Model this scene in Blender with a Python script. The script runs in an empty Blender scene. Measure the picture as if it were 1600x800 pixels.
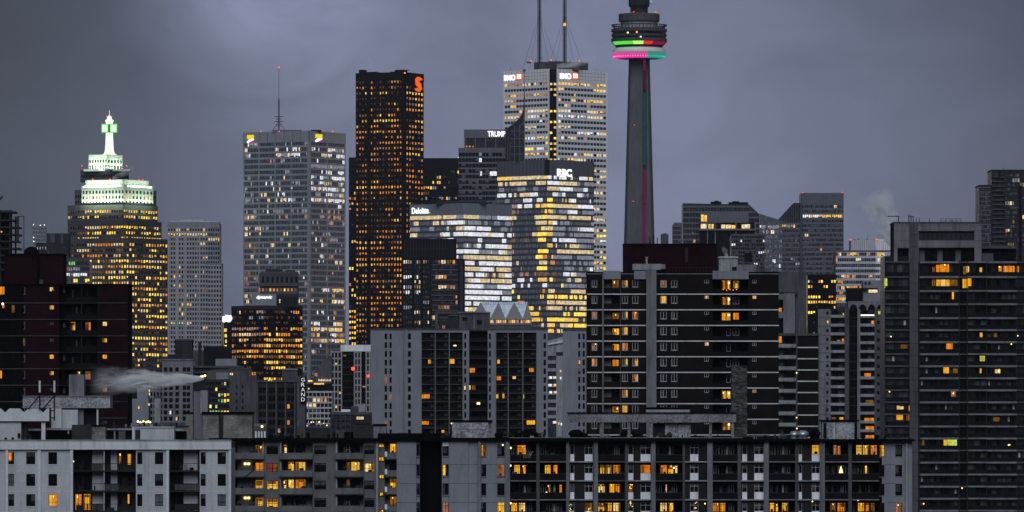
import bpy, bmesh, math, random
from mathutils import Matrix, Vector

# ---------------------------------------------------------------- camera, sky, sun, exposure
SC = bpy.context.scene
COL = SC.collection
F, HY, CZ = 10000.0, 655.0, 60.0        # focal length in photo pixels, horizon row, eye height (m)
cam_data = bpy.data.cameras.new('camera')
cam_data.sensor_width = 36.0
cam_data.lens = F / 1600.0 * 36.0
cam_data.shift_y = (HY - 400.0) / 1600.0
cam_data.clip_start = 1.0
cam_data.clip_end = 60000.0
cam = bpy.data.objects.new('camera', cam_data)
cam.location = (0, 0, CZ)
cam.rotation_euler = (math.radians(90), 0, 0)
COL.objects.link(cam)
SC.camera = cam

SUN_EL, SUN_AZ = math.radians(37), math.radians(180)     # a veiled low light behind and left of the viewer
world = bpy.data.worlds.new('World')
SC.world = world
world.use_nodes = True
wn, wl = world.node_tree.nodes, world.node_tree.links
wn.clear()
def N(nt, typ, **kw):
    n = nt.nodes.new(typ)
    for k, v in kw.items():
        if k.startswith('i_'):
            key = k[2:]
            key = int(key) if key.isdigit() else key.replace('_', ' ')
            n.inputs[key].default_value = v
        else:
            setattr(n, k, v)
    return n
W = world.node_tree
w_out = N(W, 'ShaderNodeOutputWorld')
w_bg = N(W, 'ShaderNodeBackground', i_Strength=1.0)
w_sky = N(W, 'ShaderNodeTexSky')
w_sky.sky_type = 'NISHITA'
w_sky.sun_disc = False
w_sky.sun_elevation = SUN_EL
w_sky.sun_rotation = SUN_AZ
w_tc = N(W, 'ShaderNodeTexCoord')
w_map = N(W, 'ShaderNodeMapping')
w_map.inputs['Location'].default_value = (0.372, 0.1, 0.23)
w_map.inputs['Scale'].default_value = (1.0, 1.0, 1.6)
wl.new(w_tc.outputs['Generated'], w_map.inputs['Vector'])
w_n1 = N(W, 'ShaderNodeTexNoise', i_Scale=9.0, i_Detail=5.0, i_Roughness=0.45, i_Distortion=0.6)
w_n2 = N(W, 'ShaderNodeTexNoise', i_Scale=34.0, i_Detail=7.0, i_Roughness=0.58, i_Distortion=0.8)
wl.new(w_map.outputs[0], w_n1.inputs['Vector'])
wl.new(w_map.outputs[0], w_n2.inputs['Vector'])
w_mixn = N(W, 'ShaderNodeMix', data_type='FLOAT', i_0=0.40)
wl.new(w_n1.outputs[0], w_mixn.inputs[2]); wl.new(w_n2.outputs[0], w_mixn.inputs[3])
w_cr = N(W, 'ShaderNodeValToRGB')
w_cr.color_ramp.elements[0].position = 0.30
w_cr.color_ramp.elements[0].color = (0.118, 0.132, 0.208, 1)
w_cr.color_ramp.elements[1].position = 0.70
w_cr.color_ramp.elements[1].color = (0.235, 0.262, 0.405, 1)
wl.new(w_mixn.outputs[0], w_cr.inputs[0])
# light dome over downtown; its dark rim paints lens vignette into the cloud
w_nrm = N(W, 'ShaderNodeVectorMath', operation='NORMALIZE'); wl.new(w_tc.outputs['Generated'], w_nrm.inputs[0])
w_dot = N(W, 'ShaderNodeVectorMath', operation='DISTANCE'); wl.new(w_nrm.outputs[0], w_dot.inputs[0])
w_dot.inputs[1].default_value = Vector((0.012, 1.0, 0.026)).normalized()
w_glow = N(W, 'ShaderNodeMapRange', interpolation_type='SMOOTHSTEP', i_1=0.012, i_2=0.104, i_3=1.14, i_4=0.22)
wl.new(w_dot.outputs['Value'], w_glow.inputs[0])
# a thinner, brighter patch of cloud high over the west side
w_d2 = N(W, 'ShaderNodeVectorMath', operation='DISTANCE'); wl.new(w_nrm.outputs[0], w_d2.inputs[0]); w_d2.inputs[1].default_value = Vector((-0.037, 1.0, 0.071)).normalized()
w_g2 = N(W, 'ShaderNodeMapRange', interpolation_type='SMOOTHSTEP', i_1=0.0, i_2=0.030, i_3=1.3, i_4=0.0); wl.new(w_d2.outputs['Value'], w_g2.inputs[0])
w_g3 = N(W, 'ShaderNodeMath', operation='MULTIPLY'); wl.new(w_g2.outputs[0], w_g3.inputs[0]); wl.new(w_n2.outputs[0], w_g3.inputs[1])
w_g4 = N(W, 'ShaderNodeMath', operation='ADD'); wl.new(w_glow.outputs[0], w_g4.inputs[0]); wl.new(w_g3.outputs[0], w_g4.inputs[1])
w_gl = N(W, 'ShaderNodeVectorMath', operation='SCALE'); wl.new(w_cr.outputs[0], w_gl.inputs[0]); wl.new(w_g4.outputs[0], w_gl.inputs['Scale'])
w_dim = N(W, 'ShaderNodeVectorMath', operation='SCALE')
w_dim.inputs['Scale'].default_value = 0.05               # the clear sky behind the cloud, at dusk
wl.new(w_sky.outputs[0], w_dim.inputs[0])
w_mix = N(W, 'ShaderNodeMix', data_type='RGBA', i_0=0.93)
wl.new(w_dim.outputs[0], w_mix.inputs[6]); wl.new(w_gl.outputs[0], w_mix.inputs[7])
wl.new(w_mix.outputs[2], w_bg.inputs['Color'])
wl.new(w_bg.outputs[0], w_out.inputs['Surface'])

sun_data = bpy.data.lights.new('sun', 'SUN')
sun_data.energy = 1.5
sun_data.angle = math.radians(46)
sun_data.color = (0.86, 0.93, 1.0)
sun = bpy.data.objects.new('sun', sun_data)
sun.rotation_euler = (math.radians(90) - SUN_EL, 0, math.radians(0))
sun.location = (0, -50, 400)
COL.objects.link(sun)

SC.view_settings.view_transform = 'Standard'
SC.view_settings.look = 'None'
SC.view_settings.exposure = 0.0
SC.view_settings.gamma = 1.0
SC.render.engine = 'CYCLES'
SC.cycles.use_denoising = True
SC.cycles.max_bounces = 6
SC.cycles.diffuse_bounces = 2
SC.cycles.glossy_bounces = 2
SC.cycles.transmission_bounces = 2
SC.cycles.volume_bounces = 4
SC.cycles.volume_step_rate = 0.7
SC.cycles.volume_max_steps = 128
SC.cycles.caustics_reflective = False
SC.cycles.caustics_refractive = False

# ---------------------------------------------------------------- helpers
RNG = random.Random(41)
def X(px, D): return (px - 800.0) / F * D
def Z(py, D): return CZ + (HY - py) / F * D
BASIS = {}

MATS = {}
def new_mat(name):
    m = bpy.data.materials.new(name)
    m.use_nodes = True
    m.node_tree.nodes.clear()
    MATS[name] = m
    return m

def wall_mat(name, col, rough=0.85, var=0.22, scale=0.12, streak=0.25, fine=0.12, spec=0.3, metal=0.0, bump=0.0, stain=0.0):
    """masonry / concrete / metal panel with blotches, rain streaks and grain, all from world position"""
    m = new_mat(name); t = m.node_tree; L = t.links
    out = N(t, 'ShaderNodeOutputMaterial'); bs = N(t, 'ShaderNodeBsdfPrincipled')
    bs.inputs['Roughness'].default_value = rough
    bs.inputs['Specular IOR Level'].default_value = spec
    bs.inputs['Metallic'].default_value = metal
    L.new(bs.outputs[0], out.inputs[0])
    g = N(t, 'ShaderNodeNewGeometry')
    n1 = N(t, 'ShaderNodeTexNoise', i_Scale=scale, i_Detail=6.0, i_Roughness=0.62)
    L.new(g.outputs['Position'], n1.inputs['Vector'])
    mp = N(t, 'ShaderNodeMapping'); mp.inputs['Scale'].default_value = (0.55, 0.55, 0.07)
    L.new(g.outputs['Position'], mp.inputs['Vector'])
    n2 = N(t, 'ShaderNodeTexNoise', i_Scale=1.0, i_Detail=4.0, i_Roughness=0.7)
    L.new(mp.outputs[0], n2.inputs['Vector'])
    n3 = N(t, 'ShaderNodeTexNoise', i_Scale=2.2, i_Detail=3.0, i_Roughness=0.8)
    L.new(g.outputs['Position'], n3.inputs['Vector'])
    def rng(node, amt):
        r = N(t, 'ShaderNodeMapRange', i_1=0.3, i_2=0.7, i_3=1.0 - amt, i_4=1.0 + amt * 0.6)
        L.new(node.outputs[0], r.inputs[0]); return r
    a, b, c = rng(n1, var), rng(n2, streak), rng(n3, fine)
    m1 = N(t, 'ShaderNodeMath', operation='MULTIPLY'); L.new(a.outputs[0], m1.inputs[0]); L.new(b.outputs[0], m1.inputs[1])
    m2 = N(t, 'ShaderNodeMath', operation='MULTIPLY'); L.new(m1.outputs[0], m2.inputs[0]); L.new(c.outputs[0], m2.inputs[1])
    if stain:
        mp2 = N(t, 'ShaderNodeMapping'); mp2.inputs['Scale'].default_value = (1.0, 1.0, 0.13); L.new(g.outputs['Position'], mp2.inputs['Vector'])
        n4 = N(t, 'ShaderNodeTexNoise', i_Scale=0.8, i_Detail=5.0, i_Roughness=0.65, i_Distortion=0.4); L.new(mp2.outputs[0], n4.inputs['Vector'])
        r4 = N(t, 'ShaderNodeMapRange', i_1=0.52, i_2=0.70, i_3=1.0, i_4=1.0 - stain); L.new(n4.outputs[0], r4.inputs[0])
        m3 = N(t, 'ShaderNodeMath', operation='MULTIPLY'); L.new(m2.outputs[0], m3.inputs[0]); L.new(r4.outputs[0], m3.inputs[1]); m2 = m3
    sc = N(t, 'ShaderNodeVectorMath', operation='SCALE'); sc.inputs[0].default_value = col
    L.new(m2.outputs[0], sc.inputs['Scale'])
    L.new(sc.outputs[0], bs.inputs['Base Color'])
    if bump:
        bp = N(t, 'ShaderNodeBump', i_Strength=bump, i_Distance=0.05); L.new(n3.outputs[0], bp.inputs['Height']); L.new(bp.outputs[0], bs.inputs['Normal'])
    return m

def brick_mat(name, c1, c2, mortar, w=0.30, h=0.10, var=0.3):
    m = new_mat(name); t = m.node_tree; L = t.links
    out = N(t, 'ShaderNodeOutputMaterial'); bs = N(t, 'ShaderNodeBsdfPrincipled', i_Roughness=0.9)
    bs.inputs['Specular IOR Level'].default_value = 0.06
    L.new(bs.outputs[0], out.inputs[0])
    g = N(t, 'ShaderNodeNewGeometry'); sp = N(t, 'ShaderNodeSeparateXYZ'); L.new(g.outputs['Position'], sp.inputs[0])
    ad = N(t, 'ShaderNodeMath', operation='ADD'); L.new(sp.outputs[0], ad.inputs[0]); L.new(sp.outputs[1], ad.inputs[1])
    cb = N(t, 'ShaderNodeCombineXYZ'); L.new(ad.outputs[0], cb.inputs[0]); L.new(sp.outputs[2], cb.inputs[1])
    br = N(t, 'ShaderNodeTexBrick'); br.inputs['Scale'].default_value = 1.0
    br.inputs['Brick Width'].default_value = w; br.inputs['Row Height'].default_value = h
    br.inputs['Mortar Size'].default_value = h * 0.09
    br.inputs['Color1'].default_value = (*c1, 1); br.inputs['Color2'].default_value = (*c2, 1); br.inputs['Mortar'].default_value = (*mortar, 1)
    L.new(cb.outputs[0], br.inputs['Vector'])
    n1 = N(t, 'ShaderNodeTexNoise', i_Scale=0.35, i_Detail=7.0, i_Roughness=0.7); L.new(g.outputs['Position'], n1.inputs['Vector'])
    r = N(t, 'ShaderNodeMapRange', i_1=0.3, i_2=0.7, i_3=1.0 - var, i_4=1.0 + var); L.new(n1.outputs[0], r.inputs[0])
    sc = N(t, 'ShaderNodeVectorMath', operation='SCALE'); L.new(br.outputs[0], sc.inputs[0]); L.new(r.outputs[0], sc.inputs['Scale'])
    L.new(sc.outputs[0], bs.inputs['Base Color'])
    return m

def aggregate_mat(name, light, dark, scale=3.2):
    """exposed pebble panel: light flecks on dark matrix"""
    m = new_mat(name); t = m.node_tree; L = t.links
    out = N(t, 'ShaderNodeOutputMaterial'); bs = N(t, 'ShaderNodeBsdfPrincipled', i_Roughness=0.9)
    L.new(bs.outputs[0], out.inputs[0])
    g = N(t, 'ShaderNodeNewGeometry')
    n1 = N(t, 'ShaderNodeTexNoise', i_Scale=scale, i_Detail=5.0, i_Roughness=0.75); L.new(g.outputs['Position'], n1.inputs['Vector'])
    n2 = N(t, 'ShaderNodeTexNoise', i_Scale=0.5, i_Detail=4.0, i_Roughness=0.6); L.new(g.outputs['Position'], n2.inputs['Vector'])
    ad = N(t, 'ShaderNodeMath', operation='MULTIPLY_ADD', i_1=0.45, i_2=-0.22); L.new(n2.outputs[0], ad.inputs[0])
    a2 = N(t, 'ShaderNodeMath', operation='ADD'); L.new(n1.outputs[0], a2.inputs[0]); L.new(ad.outputs[0], a2.inputs[1])
    cr = N(t, 'ShaderNodeValToRGB'); cr.color_ramp.elements[0].position = 0.38; cr.color_ramp.elements[0].color = (*dark, 1)
    cr.color_ramp.elements[1].position = 0.62; cr.color_ramp.elements[1].color = (*light, 1)
    L.new(a2.outputs[0], cr.inputs[0]); L.new(cr.outputs[0], bs.inputs['Base Color'])
    return m

def glass_mat(name, col, rough=0.12, spec=0.5, metal=0.0, var=0.5):
    m = new_mat(name); t = m.node_tree; L = t.links
    out = N(t, 'ShaderNodeOutputMaterial'); bs = N(t, 'ShaderNodeBsdfPrincipled')
    bs.inputs['Specular IOR Level'].default_value = spec; bs.inputs['Metallic'].default_value = metal
    L.new(bs.outputs[0], out.inputs[0])
    g = N(t, 'ShaderNodeNewGeometry')
    mp = N(t, 'ShaderNodeMapping'); mp.inputs['Scale'].default_value = (0.5, 0.5, 0.27); L.new(g.outputs['Position'], mp.inputs['Vector'])
    n1 = N(t, 'ShaderNodeTexNoise', i_Scale=1.0, i_Detail=3.0, i_Roughness=0.8); L.new(mp.outputs[0], n1.inputs['Vector'])
    r = N(t, 'ShaderNodeMapRange', i_1=0.3, i_2=0.7, i_3=1.0 - var, i_4=1.0 + var); L.new(n1.outputs[0], r.inputs[0])
    sc = N(t, 'ShaderNodeVectorMath', operation='SCALE'); sc.inputs[0].default_value = col; L.new(r.outputs[0], sc.inputs['Scale'])
    L.new(sc.outputs[0], bs.inputs['Base Color'])
    r2 = N(t, 'ShaderNodeMapRange', i_1=0.2, i_2=0.8, i_3=rough * 0.6, i_4=rough * 1.6); L.new(n1.outputs[0], r2.inputs[0])
    L.new(r2.outputs[0], bs.inputs['Roughness'])
    return m

def lit_mat(name, c_hi, c_lo, strength, scale=0.45, fold=0.0, sampling='NONE', lo=0.25, hi=1.5):
    """a lamp-lit interior seen through its window: brightness and hue vary from room to room and inside the room"""
    m = new_mat(name); t = m.node_tree; L = t.links
    m.cycles.emission_sampling = sampling
    out = N(t, 'ShaderNodeOutputMaterial'); em = N(t, 'ShaderNodeEmission')
    L.new(em.outputs[0], out.inputs[0])
    g = N(t, 'ShaderNodeNewGeometry')
    n1 = N(t, 'ShaderNodeTexNoise', i_Scale=scale, i_Detail=2.0, i_Roughness=0.9); L.new(g.outputs['Position'], n1.inputs['Vector'])
    n2 = N(t, 'ShaderNodeTexNoise', i_Scale=scale * 5.5, i_Detail=3.0, i_Roughness=0.7); L.new(g.outputs['Position'], n2.inputs['Vector'])
    mx = N(t, 'ShaderNodeMix', data_type='FLOAT', i_0=0.45); L.new(n1.outputs[0], mx.inputs[2]); L.new(n2.outputs[0], mx.inputs[3])
    val = mx.outputs[0]
    if fold:
        sp = N(t, 'ShaderNodeSeparateXYZ'); L.new(g.outputs['Position'], sp.inputs[0])
        wv = N(t, 'ShaderNodeMath', operation='MULTIPLY', i_1=fold); L.new(sp.outputs[0], wv.inputs[0])
        n4 = N(t, 'ShaderNodeTexNoise', noise_dimensions='1D', i_Scale=1.0, i_Detail=2.0); L.new(wv.outputs[0], n4.inputs['W'])
        mx2 = N(t, 'ShaderNodeMix', data_type='FLOAT', i_0=0.42); L.new(val, mx2.inputs[2]); L.new(n4.outputs[0], mx2.inputs[3])
        val = mx2.outputs[0]
    r = N(t, 'ShaderNodeMapRange', i_1=0.33, i_2=0.67, i_3=lo, i_4=hi); L.new(val, r.inputs[0])
    cr = N(t, 'ShaderNodeMix', data_type='RGBA'); cr.inputs[6].default_value = (*c_lo, 1); cr.inputs[7].default_value = (*c_hi, 1)
    r3 = N(t, 'ShaderNodeMapRange', i_1=0.36, i_2=0.64, i_3=0.0, i_4=1.0); L.new(val, r3.inputs[0]); L.new(r3.outputs[0], cr.inputs[0])
    L.new(cr.outputs[2], em.inputs[0])
    ms = N(t, 'ShaderNodeMath', operation='MULTIPLY', i_1=strength); L.new(r.outputs[0], ms.inputs[0]); L.new(ms.outputs[0], em.inputs[1])
    return m

def glow_mat(name, col, strength, sampling='NONE'):
    m = new_mat(name); t = m.node_tree
    m.cycles.emission_sampling = sampling
    out = N(t, 'ShaderNodeOutputMaterial'); em = N(t, 'ShaderNodeEmission'); em.inputs[0].default_value = (*col, 1); em.inputs[1].default_value = strength
    t.links.new(em.outputs[0], out.inputs[0])
    return m

# masonry, concrete, metal
wall_mat('white_paint', (0.50, 0.51, 0.545), 0.8, 0.16, 0.25, 0.09, 0.10, stain=0.24)
wall_mat('white_trim', (0.66, 0.67, 0.71), 0.75, 0.14, 0.3, 0.10, 0.10, stain=0.30)
wall_mat('weathered_grey', (0.152, 0.152, 0.158), 0.88, 0.25, 0.3, 0.12, 0.16, stain=0.4)
wall_mat('pale_concrete', (0.33, 0.335, 0.36), 0.85, 0.2, 0.15, 0.35, 0.12, stain=0.5)
wall_mat('grey_concrete', (0.195, 0.197, 0.217), 0.88, 0.2, 0.12, 0.3, 0.14, stain=0.45)
wall_mat('mid_concrete', (0.088, 0.09, 0.10), 0.88, 0.22, 0.12, 0.32, 0.16, stain=0.45)
wall_mat('dark_concrete', (0.036, 0.036, 0.040), 0.9, 0.3, 0.14, 0.35, 0.2, spec=0.06)
wall_mat('blue_concrete', (0.235, 0.243, 0.282), 0.85, 0.14, 0.1, 0.10, 0.1, stain=0.2)
wall_mat('tower_concrete', (0.115, 0.118, 0.126), 0.85, 0.16, 0.05, 0.16, 0.10, stain=0.25)
wall_mat('stone_grid', (0.34, 0.335, 0.36), 0.85, 0.12, 0.06, 0.15, 0.1)
wall_mat('marble', (0.88, 0.88, 0.93), 0.6, 0.07, 0.05, 0.1, 0.06)
wall_mat('granite', (0.013, 0.0088, 0.0075), 0.5, 0.15, 0.05, 0.1, 0.1, spec=0.06)
wall_mat('black_metal', (0.007, 0.007, 0.009), 0.5, 0.2, 0.1, 0.15, 0.1, spec=0.06)
wall_mat('roof_black', (0.0035, 0.0035, 0.004), 0.9, 0.35, 0.4, 0.2, 0.3, spec=0.06)
wall_mat('silver_metal', (0.52, 0.535, 0.60), 0.38, 0.1, 0.06, 0.12, 0.06, 0.5, 0.6)
wall_mat('pewter_metal', (0.125, 0.13, 0.16), 0.4, 0.12, 0.06, 0.12, 0.08, 0.5, 0.45)
wall_mat('steel_dark', (0.034, 0.035, 0.040), 0.5, 0.2, 0.2, 0.2, 0.15, spec=0.06)
wall_mat('bronze_stone', (0.075, 0.074, 0.079), 0.8, 0.15, 0.08, 0.15, 0.1)
wall_mat('brown_sheet', (0.045, 0.042, 0.040), 0.8, 0.25, 0.3, 0.3, 0.2, spec=0.06)
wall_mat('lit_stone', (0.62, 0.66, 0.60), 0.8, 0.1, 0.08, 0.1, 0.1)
wall_mat('frame_white', (0.45, 0.45, 0.48), 0.6, 0.1, 0.5, 0.1, 0.1)
wall_mat('frame_dark', (0.012, 0.012, 0.014), 0.6, 0.2, 0.5, 0.1, 0.1, spec=0.06)
wall_mat('panel_white', (0.86, 0.86, 0.90), 0.6, 0.08, 0.4, 0.2, 0.06, stain=0.25)
wall_mat('radome', (0.78, 0.78, 0.80), 0.5, 0.06, 0.05, 0.08, 0.03)
wall_mat('curtain_grey', (0.085, 0.085, 0.095), 0.9, 0.5, 0.5, 0.3, 0.2, spec=0.06)
wall_mat('ground_asphalt', (0.05, 0.05, 0.052), 0.95, 0.4, 0.01, 0.1, 0.2)
brick_mat('brown_brick', (0.011, 0.0088, 0.0084), (0.0085, 0.007, 0.0066), (0.015, 0.0135, 0.013))
brick_mat('maroon_brick', (0.017, 0.004, 0.0075), (0.013, 0.0035, 0.006), (0.014, 0.007, 0.009))
brick_mat('balcony_brick', (0.024, 0.021, 0.021), (0.017, 0.015, 0.015), (0.03, 0.028, 0.027))
brick_mat('old_brick', (0.22, 0.21, 0.20), (0.12, 0.115, 0.115), (0.26, 0.25, 0.245), 0.42, 0.16, 0.55)
brick_mat('chimney_brick', (0.11, 0.105, 0.105), (0.022, 0.02, 0.02), (0.07, 0.066, 0.066), 0.55, 0.24, 0.6)
aggregate_mat('pebble_panel', (0.46, 0.46, 0.50), (0.10, 0.10, 0.115))
aggregate_mat('pebble_dark', (0.30, 0.30, 0.32), (0.07, 0.07, 0.078))
aggregate_mat('flecked_dark', (0.20, 0.20, 0.215), (0.03, 0.03, 0.034), 2.2)
# glass
glass_mat('glass_black', (0.006, 0.0065, 0.009), 0.15, 0.3)
glass_mat('glass_near', (0.004, 0.0043, 0.005), 0.12, 0.16)
glass_mat('glass_tint', (0.012, 0.014, 0.019), 0.12, 0.4)
glass_mat('glass_blue', (0.055, 0.062, 0.085), 0.2, 0.6, 0.25)
glass_mat('glass_silver', (0.15, 0.16, 0.20), 0.22, 0.6, 0.4)
glass_mat('glass_slate', (0.030, 0.032, 0.040), 0.22, 0.5, 0.2)
glass_mat('glass_pale', (0.22, 0.24, 0.29), 0.25, 0.6, 0.4)
glass_mat('sheen_pale', (0.23, 0.24, 0.275), 0.5, 0.4)  # pale tone put in for sky reflected by unlit panes
glass_mat('blind_grey', (0.09, 0.094, 0.11), 0.5, 0.4)
# lit rooms, far (no light sampling: they are a few pixels each)
lit_mat('lit_yellow', (1.0, 0.68, 0.16), (1.0, 0.48, 0.06), 1.15, lo=0.35)
lit_mat('lit_orange', (1.0, 0.40, 0.06), (0.9, 0.24, 0.03), 0.85, lo=0.4)
lit_mat('lit_cream', (1.0, 0.86, 0.56), (1.0, 0.66, 0.26), 0.95)
lit_mat('lit_white', (0.95, 0.96, 1.0), (0.8, 0.82, 0.88), 1.1, lo=0.4)
lit_mat('lit_pale', (0.55, 0.58, 0.68), (0.36, 0.39, 0.48), 0.5, lo=0.4)
lit_mat('lit_pink', (0.85, 0.45, 0.30), (0.55, 0.26, 0.18), 0.6)
lit_mat('lit_dim', (0.75, 0.42, 0.14), (0.4, 0.2, 0.07), 0.30)
lit_mat('lit_faint', (0.30, 0.13, 0.06), (0.09, 0.045, 0.03), 0.42, lo=0.25)
lit_mat('lit_green', (0.45, 1.0, 0.25), (0.2, 0.75, 0.25), 0.7)
lit_mat('lit_gold', (1.0, 0.76, 0.13), (1.0, 0.56, 0.04), 1.5, lo=0.4)
glow_mat('sign_soft', (1.0, 1.0, 1.0), 0.75)
# lit rooms, near
lit_mat('room_yellow', (1.0, 0.58, 0.035), (1.0, 0.33, 0.008), 1.0, 0.6, 2.2, 'AUTO', 0.45, 1.2)
lit_mat('room_orange', (1.0, 0.38, 0.018), (0.85, 0.17, 0.006), 0.95, 0.6, 2.4, 'AUTO', 0.35, 1.2)
lit_mat('room_cream', (1.0, 0.80, 0.34), (1.0, 0.5, 0.07), 1.0, 0.7, 2.5, 'AUTO', 0.35, 1.3)
lit_mat('room_pink', (0.80, 0.34, 0.17), (0.40, 0.14, 0.07), 0.55, 0.7, 4.5, 'AUTO', 0.25, 1.4)
lit_mat('room_dim', (0.75, 0.33, 0.04), (0.28, 0.09, 0.015), 0.32, 0.8, 4.5, 'AUTO', 0.1, 1.6)
lit_mat('room_red', (0.55, 0.08, 0.06), (0.25, 0.04, 0.04), 0.45, 0.8, 4.5, 'AUTO', 0.3, 1.4)
lit_mat('room_amber', (1.0, 0.66, 0.09), (1.0, 0.42, 0.02), 1.0, 0.7, 2.0, 'AUTO', 0.3, 1.25)
lit_mat('room_pale', (1.0, 0.86, 0.62), (0.8, 0.55, 0.28), 0.7, 0.7, 3.0, 'AUTO', 0.2, 1.6)
lit_mat('room_lime', (0.55, 0.9, 0.18), (0.85, 0.65, 0.05), 0.75, 0.8, 0.0, 'AUTO', 0.3, 1.5)
glow_mat('sign_white', (1.0, 1.0, 1.0), 1.6)
glow_mat('sign_orange', (1.0, 0.13, 0.01), 1.0)
glow_mat('sign_red', (0.95, 0.10, 0.03), 1.0)
glow_mat('sign_yellow', (1.0, 0.72, 0.0), 1.0)
glow_mat('sign_magenta', (0.55, 0.02, 0.22), 0.9)
glow_mat('sign_green', (0.12, 0.95, 0.10), 1.0)
glow_mat('beacon_red', (1.0, 0.07, 0.05), 2.2)
glow_mat('beacon_amber', (1.0, 0.28, 0.04), 2.0)
glow_mat('beacon_white', (1.0, 0.97, 0.9), 2.0)
glow_mat('bulb_warm', (1.0, 0.72, 0.30), 2.4)
glow_mat('led_pink', (0.95, 0.02, 0.36), 0.95)
glow_mat('led_pink_dot', (1.0, 0.25, 0.6), 1.1)
glow_mat('led_teal_dot', (0.08, 0.55, 0.45), 1.0)
glow_mat('led_pink_soft', (0.62, 0.16, 0.36), 0.75)
glow_mat('led_teal_soft', (0.10, 0.33, 0.29), 0.7)
glow_mat('led_teal', (0.01, 0.36, 0.27), 0.8)
glow_mat('led_green', (0.10, 0.85, 0.05), 1.0)
glow_mat('led_lime', (0.45, 1.0, 0.15), 1.2)
glow_mat('led_red', (0.9, 0.03, 0.03), 0.9)
glow_mat('led_wine', (0.33, 0.005, 0.06), 0.7)
glow_mat('strip_teal', (0.0, 0.055, 0.043), 1.0)
glow_mat('strip_magenta', (0.10, 0.005, 0.052), 1.0)
glow_mat('strip_plum', (0.045, 0.006, 0.028), 1.0)
glow_mat('crown_green', (0.62, 0.95, 0.62), 0.85)
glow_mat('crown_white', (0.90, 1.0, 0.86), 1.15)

CUBES = {}
def cube(mat):
    if mat not in CUBES:
        me = bpy.data.meshes.new('unit_box_' + mat)
        v = [(x, y, z) for z in (0, 1) for y in (0, 1) for x in (0, 1)]
        f = [(0, 2, 3, 1), (4, 5, 7, 6), (0, 1, 5, 4), (2, 6, 7, 3), (0, 4, 6, 2), (1, 3, 7, 5)]
        me.from_pydata(v, [], f)
        me.materials.append(MATS[mat])
        CUBES[mat] = me
    return CUBES[mat]

class MB:
    """collects boxes / faces into one mesh"""
    def __init__(s): s.v, s.f, s.m, s.mats = [], [], [], []
    def mi(s, mat):
        if mat not in s.mats: s.mats.append(mat)
        return s.mats.index(mat)
    def box(s, x0, x1, y0, y1, z0, z1, mat, M=None):
        b = len(s.v)
        for z in (z0, z1):
            for y in (y0, y1):
                for x in (x0, x1):
                    p = Vector((x, y, z))
                    s.v.append(tuple(M @ p) if M is not None else (x, y, z))
        k = s.mi(mat)
        for q in ((0, 2, 3, 1), (4, 5, 7, 6), (0, 1, 5, 4), (2, 6, 7, 3), (0, 4, 6, 2), (1, 3, 7, 5)):
            s.f.append(tuple(b + i for i in q)); s.m.append(k)
    def poly(s, pts, faces, mat):
        b = len(s.v); s.v += [tuple(p) for p in pts]; k = s.mi(mat)
        for q in faces: s.f.append(tuple(b + i for i in q)); s.m.append(k)
    def prism(s, pts, y0, y1, mat):
        """pts: outline in (x, z), counter-clockwise seen from the front (-y)"""
        n = len(pts)
        P = [(x, y0, z) for x, z in pts] + [(x, y1, z) for x, z in pts]
        fs = [tuple(range(n)), tuple(range(2 * n - 1, n - 1, -1))]
        fs += [((i + 1) % n, i, n + i, n + (i + 1) % n) for i in range(n)]
        s.poly(P, fs, mat)
    def bar(s, p, q, r, mat, n=6):
        p, q = Vector(p), Vector(q); d = (q - p).normalized()
        a = d.orthogonal().normalized(); b2 = d.cross(a)
        ring = [a * math.cos(i * 2 * math.pi / n) * r + b2 * math.sin(i * 2 * math.pi / n) * r for i in range(n)]
        P = [p + o for o in ring] + [q + o for o in ring]
        fs = [(i, (i + 1) % n, n + (i + 1) % n, n + i) for i in range(n)] + [tuple(range(n - 1, -1, -1)), tuple(range(n, 2 * n))]
        s.poly(P, fs, mat)
    def lathe(s, prof, mat, c=(0, 0), n=48, a0=0.0, a1=360.0):
        """prof: [(r, z)] revolved; angle 0 faces the viewer (-y), growing towards +x"""
        full = abs(a1 - a0 - 360) < 1e-6
        k = n if full else n + 1
        P = []
        for i in range(k):
            t = math.radians(a0 + (a1 - a0) * i / n)
            for r, z in prof: P.append((c[0] + r * math.sin(t), c[1] - r * math.cos(t), z))
        m = len(prof); fs = []
        for i in range(n):
            j = (i + 1) % k
            for h in range(m - 1): fs.append((i * m + h, j * m + h, j * m + h + 1, i * m + h + 1))
        s.poly(P, fs, mat)
    def mesh(s, name, smooth=False):
        me = bpy.data.meshes.new(name); me.from_pydata(s.v, [], s.f)
        for m in s.mats: me.materials.append(MATS[m])
        me.polygons.foreach_set('material_index', s.m)
        if smooth: me.polygons.foreach_set('use_smooth', [True] * len(s.f))
        me.update(); return me

def link(name, data, parent=None, basis=None, kind=None):
    o = bpy.data.objects.new(name, data); COL.objects.link(o)
    if parent is not None:
        o.parent = parent
        if parent in BASIS: o.matrix_parent_inverse = BASIS[parent].inverted_safe()
    if basis is not None: o.matrix_basis = basis
    BASIS[o] = (basis.copy() if basis is not None else Matrix.Identity(4))
    if kind: o['kind'] = kind
    return o

def tag(o, label, cat, group=None):
    o['label'] = label; o['category'] = cat
    if group: o['group'] = group
    return o

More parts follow.
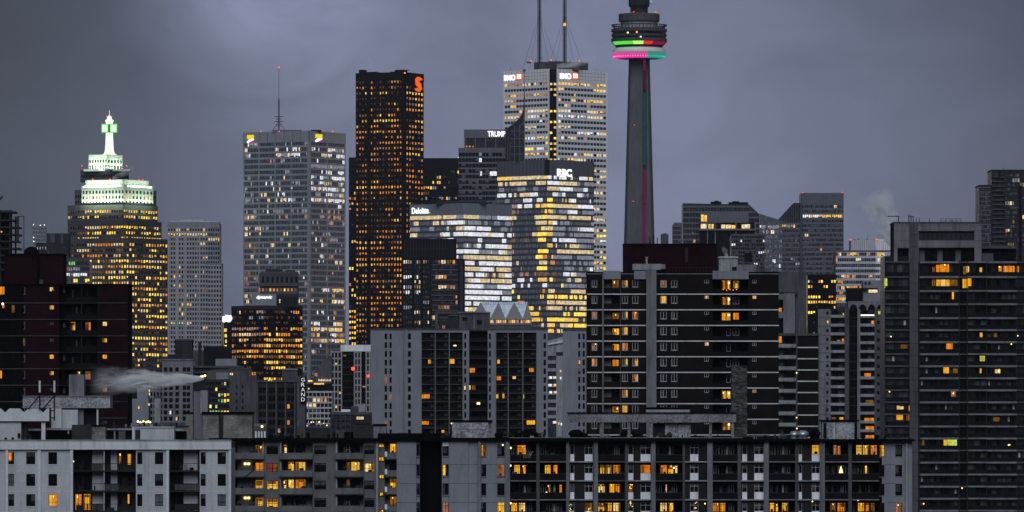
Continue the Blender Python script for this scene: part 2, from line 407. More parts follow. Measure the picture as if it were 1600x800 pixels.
FRAMES = {}
WRNG = random.Random(77)
class Face:
    """a facade: photo columns/rows mapped to metres on it; d = metres behind (+) or in front of (-) its plane"""
    def __init__(s, root, M, D, tfun): s.root, s.M, s.D, s.t = root, M, D, tfun
    def z(s, py): return Z(py, s.D) if py is not None else 0.0
    def box(s, name, p0, p1, y0, y1, d0, d1, mat, par=None, kind=None):
        x0, x1 = s.t(p0), s.t(p1); z1, z0 = s.z(y0), s.z(y1)
        B = s.M @ Matrix.Translation((x0, d0, z0)) @ Matrix.Diagonal((max(x1 - x0, .001), d1 - d0, max(z1 - z0, .001), 1))
        return link(name, cube(mat), par or s.root, B, kind)
    def mb(s, name, mb, par=None, kind=None, smooth=False):
        return link(name, mb.mesh(name, smooth), par or s.root, s.M.copy(), kind)
    def add(s, mb, p0, p1, y0, y1, d0, d1, mat):
        mb.box(s.t(p0), s.t(p1), d0, d1, s.z(y1), s.z(y0), mat)
    def window(s, p0, p1, y0, y1, pane, d=0.12, nm=1, tr=0.0, fm='frame_white', par=None, name='window', fw=0.07):
        """window > pane; nm mullions, tr = transom height as a share of the window (0: none)"""
        w, h = s.t(p1) - s.t(p0), s.z(y0) - s.z(y1)
        key = (round(w, 2), round(h, 2), nm, tr, fm, fw)
        if key not in FRAMES:
            m = MB(); g = 0.10
            m.box(0, w, 0, g, 0, fw, fm); m.box(0, w, 0, g, h - fw, h, fm)
            m.box(0, fw, 0, g, fw, h - fw, fm); m.box(w - fw, w, 0, g, fw, h - fw, fm)
            for i in range(nm):
                c = w * (i + 1) / (nm + 1); m.box(c - fw / 2, c + fw / 2, 0.003, g, fw, h - fw, fm)
            if tr: m.box(fw, w - fw, 0.006, g, h * tr - fw / 2, h * tr + fw / 2, fm)
            FRAMES[key] = m.mesh('window_frame')
        B = s.M @ Matrix.Translation((s.t(p0), d, s.z(y1)))
        wobj = link(name, FRAMES[key], par or s.root, B)
        r = WRNG; warm = pane.startswith('room_')
        if pane == 'room_yellow': pane = r.choice(['room_yellow', 'room_yellow', 'room_yellow', 'room_amber', 'room_amber', 'room_cream', 'room_orange'])
        elif pane == 'room_orange': pane = r.choice(['room_orange', 'room_orange', 'room_orange', 'room_amber', 'room_yellow'])
        s.box('pane', p0, p1, y0, y1, d + 0.06, d + 0.09, pane, wobj)
        if warm and w > 0.5:
            pw, ph = p1 - p0, y1 - y0; q = r.random()
            if q < 0.55: s.box('curtain', p0 + pw * .08, p0 + pw * r.uniform(.2, .42), y0 + ph * .06, y1 - ph * .05, d + .035, d + .055, r.choice(['room_dim', 'room_orange', 'room_dim', 'curtain_grey']), wobj)
            if q < 0.3 or q > 0.8: s.box('curtain', p1 - pw * r.uniform(.15, .34), p1 - pw * .07, y0 + ph * .06, y1 - ph * .05, d + .035, d + .055, r.choice(['room_dim', 'room_orange', 'room_dim']), wobj)
            if r.random() < .6: c = p0 + pw * r.uniform(.1, .5); s.box('furniture', c, c + pw * r.uniform(.2, .45), y1 - ph * r.uniform(.15, .4), y1 - ph * .05, d + .036, d + .05, 'brown_sheet', wobj)
            if r.random() < .35: c = p0 + pw * r.uniform(.25, .75); s.box('lamp', c - .7, c + .7, y0 + ph * .12, y0 + ph * .26, d + .03, d + .05, 'bulb_warm', wobj)
            if r.random() < .3: s.box('blind', p0 + pw * .07, p1 - pw * .07, y0 + ph * .05, y0 + ph * r.uniform(.2, .45), d + .056, d + .062, 'room_dim', wobj)
        return wobj
    def wall(s, name, p0, p1, y0, y1, holes, mat, th=0.3, d=0.0, par=None):
        """a wall with openings cut through (holes: p0, p1, y0, y1)"""
        xs = sorted({p0, p1, *[v for h in holes for v in h[:2] if p0 < v < p1]})
        yb = 5000 if y1 is None else y1
        ys = sorted({y0, yb, *[v for h in holes for v in h[2:] if y0 < v < yb]})
        m = MB()
        for a, b in zip(ys, ys[1:]):
            run = None
            for i, (c, e) in enumerate(zip(xs, xs[1:])):
                open_ = any(h[0] < (c + e) / 2 < h[1] and h[2] < (a + b) / 2 < h[3] for h in holes)
                if not open_:
                    run = (c if run is None else run[0], e)
                if (open_ or i == len(xs) - 2) and run is not None:
                    m.box(s.t(run[0]), s.t(run[1]), d, d + th, 0.0 if b == 5000 else s.z(b), s.z(a), mat); run = None
        return s.mb(name, m, par)
    def text(s, body, p0, p1, y0, y1, mat, d=-0.5, bold=0.0, name='sign', shear=0.0, par=None):
        cu = bpy.data.curves.new('lettering', 'FONT'); cu.body = body; cu.size = 1.0; cu.offset = bold; cu.shear = shear
        cu.extrude = 0.02; cu.resolution_u = 3
        cu.materials.append(MATS[mat])
        tmp = bpy.data.objects.new('lettering', cu); COL.objects.link(tmp)
        bpy.context.view_layer.update()
        me = bpy.data.meshes.new_from_object(tmp.evaluated_get(bpy.context.evaluated_depsgraph_get()))
        bpy.data.objects.remove(tmp)
        xs = [v.co.x for v in me.vertices]; ys = [v.co.y for v in me.vertices]
        sx = (s.t(p1) - s.t(p0)) / (max(xs) - min(xs)); sy = (s.z(y0) - s.z(y1)) / (max(ys) - min(ys))
        for v in me.vertices:
            x, y, z = v.co
            v.co = ((x - min(xs)) * sx, -z * 8.0, (y - min(ys)) * sy)
        if not me.materials: me.materials.append(MATS[mat])
        return link(name, me, par or s.root, s.M @ Matrix.Translation((s.t(p0), d, s.z(y1))))

def bld(name, label, cat, ref, D, group=None):
    """frontal building: Empty at its base under photo column ref, and its front face"""
    o = bpy.data.objects.new(name, None); COL.objects.link(o)
    o.location = (X(ref, D), D, 0); o.empty_display_size = 2
    tag(o, label, cat, group)
    BASIS_root(o)
    return Face(o, Matrix.Identity(4), D, lambda px, x0=X(ref, D), D=D: X(px, D) - x0)
def BASIS_root(o):
    BASIS[o] = Matrix.Identity(4)

def angled(face, xl, xc, xr, a_deg):
    """two facades meeting at the near corner xc; the corner stands at the root of FACE (its ref must be xc)"""
    D = face.D; a = math.radians(a_deg); ca, sa = math.cos(a), math.sin(a); Cx = X(xc, D)
    dx = Cx - face.root.location.x; dy = D - face.root.location.y
    def ql(px): k = (px - 800) / F; return (Cx - k * D) / (ca + k * sa)
    def qr(px): k = (px - 800) / F; return (k * D - Cx) / (sa - k * ca)
    Ln, Rn = ql(xl), qr(xr)
    ML = Matrix(((ca, sa, 0, dx - Ln * ca), (-sa, ca, 0, dy + Ln * sa), (0, 0, 1, 0), (0, 0, 0, 1)))
    MR = Matrix(((sa, -ca, 0, dx), (ca, sa, 0, dy), (0, 0, 1, 0), (0, 0, 0, 1)))
    fl = Face(face.root, ML, D, lambda px: Ln - ql(px)); fr = Face(face.root, MR, D, lambda px: qr(px))
    fl.Ln, fl.Rn = Ln, Rn
    fl.px = (xl, xc); fr.px = (xc, xr)
    return fl, fr

def core(fl, y0, y1, mat, name='glass_body', inset=0.0, par=None):
    z0, z1 = fl.z(y1), fl.z(y0)
    B = fl.M @ Matrix.Translation((inset, inset, z0)) @ Matrix.Diagonal((fl.Ln - 2 * inset, fl.Rn - 2 * inset, z1 - z0, 1))
    return link(name, cube(mat), par or fl.root, B)

class Lit:
    """where rooms are lit on a facade: zones (p0, p1, y0, y1, chance, palette), later zones win"""
    def __init__(s, zones, blind=0.08, seed=1, row=(0.2, 0.7, 1.0, 1.5), stick=0.5, change=0.45, bmat='blind_grey'):
        s.change, s.bmat = change, bmat
        s.z, s.blind, s.r, s.row, s.stick = zones, blind, random.Random(seed), row, stick
    def start_row(s): s.rf = s.r.choice(s.row); s.prev = None; s.pm = None
    def pick(s, px, py):
        p, pal = 0.0, None
        for a, b, c, d, q, w in s.z:
            if a <= px <= b and c <= py <= d: p, pal = q, w
        if pal is None: return None
        pe = p if p >= 0.95 else min(0.97, p * s.rf)
        on = s.prev if (s.prev is not None and s.r.random() < s.stick) else s.r.random() < pe
        s.prev = on
        if on:
            if s.pm is None or s.pm not in pal or s.r.random() < s.change: s.pm = s.r.choice(pal)
            return s.pm
        return s.bmat if s.r.random() < s.blind else None

COUNT = {}
def grid(fc, p0, p1, y0, y1, pitch, sp, nb, pier, wmat, lit=None, pmat=None, proud=0.3, big=(), bigw=1.6, cap=280,
         lname='window', wtrim=0.06, spandrels=True, piers=True, skip=(), trim=True):
    """window wall over the glass body: a spandrel per storey (parts), fine piers (one mesh), rooms behind the glass.
    sp: spandrel share of the storey, nb: bays, pier: pier share of the bay; big: columns of broad piers (parts)"""
    n = int((y1 - y0) / pitch + 0.5)
    if spandrels:
        for i in range(n + 1):
            ya = y0 + i * pitch; yb = ya + pitch * sp
            if yb > y1: break
            fc.box('spandrel', p0, p1, ya, yb, -proud, 0.06, wmat)
    t0, t1 = fc.t(p0), fc.t(p1); bw = (t1 - t0) / nb
    if piers and pier > 0:
        m = MB(); hw = bw * pier / 2
        for j in range(nb + 1):
            c = t0 + j * bw
            m.box(max(c - hw, t0), min(c + hw, t1), -proud * 0.55, 0.05, fc.z(y1), fc.z(y0), pmat or wmat)
        fc.mb('mullion', m, kind='stuff')
    for c in big: fc.box('pier', c - bigw / 2, c + bigw / 2, y0, y1, -proud * 1.5, 0.04, pmat or wmat)
    if lit is None: return
    rest = MB(); root = fc.root
    for i in range(n):
        ya = y0 + (i + sp) * pitch; yb = y0 + (i + 1) * pitch
        if yb > y1 + 0.5: break
        lit.start_row()
        for j in range(nb):
            if j in skip: continue
            u0, u1 = t0 + bw * (j + pier / 2 + wtrim), t0 + bw * (j + 1 - pier / 2 - wtrim)
            px = p0 + (p1 - p0) * (j + .5) / nb
            mt = lit.pick(px, (ya + yb) / 2)
            if mt is None: continue
            za, zb = fc.z(yb), fc.z(ya); h = zb - za
            if mt == lit.bmat:
                q = lit.r.uniform(0.35, 1.0) if trim else lit.r.uniform(.8, 1.); za = zb - h * q
                rest.box(u0, u1, -0.05, 0.02, za, zb, mt); continue
            if trim and lit.r.random() < 0.35: za += h * lit.r.uniform(0.1, 0.4)
            if trim and lit.r.random() < 0.25: u1 -= (u1 - u0) * lit.r.uniform(0.1, 0.5)
            k = COUNT.get(root, 0)
            if k < cap:
                COUNT[root] = k + 1
                B = fc.M @ Matrix.Translation((u0, -0.06, za)) @ Matrix.Diagonal((u1 - u0, 0.08, zb - za, 1))
                link(lname, cube(mt), root, B)
            else: rest.box(u0, u1, -0.06, 0.02, za, zb, mt)
    if rest.v: fc.mb('window_pane', rest, kind='stuff')

def sphere_mesh(name, mat, seg=10, ring=6):
    if name in CUBES: return CUBES[name]
    m = MB(); m.lathe([(math.sin(math.pi * i / ring), -math.cos(math.pi * i / ring)) for i in range(ring + 1)], mat, n=seg)
    CUBES[name] = m.mesh(name, True); return CUBES[name]
def beacon(fc, px, py, mat='beacon_red', r=0.6, d=1.0, name='beacon', par=None):
    if name == 'beacon': r *= 0.72
    return link(name, sphere_mesh('ball_' + mat, mat), par or fc.root, fc.M @ Matrix.Translation((fc.t(px), d, fc.z(py))) @ Matrix.Diagonal((r, r, r, 1)))

# ---------------------------------------------------------------- ground
gm = MB(); gm.poly([(-16000, -1500, 0), (16000, -1500, 0), (16000, 28000, 0), (-16000, 28000, 0)], [(0, 1, 2, 3)], 'ground_asphalt')
ground = link('ground', gm.mesh('ground')); ground['kind'] = 'structure'

WARM = ['lit_yellow', 'lit_orange', 'lit_cream', 'lit_pink', 'lit_dim']
GOLD = ['lit_gold', 'lit_yellow', 'lit_gold', 'lit_orange', 'lit_dim', 'lit_cream']
ORNG = ['lit_orange', 'lit_orange', 'lit_orange', 'lit_pink', 'lit_dim', 'lit_orange', 'lit_yellow']
CREAM = ['lit_cream', 'lit_yellow', 'lit_white', 'lit_pink', 'lit_cream']
WHITE = ['lit_white', 'lit_white', 'lit_pale', 'lit_cream', 'lit_pale']
COOL = ['lit_pale', 'lit_white', 'lit_pale', 'lit_pink', 'lit_cream']

def roof_kit(fc, p0, p1, y, seed, n=6, hmax=5, d=(3, 14), mat='steel_dark'):
    """plant on a roof: boxes, vents and whip aerials, each a part"""
    r = random.Random(seed)
    for i in range(n):
        c = r.uniform(p0, p1); w = r.uniform(0.8, 4.5); h = r.uniform(0.5, 1.0) * hmax * (0.6 if w > 2 else 1)
        dd = r.uniform(*d)
        if r.random() < 0.3: fc.box('aerial', c - .25, c + .25, y - h * 1.8, y + .4, dd, dd + .25, mat)
        else: fc.box('roof_vent', c - w / 2, c + w / 2, y - h * .6, y + .4, dd, dd + r.uniform(1.5, 4), mat)

# ---------------------------------------------------------------- communications tower
D = 5400; s = D / F
f = bld('communications_tower', 'very tall tapering grey concrete tower with a ringed observation pod lit pink and teal', 'tower', 998.6, D)
def shaft_section(z):
    """Y-shaped section: hexagonal core with three fins"""
    t = max(0.0, min(1.0, (z - 60) / 306.0))
    hw = 8.5 + (12.6 - 8.5) * ((Z(92, D) - z) / (Z(92, D) - Z(380, D))) if z > 140 else 14.9 + (140 - z) / 140 * 16.0 * (140 - z) / 140 + (140 - z) * 0.012
    th = 2.6 + hw * 0.06; rc = 4.6 + hw * 0.10
    pts = []
    for k, ang in enumerate((-72, 68, 180)):
        a = math.radians(ang); ux, uy = math.sin(a), -math.cos(a); px_, py_ = -uy, ux
        R_ = hw / abs(math.sin(math.radians(72 if k == 0 else 68))) if k < 2 else hw
        R_ -= 0.25 * th
        pts += [((ux * R_ - px_ * th), (uy * R_ - py_ * th)), ((ux * R_ + px_ * th), (uy * R_ + py_ * th))]
        a2 = math.radians({-72: -2, 68: 124, 180: 234}[ang])
        pts.append((math.sin(a2) * rc, -math.cos(a2) * rc))
    return pts
def loft(zs):
    m = MB(); rings = [shaft_section(z) for z in zs]; n = len(rings[0])
    P = [(x, y, z) for r_, z in zip(rings, zs) for x, y in r_]
    fs = [(i * n + j, i * n + (j + 1) % n, (i + 1) * n + (j + 1) % n, (i + 1) * n + j) for i in range(len(zs) - 1) for j in range(n)]
    fs.append(tuple(range((len(zs) - 1) * n, len(zs) * n)))
    m.poly(P, fs, 'tower_concrete'); return m
zs = [0, 25, 50, 80, 110, 140, 175, 210, 245, 280, 315, Z(86, D)]
f.mb('shaft', loft(zs))
# lift strip with coloured light running up the near groove of the shaft
def groove(z0, z1, mat, x=3.3, y=-5.6, w=2.3):
    m = MB(); m.box(x, x + w, y - 1.6, y + 1.2, z0, z1, mat); return m
f.mb('lift_glass', groove(Z(640, D), Z(93, D), 'steel_dark', 2.9, -5.2, 3.1))
for ya, yb, mt in ((94, 112, 'strip_magenta'), (113, 140, 'strip_plum'), (146, 200, 'strip_teal'), (201, 258, 'strip_teal'), (264, 318, 'strip_magenta'), (319, 400, 'strip_magenta')):
    f.mb('light_strip', groove(Z(yb, D), Z(ya, D), mt))
for px, py in ((991, 196), (989, 315)): beacon(f, px, py, 'beacon_red', 0.5, -9.5)
def ring(name, prof, mat, n=64, a0=0., a1=360., par=None, smooth=True):
    m = MB(); m.lathe([(r * s, Z(y, D)) for r, y in prof], mat, n=n, a0=a0, a1=a1)
    return f.mb(name, m, par, smooth=smooth)
rad = ring('radome', [(16, 91.5), (30, 92), (36, 91.6), (39.6, 89.5), (41.6, 86.4), (42.2, 83), (41.4, 79.4), (39.4, 76.6), (36, 74.8), (30, 74.2), (16, 74.2)], 'radome')
for a0, a1, mt in ((-100, 17, 'led_pink'), (17, 100, 'led_teal')):  # emissive skins paint LED light onto the radome, paler where it fades
    ring('light_ring', [(34, 92.2), (37, 91.9), (40.1, 89.9), (42.1, 86.4)], mt, 28, a0, a1, rad)
    ring('light_ring', [(42.1, 86.4), (42.5, 83.4), (42.3, 81.6)], mt + '_soft', 28, a0, a1, rad)
for k in range(30):
    t_ = math.radians(-82 + k * 5.6); mt = 'led_pink_dot' if -82 + k * 5.6 < 17 else 'led_teal_dot'
    link('light_fixture', sphere_mesh('ball_' + mt, mt), f.root, Matrix.Translation((40.9 * s * math.sin(t_), -40.9 * s * math.cos(t_), Z(89.0, D))) @ Matrix.Diagonal((.55, .55, .8, 1)))
ring('pod_base', [(36, 74.2), (36.6, 73.2), (43, 66), (43.6, 65.3), (20, 65.3)], 'steel_dark', smooth=False)
for a0, a1, mt in ((-75, -52, 'led_green'), (-52, -14, 'led_green'), (-14, 8, 'led_lime'), (8, 30, 'led_red'), (30, 72, 'led_wine')):
    ring('light_ring', [(38.9, 71.0), (43.4, 66.0)], mt, 14, a0, a1, smooth=False)
for ya, yb, r0, r1 in ((65.2, 60.8, 43.7, 43.7), (57.6, 54.3, 42.8, 43.6), (50.0, 46.0, 43.6, 43.8)):
    ring('deck', [(20, ya), (r0, ya), (r1, yb), (20, yb)], 'mid_concrete', smooth=False)
for ya, yb in ((60.9, 57.5), (54.4, 49.9)): ring('window_band', [(41.8, ya), (41.8, yb)], 'glass_black', smooth=False)
for ang, yy, mt in ((-26, 53.5, 'bulb_warm'), (-6, 52.5, 'beacon_amber'), (0, 60.4, 'led_teal'), (2, 60.3, 'beacon_white')):
    t_ = math.radians(ang)
    link('lamp', sphere_mesh('ball_' + mt, mt), f.root, Matrix.Translation((42.0 * s * math.sin(t_), -42.0 * s * math.cos(t_), Z(yy, D))) @ Matrix.Diagonal((.8, .8, .9, 1)))
ring('outdoor_deck', [(20, 46), (41, 46), (41, 45), (20, 45)], 'steel_dark', smooth=False)
m = MB()
for k in range(44):
    t_ = math.radians(k * 360 / 44); u, v = math.sin(t_), -math.cos(t_)
    m.bar((u * 38 * s, v * 38 * s, Z(45.5, D)), (u * 43.2 * s, v * 43.2 * s, Z(39.5, D)), 0.32, 'steel_dark', 5)
f.mb('mesh_guard', m, kind='stuff')
ring('guard_rail', [(42.6, 40.2), (43.6, 40.2), (43.6, 38.8), (42.6, 38.8)], 'steel_dark', smooth=False)
ring('upper_drum', [(29, 46), (29, 34.5)], 'pale_concrete')
ring('roof_disc', [(20, 34.2), (31.2, 34.2), (32, 33), (32, 22.5), (31, 21.8), (12, 21.8)], 'mid_concrete', smooth=False)
for k in range(40):
    if 9 <= k % 40 <= 31: continue
    t_ = math.radians(k * 9 + 4)
    if k % 2: beacon(f, 998.6 + 30.5 * math.sin(t_), 21.2, 'beacon_red' if k % 5 == 1 else 'beacon_amber', 0.25, -30.5 * s * math.cos(t_))
ring('upper_shaft', [(13.6, 22), (13.6, 12), (16.4, 9.5), (16.4, -40), (13, -60), (10, -120), (9, -122), (9, -180)], 'steel_dark', 24)
ring('sky_pod', [(9, -150), (14, -156), (14.5, -166), (12, -176), (8, -180), (6, -182)], 'mid_concrete', 32)
ring('antenna', [(3.2, -180), (3.0, -250), (1.6, -252), (1.4, -330), (.5, -331), (.3, -368)], 'pale_concrete', 16)
for k in range(8):
    f.box('antenna_panel', 984.5 + k * 3.7, 987 + k * 3.7, -2, 9, -9.6, -8.4, 'dark_concrete')
link('dish_antenna', sphere_mesh('ball_radome', 'radome'), f.root, Matrix.Translation((X(1017.3, D) - f.root.location.x, -5, Z(4, D))) @ Matrix.Diagonal((1.5, .7, 1.6, 1)))
for px in (990, 1024.5): beacon(f, px, 19.5, 'beacon_red', 0.7, -9)

# ---------------------------------------------------------------- white marble tower with twin masts
D = 5000
f = bld('marble_tower', 'tall white marble office tower with a black corner notch and twin lattice masts', 'skyscraper', 864, D)
fl, fr = angled(f, 787, 864, 948.6, 45)
core(fl, 108, None, 'glass_black')
par_ = []
for fc, p0, p1 in ((fl, 787, 858.4), (fr, 869.8, 948.6)):
    fc.box('parapet', p0, p1, 107, 127.6, -0.5, 0.3, 'marble')
    m = MB()
    t0, t1 = fc.t(p0), fc.t(p1)
    for j in range(1, 16): m.box(t0 + (t1 - t0) * j / 16 - .09, t0 + (t1 - t0) * j / 16 + .09, -0.53, -0.4, fc.z(127.6), fc.z(107), 'pewter_metal')
    for j in range(1, 4): m.box(t0, t1, -0.525, -0.4, fc.z(107 + 5.1 * j) - .09, fc.z(107 + 5.1 * j) + .09, 'pewter_metal')
    fc.mb('panel_joint', m, kind='stuff')
    zone = [(p0, p1, 100, 600, 0.5, CREAM), (p0, p1, 126, 160, 0.8, ['lit_yellow', 'lit_cream', 'lit_pink', 'lit_yellow']), (p0, p1, 230, 600, 0.6, GOLD + CREAM)]
    grid(fc, p0 + 1.6, p1 - 1.6, 123.4, 520, 8.46, 0.52, 15, 0.14, 'marble', Lit(zone, 0.05, 3 + int(p0)), proud=0.45, cap=290)
    for c in (p0 + .9, p1 - .9): fc.box('pier', c - 1.0, c + 1.0, 107.6, 520, -0.62, 0.1, 'marble')
# dark notch at the corner with a lit stair landing on each storey
r_ = random.Random(5)
for side, (fc, p0, p1) in enumerate(((fl, 858.6, 863.4), (fr, 864.6, 869.6))):
    for i in range(46):
        y = 131 + i * 8.46
        if y > 515: break
        if r_.random() < 0.72:
            a_, b_ = p0 + 0.8, p1 - 0.6
            fc.box('window', a_, b_, y - 1.5, y + 1.9, -0.08, 0.02, r_.choice(['lit_yellow', 'lit_gold', 'lit_cream']))
fl.box('penthouse', 826, 863, 95, 108, 6, 40, 'mid_concrete'); 
f.box('penthouse', 842, 905, 97, 108, 14, 34, 'mid_concrete')
roof_kit(f, 822, 905, 96, 11, 9, 6, (10, 20)); roof_kit(f, 795, 935, 107, 12, 10, 3, (12, 30))
for px, py in ((829.5, 94), (861, 93), (905.5, 94)): beacon(f, px, py, 'beacon_red', 0.85, 8); 
def lattice(fc, px, y0, y1, d, w, name='mast', mat='steel_dark'):
    m = MB(); x = fc.t(px); za, zb = fc.z(y1), fc.z(y0); n = int((zb - za) / (w * 1.4)); st = (zb - za) / n
    c4 = [(x - w, d - w), (x + w, d - w), (x + w, d + w), (x - w, d + w)]
    for cx, cy in c4: m.bar((cx, cy, za), (cx, cy, zb), w * .22, mat, 5)
    for i in range(n):
        for k in range(4):
            p, q = c4[k], c4[(k + 1) % 4]
            if i % 2: p, q = q, p
            m.bar((*p, za + i * st), (*q, za + (i + 1) * st), w * .13, mat, 4)
    m.bar((x, d, za), (x, d, zb), w * .4, mat, 6)
    return fc.mb(name, m)
for px, yt in ((843, -4), (882.6, -26)):
    ms = lattice(f, px, yt, 97, 20, 1.2)
    f.box('mast_tip', px - .4, px + .4, yt - 40, yt, 19.8, 20.2, 'steel_dark', ms)
    for k in range(9):
        f.box('dipole', px - 3.4 + (k % 3) * .4, px + 3.4 - (k % 2) * .8, 88 - k * 9, 88.7 - k * 9, 19, 19.4, 'steel_dark', ms)
    m = MB()
    for sx in (-26, -15, 16, 30): m.bar((f.t(px), 20, f.z(20)), (f.t(px) + sx * .5, 20 + abs(sx) * .1, f.z(104)), 0.11, 'steel_dark', 4)
    f.mb('guy_wire', m, ms, kind='stuff')
beacon(f, 882.6, 36, 'beacon_amber', 1.7, 18.4)
for fc, p0 in ((fl, 789), (fr, 874)):
    fc.text('BMO', p0, p0 + (17 if fc is fl else 17), 113.6, 122.6, 'sign_white', -0.95, 0.008)
    c_ = p0 + 23.6 - (0.3 if fc is fl else 0)
    m = MB(); rr = fc.t(c_ + 5.6) - fc.t(c_); zc = fc.z(117.2); xc = fc.t(c_)
    m.prism([(xc + rr * math.cos(t * math.pi / 12), zc + (fc.z(111.4) - zc) * math.sin(t * math.pi / 12)) for t in range(24)], -0.9, -0.55, 'sign_red')
    rd = fc.mb('sign_roundel', m)
    m = MB(); w_ = rr * .2
    for k in (-1, 0, 1): m.box(xc + k * w_ * 2.1 - w_ * .8, xc + k * w_ * 2.1 + w_ * .8, -1.02, -0.92, zc - .3, zc + 1.9, 'sign_white')
    m.box(xc - rr * .62, xc + rr * .62, -1.02, -0.92, zc - 1.5, zc - .6, 'sign_white')
    fc.mb('sign_mark', m, rd)

# ---------------------------------------------------------------- dark granite tower with orange letter
D = 5050
f = bld('granite_tower', 'tall dark granite office tower with orange lit windows and an orange S sign', 'skyscraper', 631, D)
fl, fr = angled(f, 556, 631, 661.6, 25)
core(fl, 113, None, 'glass_black')
z1 = [(550, 640, 120, 560, 0.34, ORNG + ['lit_dim', 'lit_dim']), (550, 640, 185, 230, 0.85, ['lit_orange', 'lit_orange', 'lit_orange', 'lit_yellow']), (550, 640, 230, 260, 0.5, ORNG), (550, 640, 290, 296, 0.9, ['lit_yellow', 'lit_orange']),
      (550, 640, 375, 425, 0.88, ['lit_orange', 'lit_orange', 'lit_orange', 'lit_yellow']), (550, 640, 425, 530, 0.6, ORNG), (596, 640, 365, 530, 0.8, ORNG)]
z2 = [(630, 665, 130, 560, 0.35, ORNG), (630, 665, 140, 250, 0.75, ['lit_yellow', 'lit_orange', 'lit_orange', 'lit_pink']), (630, 665, 260, 300, 0.5, ORNG)]
fl.box('parapet', 556, 631, 112.5, 124.5, -0.45, 0.2, 'granite'); fr.box('parapet', 631, 661.6, 112.5, 124.5, -0.45, 0.2, 'granite')
grid(fl, 556, 628.5, 120.6, 540, 8.66, 0.56, 16, 0.46, 'granite', Lit(z1, 0.65, 21, bmat='lit_faint', row=(.6, 1.0, 1.15), stick=0.3), cap=230, skip=(4,))
grid(fr, 633.5, 661.6, 120.6, 540, 8.66, 0.54, 6, 0.42, 'granite', Lit(z2, 0.6, 22, bmat='lit_faint', row=(.6, 1.0, 1.2), stick=.3), cap=290)
fl.box('pier', 573.2, 577.8, 113, 300, -0.75, 0.1, 'granite'); fl.box('pier', 627.6, 630.9, 112.8, 540, -0.7, 0.1, 'granite'); fr.box('pier', 631, 634.2, 112.8, 540, -0.7, 0.1, 'granite')
fl.box('roof_plant', 559, 566, 107, 113, 2, 8, 'black_metal'); fl.box('roof_plant', 566, 584, 110.5, 113, 4, 10, 'black_metal')
fl.box('roof_plant', 606, 619, 111, 113, 4, 10, 'black_metal'); fr.box('crane_cradle', 633, 640, 108.5, 113, 2, 9, 'black_metal'); f.box('crane_arm', 626, 640, 108.3, 109.3, 6, 7, 'black_metal')
beacon(f, 632.5, 114, 'beacon_amber', 0.9, -0.6)
# letter S, drawn as a ribbon
def ribbon(fc, pts, w, d, mat, name, par=None):
    m = MB(); P = [Vector((fc.t(a), fc.z(b))) for a, b in pts]; L_, R_ = [], []
    for i, p in enumerate(P):
        tn = (P[min(i + 1, len(P) - 1)] - P[max(i - 1, 0)]).normalized(); nn = Vector((-tn.y, tn.x)); ww = w[i] if isinstance(w, (list, tuple)) else w
        L_.append(p + nn * ww); R_.append(p - nn * ww)
    for i in range(len(P) - 1):
        q = [L_[i], R_[i], R_[i + 1], L_[i + 1]]
        m.prism([(v.x, v.y) for v in q], d, d + .3, mat)
    return fc.mb(name, m, par)
S_ = [(658.4, 121.3), (655, 120.6), (651.4, 121.4), (649, 124), (649.6, 127), (652.3, 129.4), (655.4, 131.8), (656.3, 134.6), (654.2, 137.2), (650.6, 138.2), (647, 137.4)]
ribbon(fr, S_, [.5, 1.3, 1.9, 2.2, 2.4, 2.6, 2.4, 2.2, 1.9, 1.3, .5], -0.9, 'sign_orange', 'sign')

# ---------------------------------------------------------------- black towers behind it
D = 5250
f = bld('black_tower', 'narrow black office tower edge squeezed behind the dark granite tower and the silver tower', 'skyscraper', 545, D)
f.box('glass_body', 545, 612, 247, None, 0, 30, 'glass_black')
f.box('parapet', 545, 612, 246, 264, -0.4, 0.2, 'black_metal')
grid(f, 545, 611, 262, 560, 8.4, 0.5, 17, 0.25, 'black_metal', Lit([(545, 560, 300, 380, 0.4, WARM), (540, 612, 380, 480, 0.2, GOLD), (540, 612, 480, 560, 0.75, GOLD)], 0.02, 31))
f = bld('black_tower', 'flat black office tower with rows of yellow windows beside the granite tower with orange letter', 'skyscraper', 690, 5300)
f.box('glass_body', 650, 718, 248, None, 0, 30, 'glass_black')
f.box('parapet', 650, 718, 247, 266, -0.4, 0.2, 'black_metal')
grid(f, 650, 718, 262.8, 420, 8.25, 0.45, 19, 0.22, 'black_metal', Lit([(640, 720, 240, 420, 0.5, ['lit_yellow', 'lit_gold', 'lit_orange', 'lit_pale', 'lit_dim'])], 0.1, 32, row=(0.3, 1.0, 1.5)))
for px in (652, 716): beacon(f, px, 246, 'beacon_white', 0.4, 1)

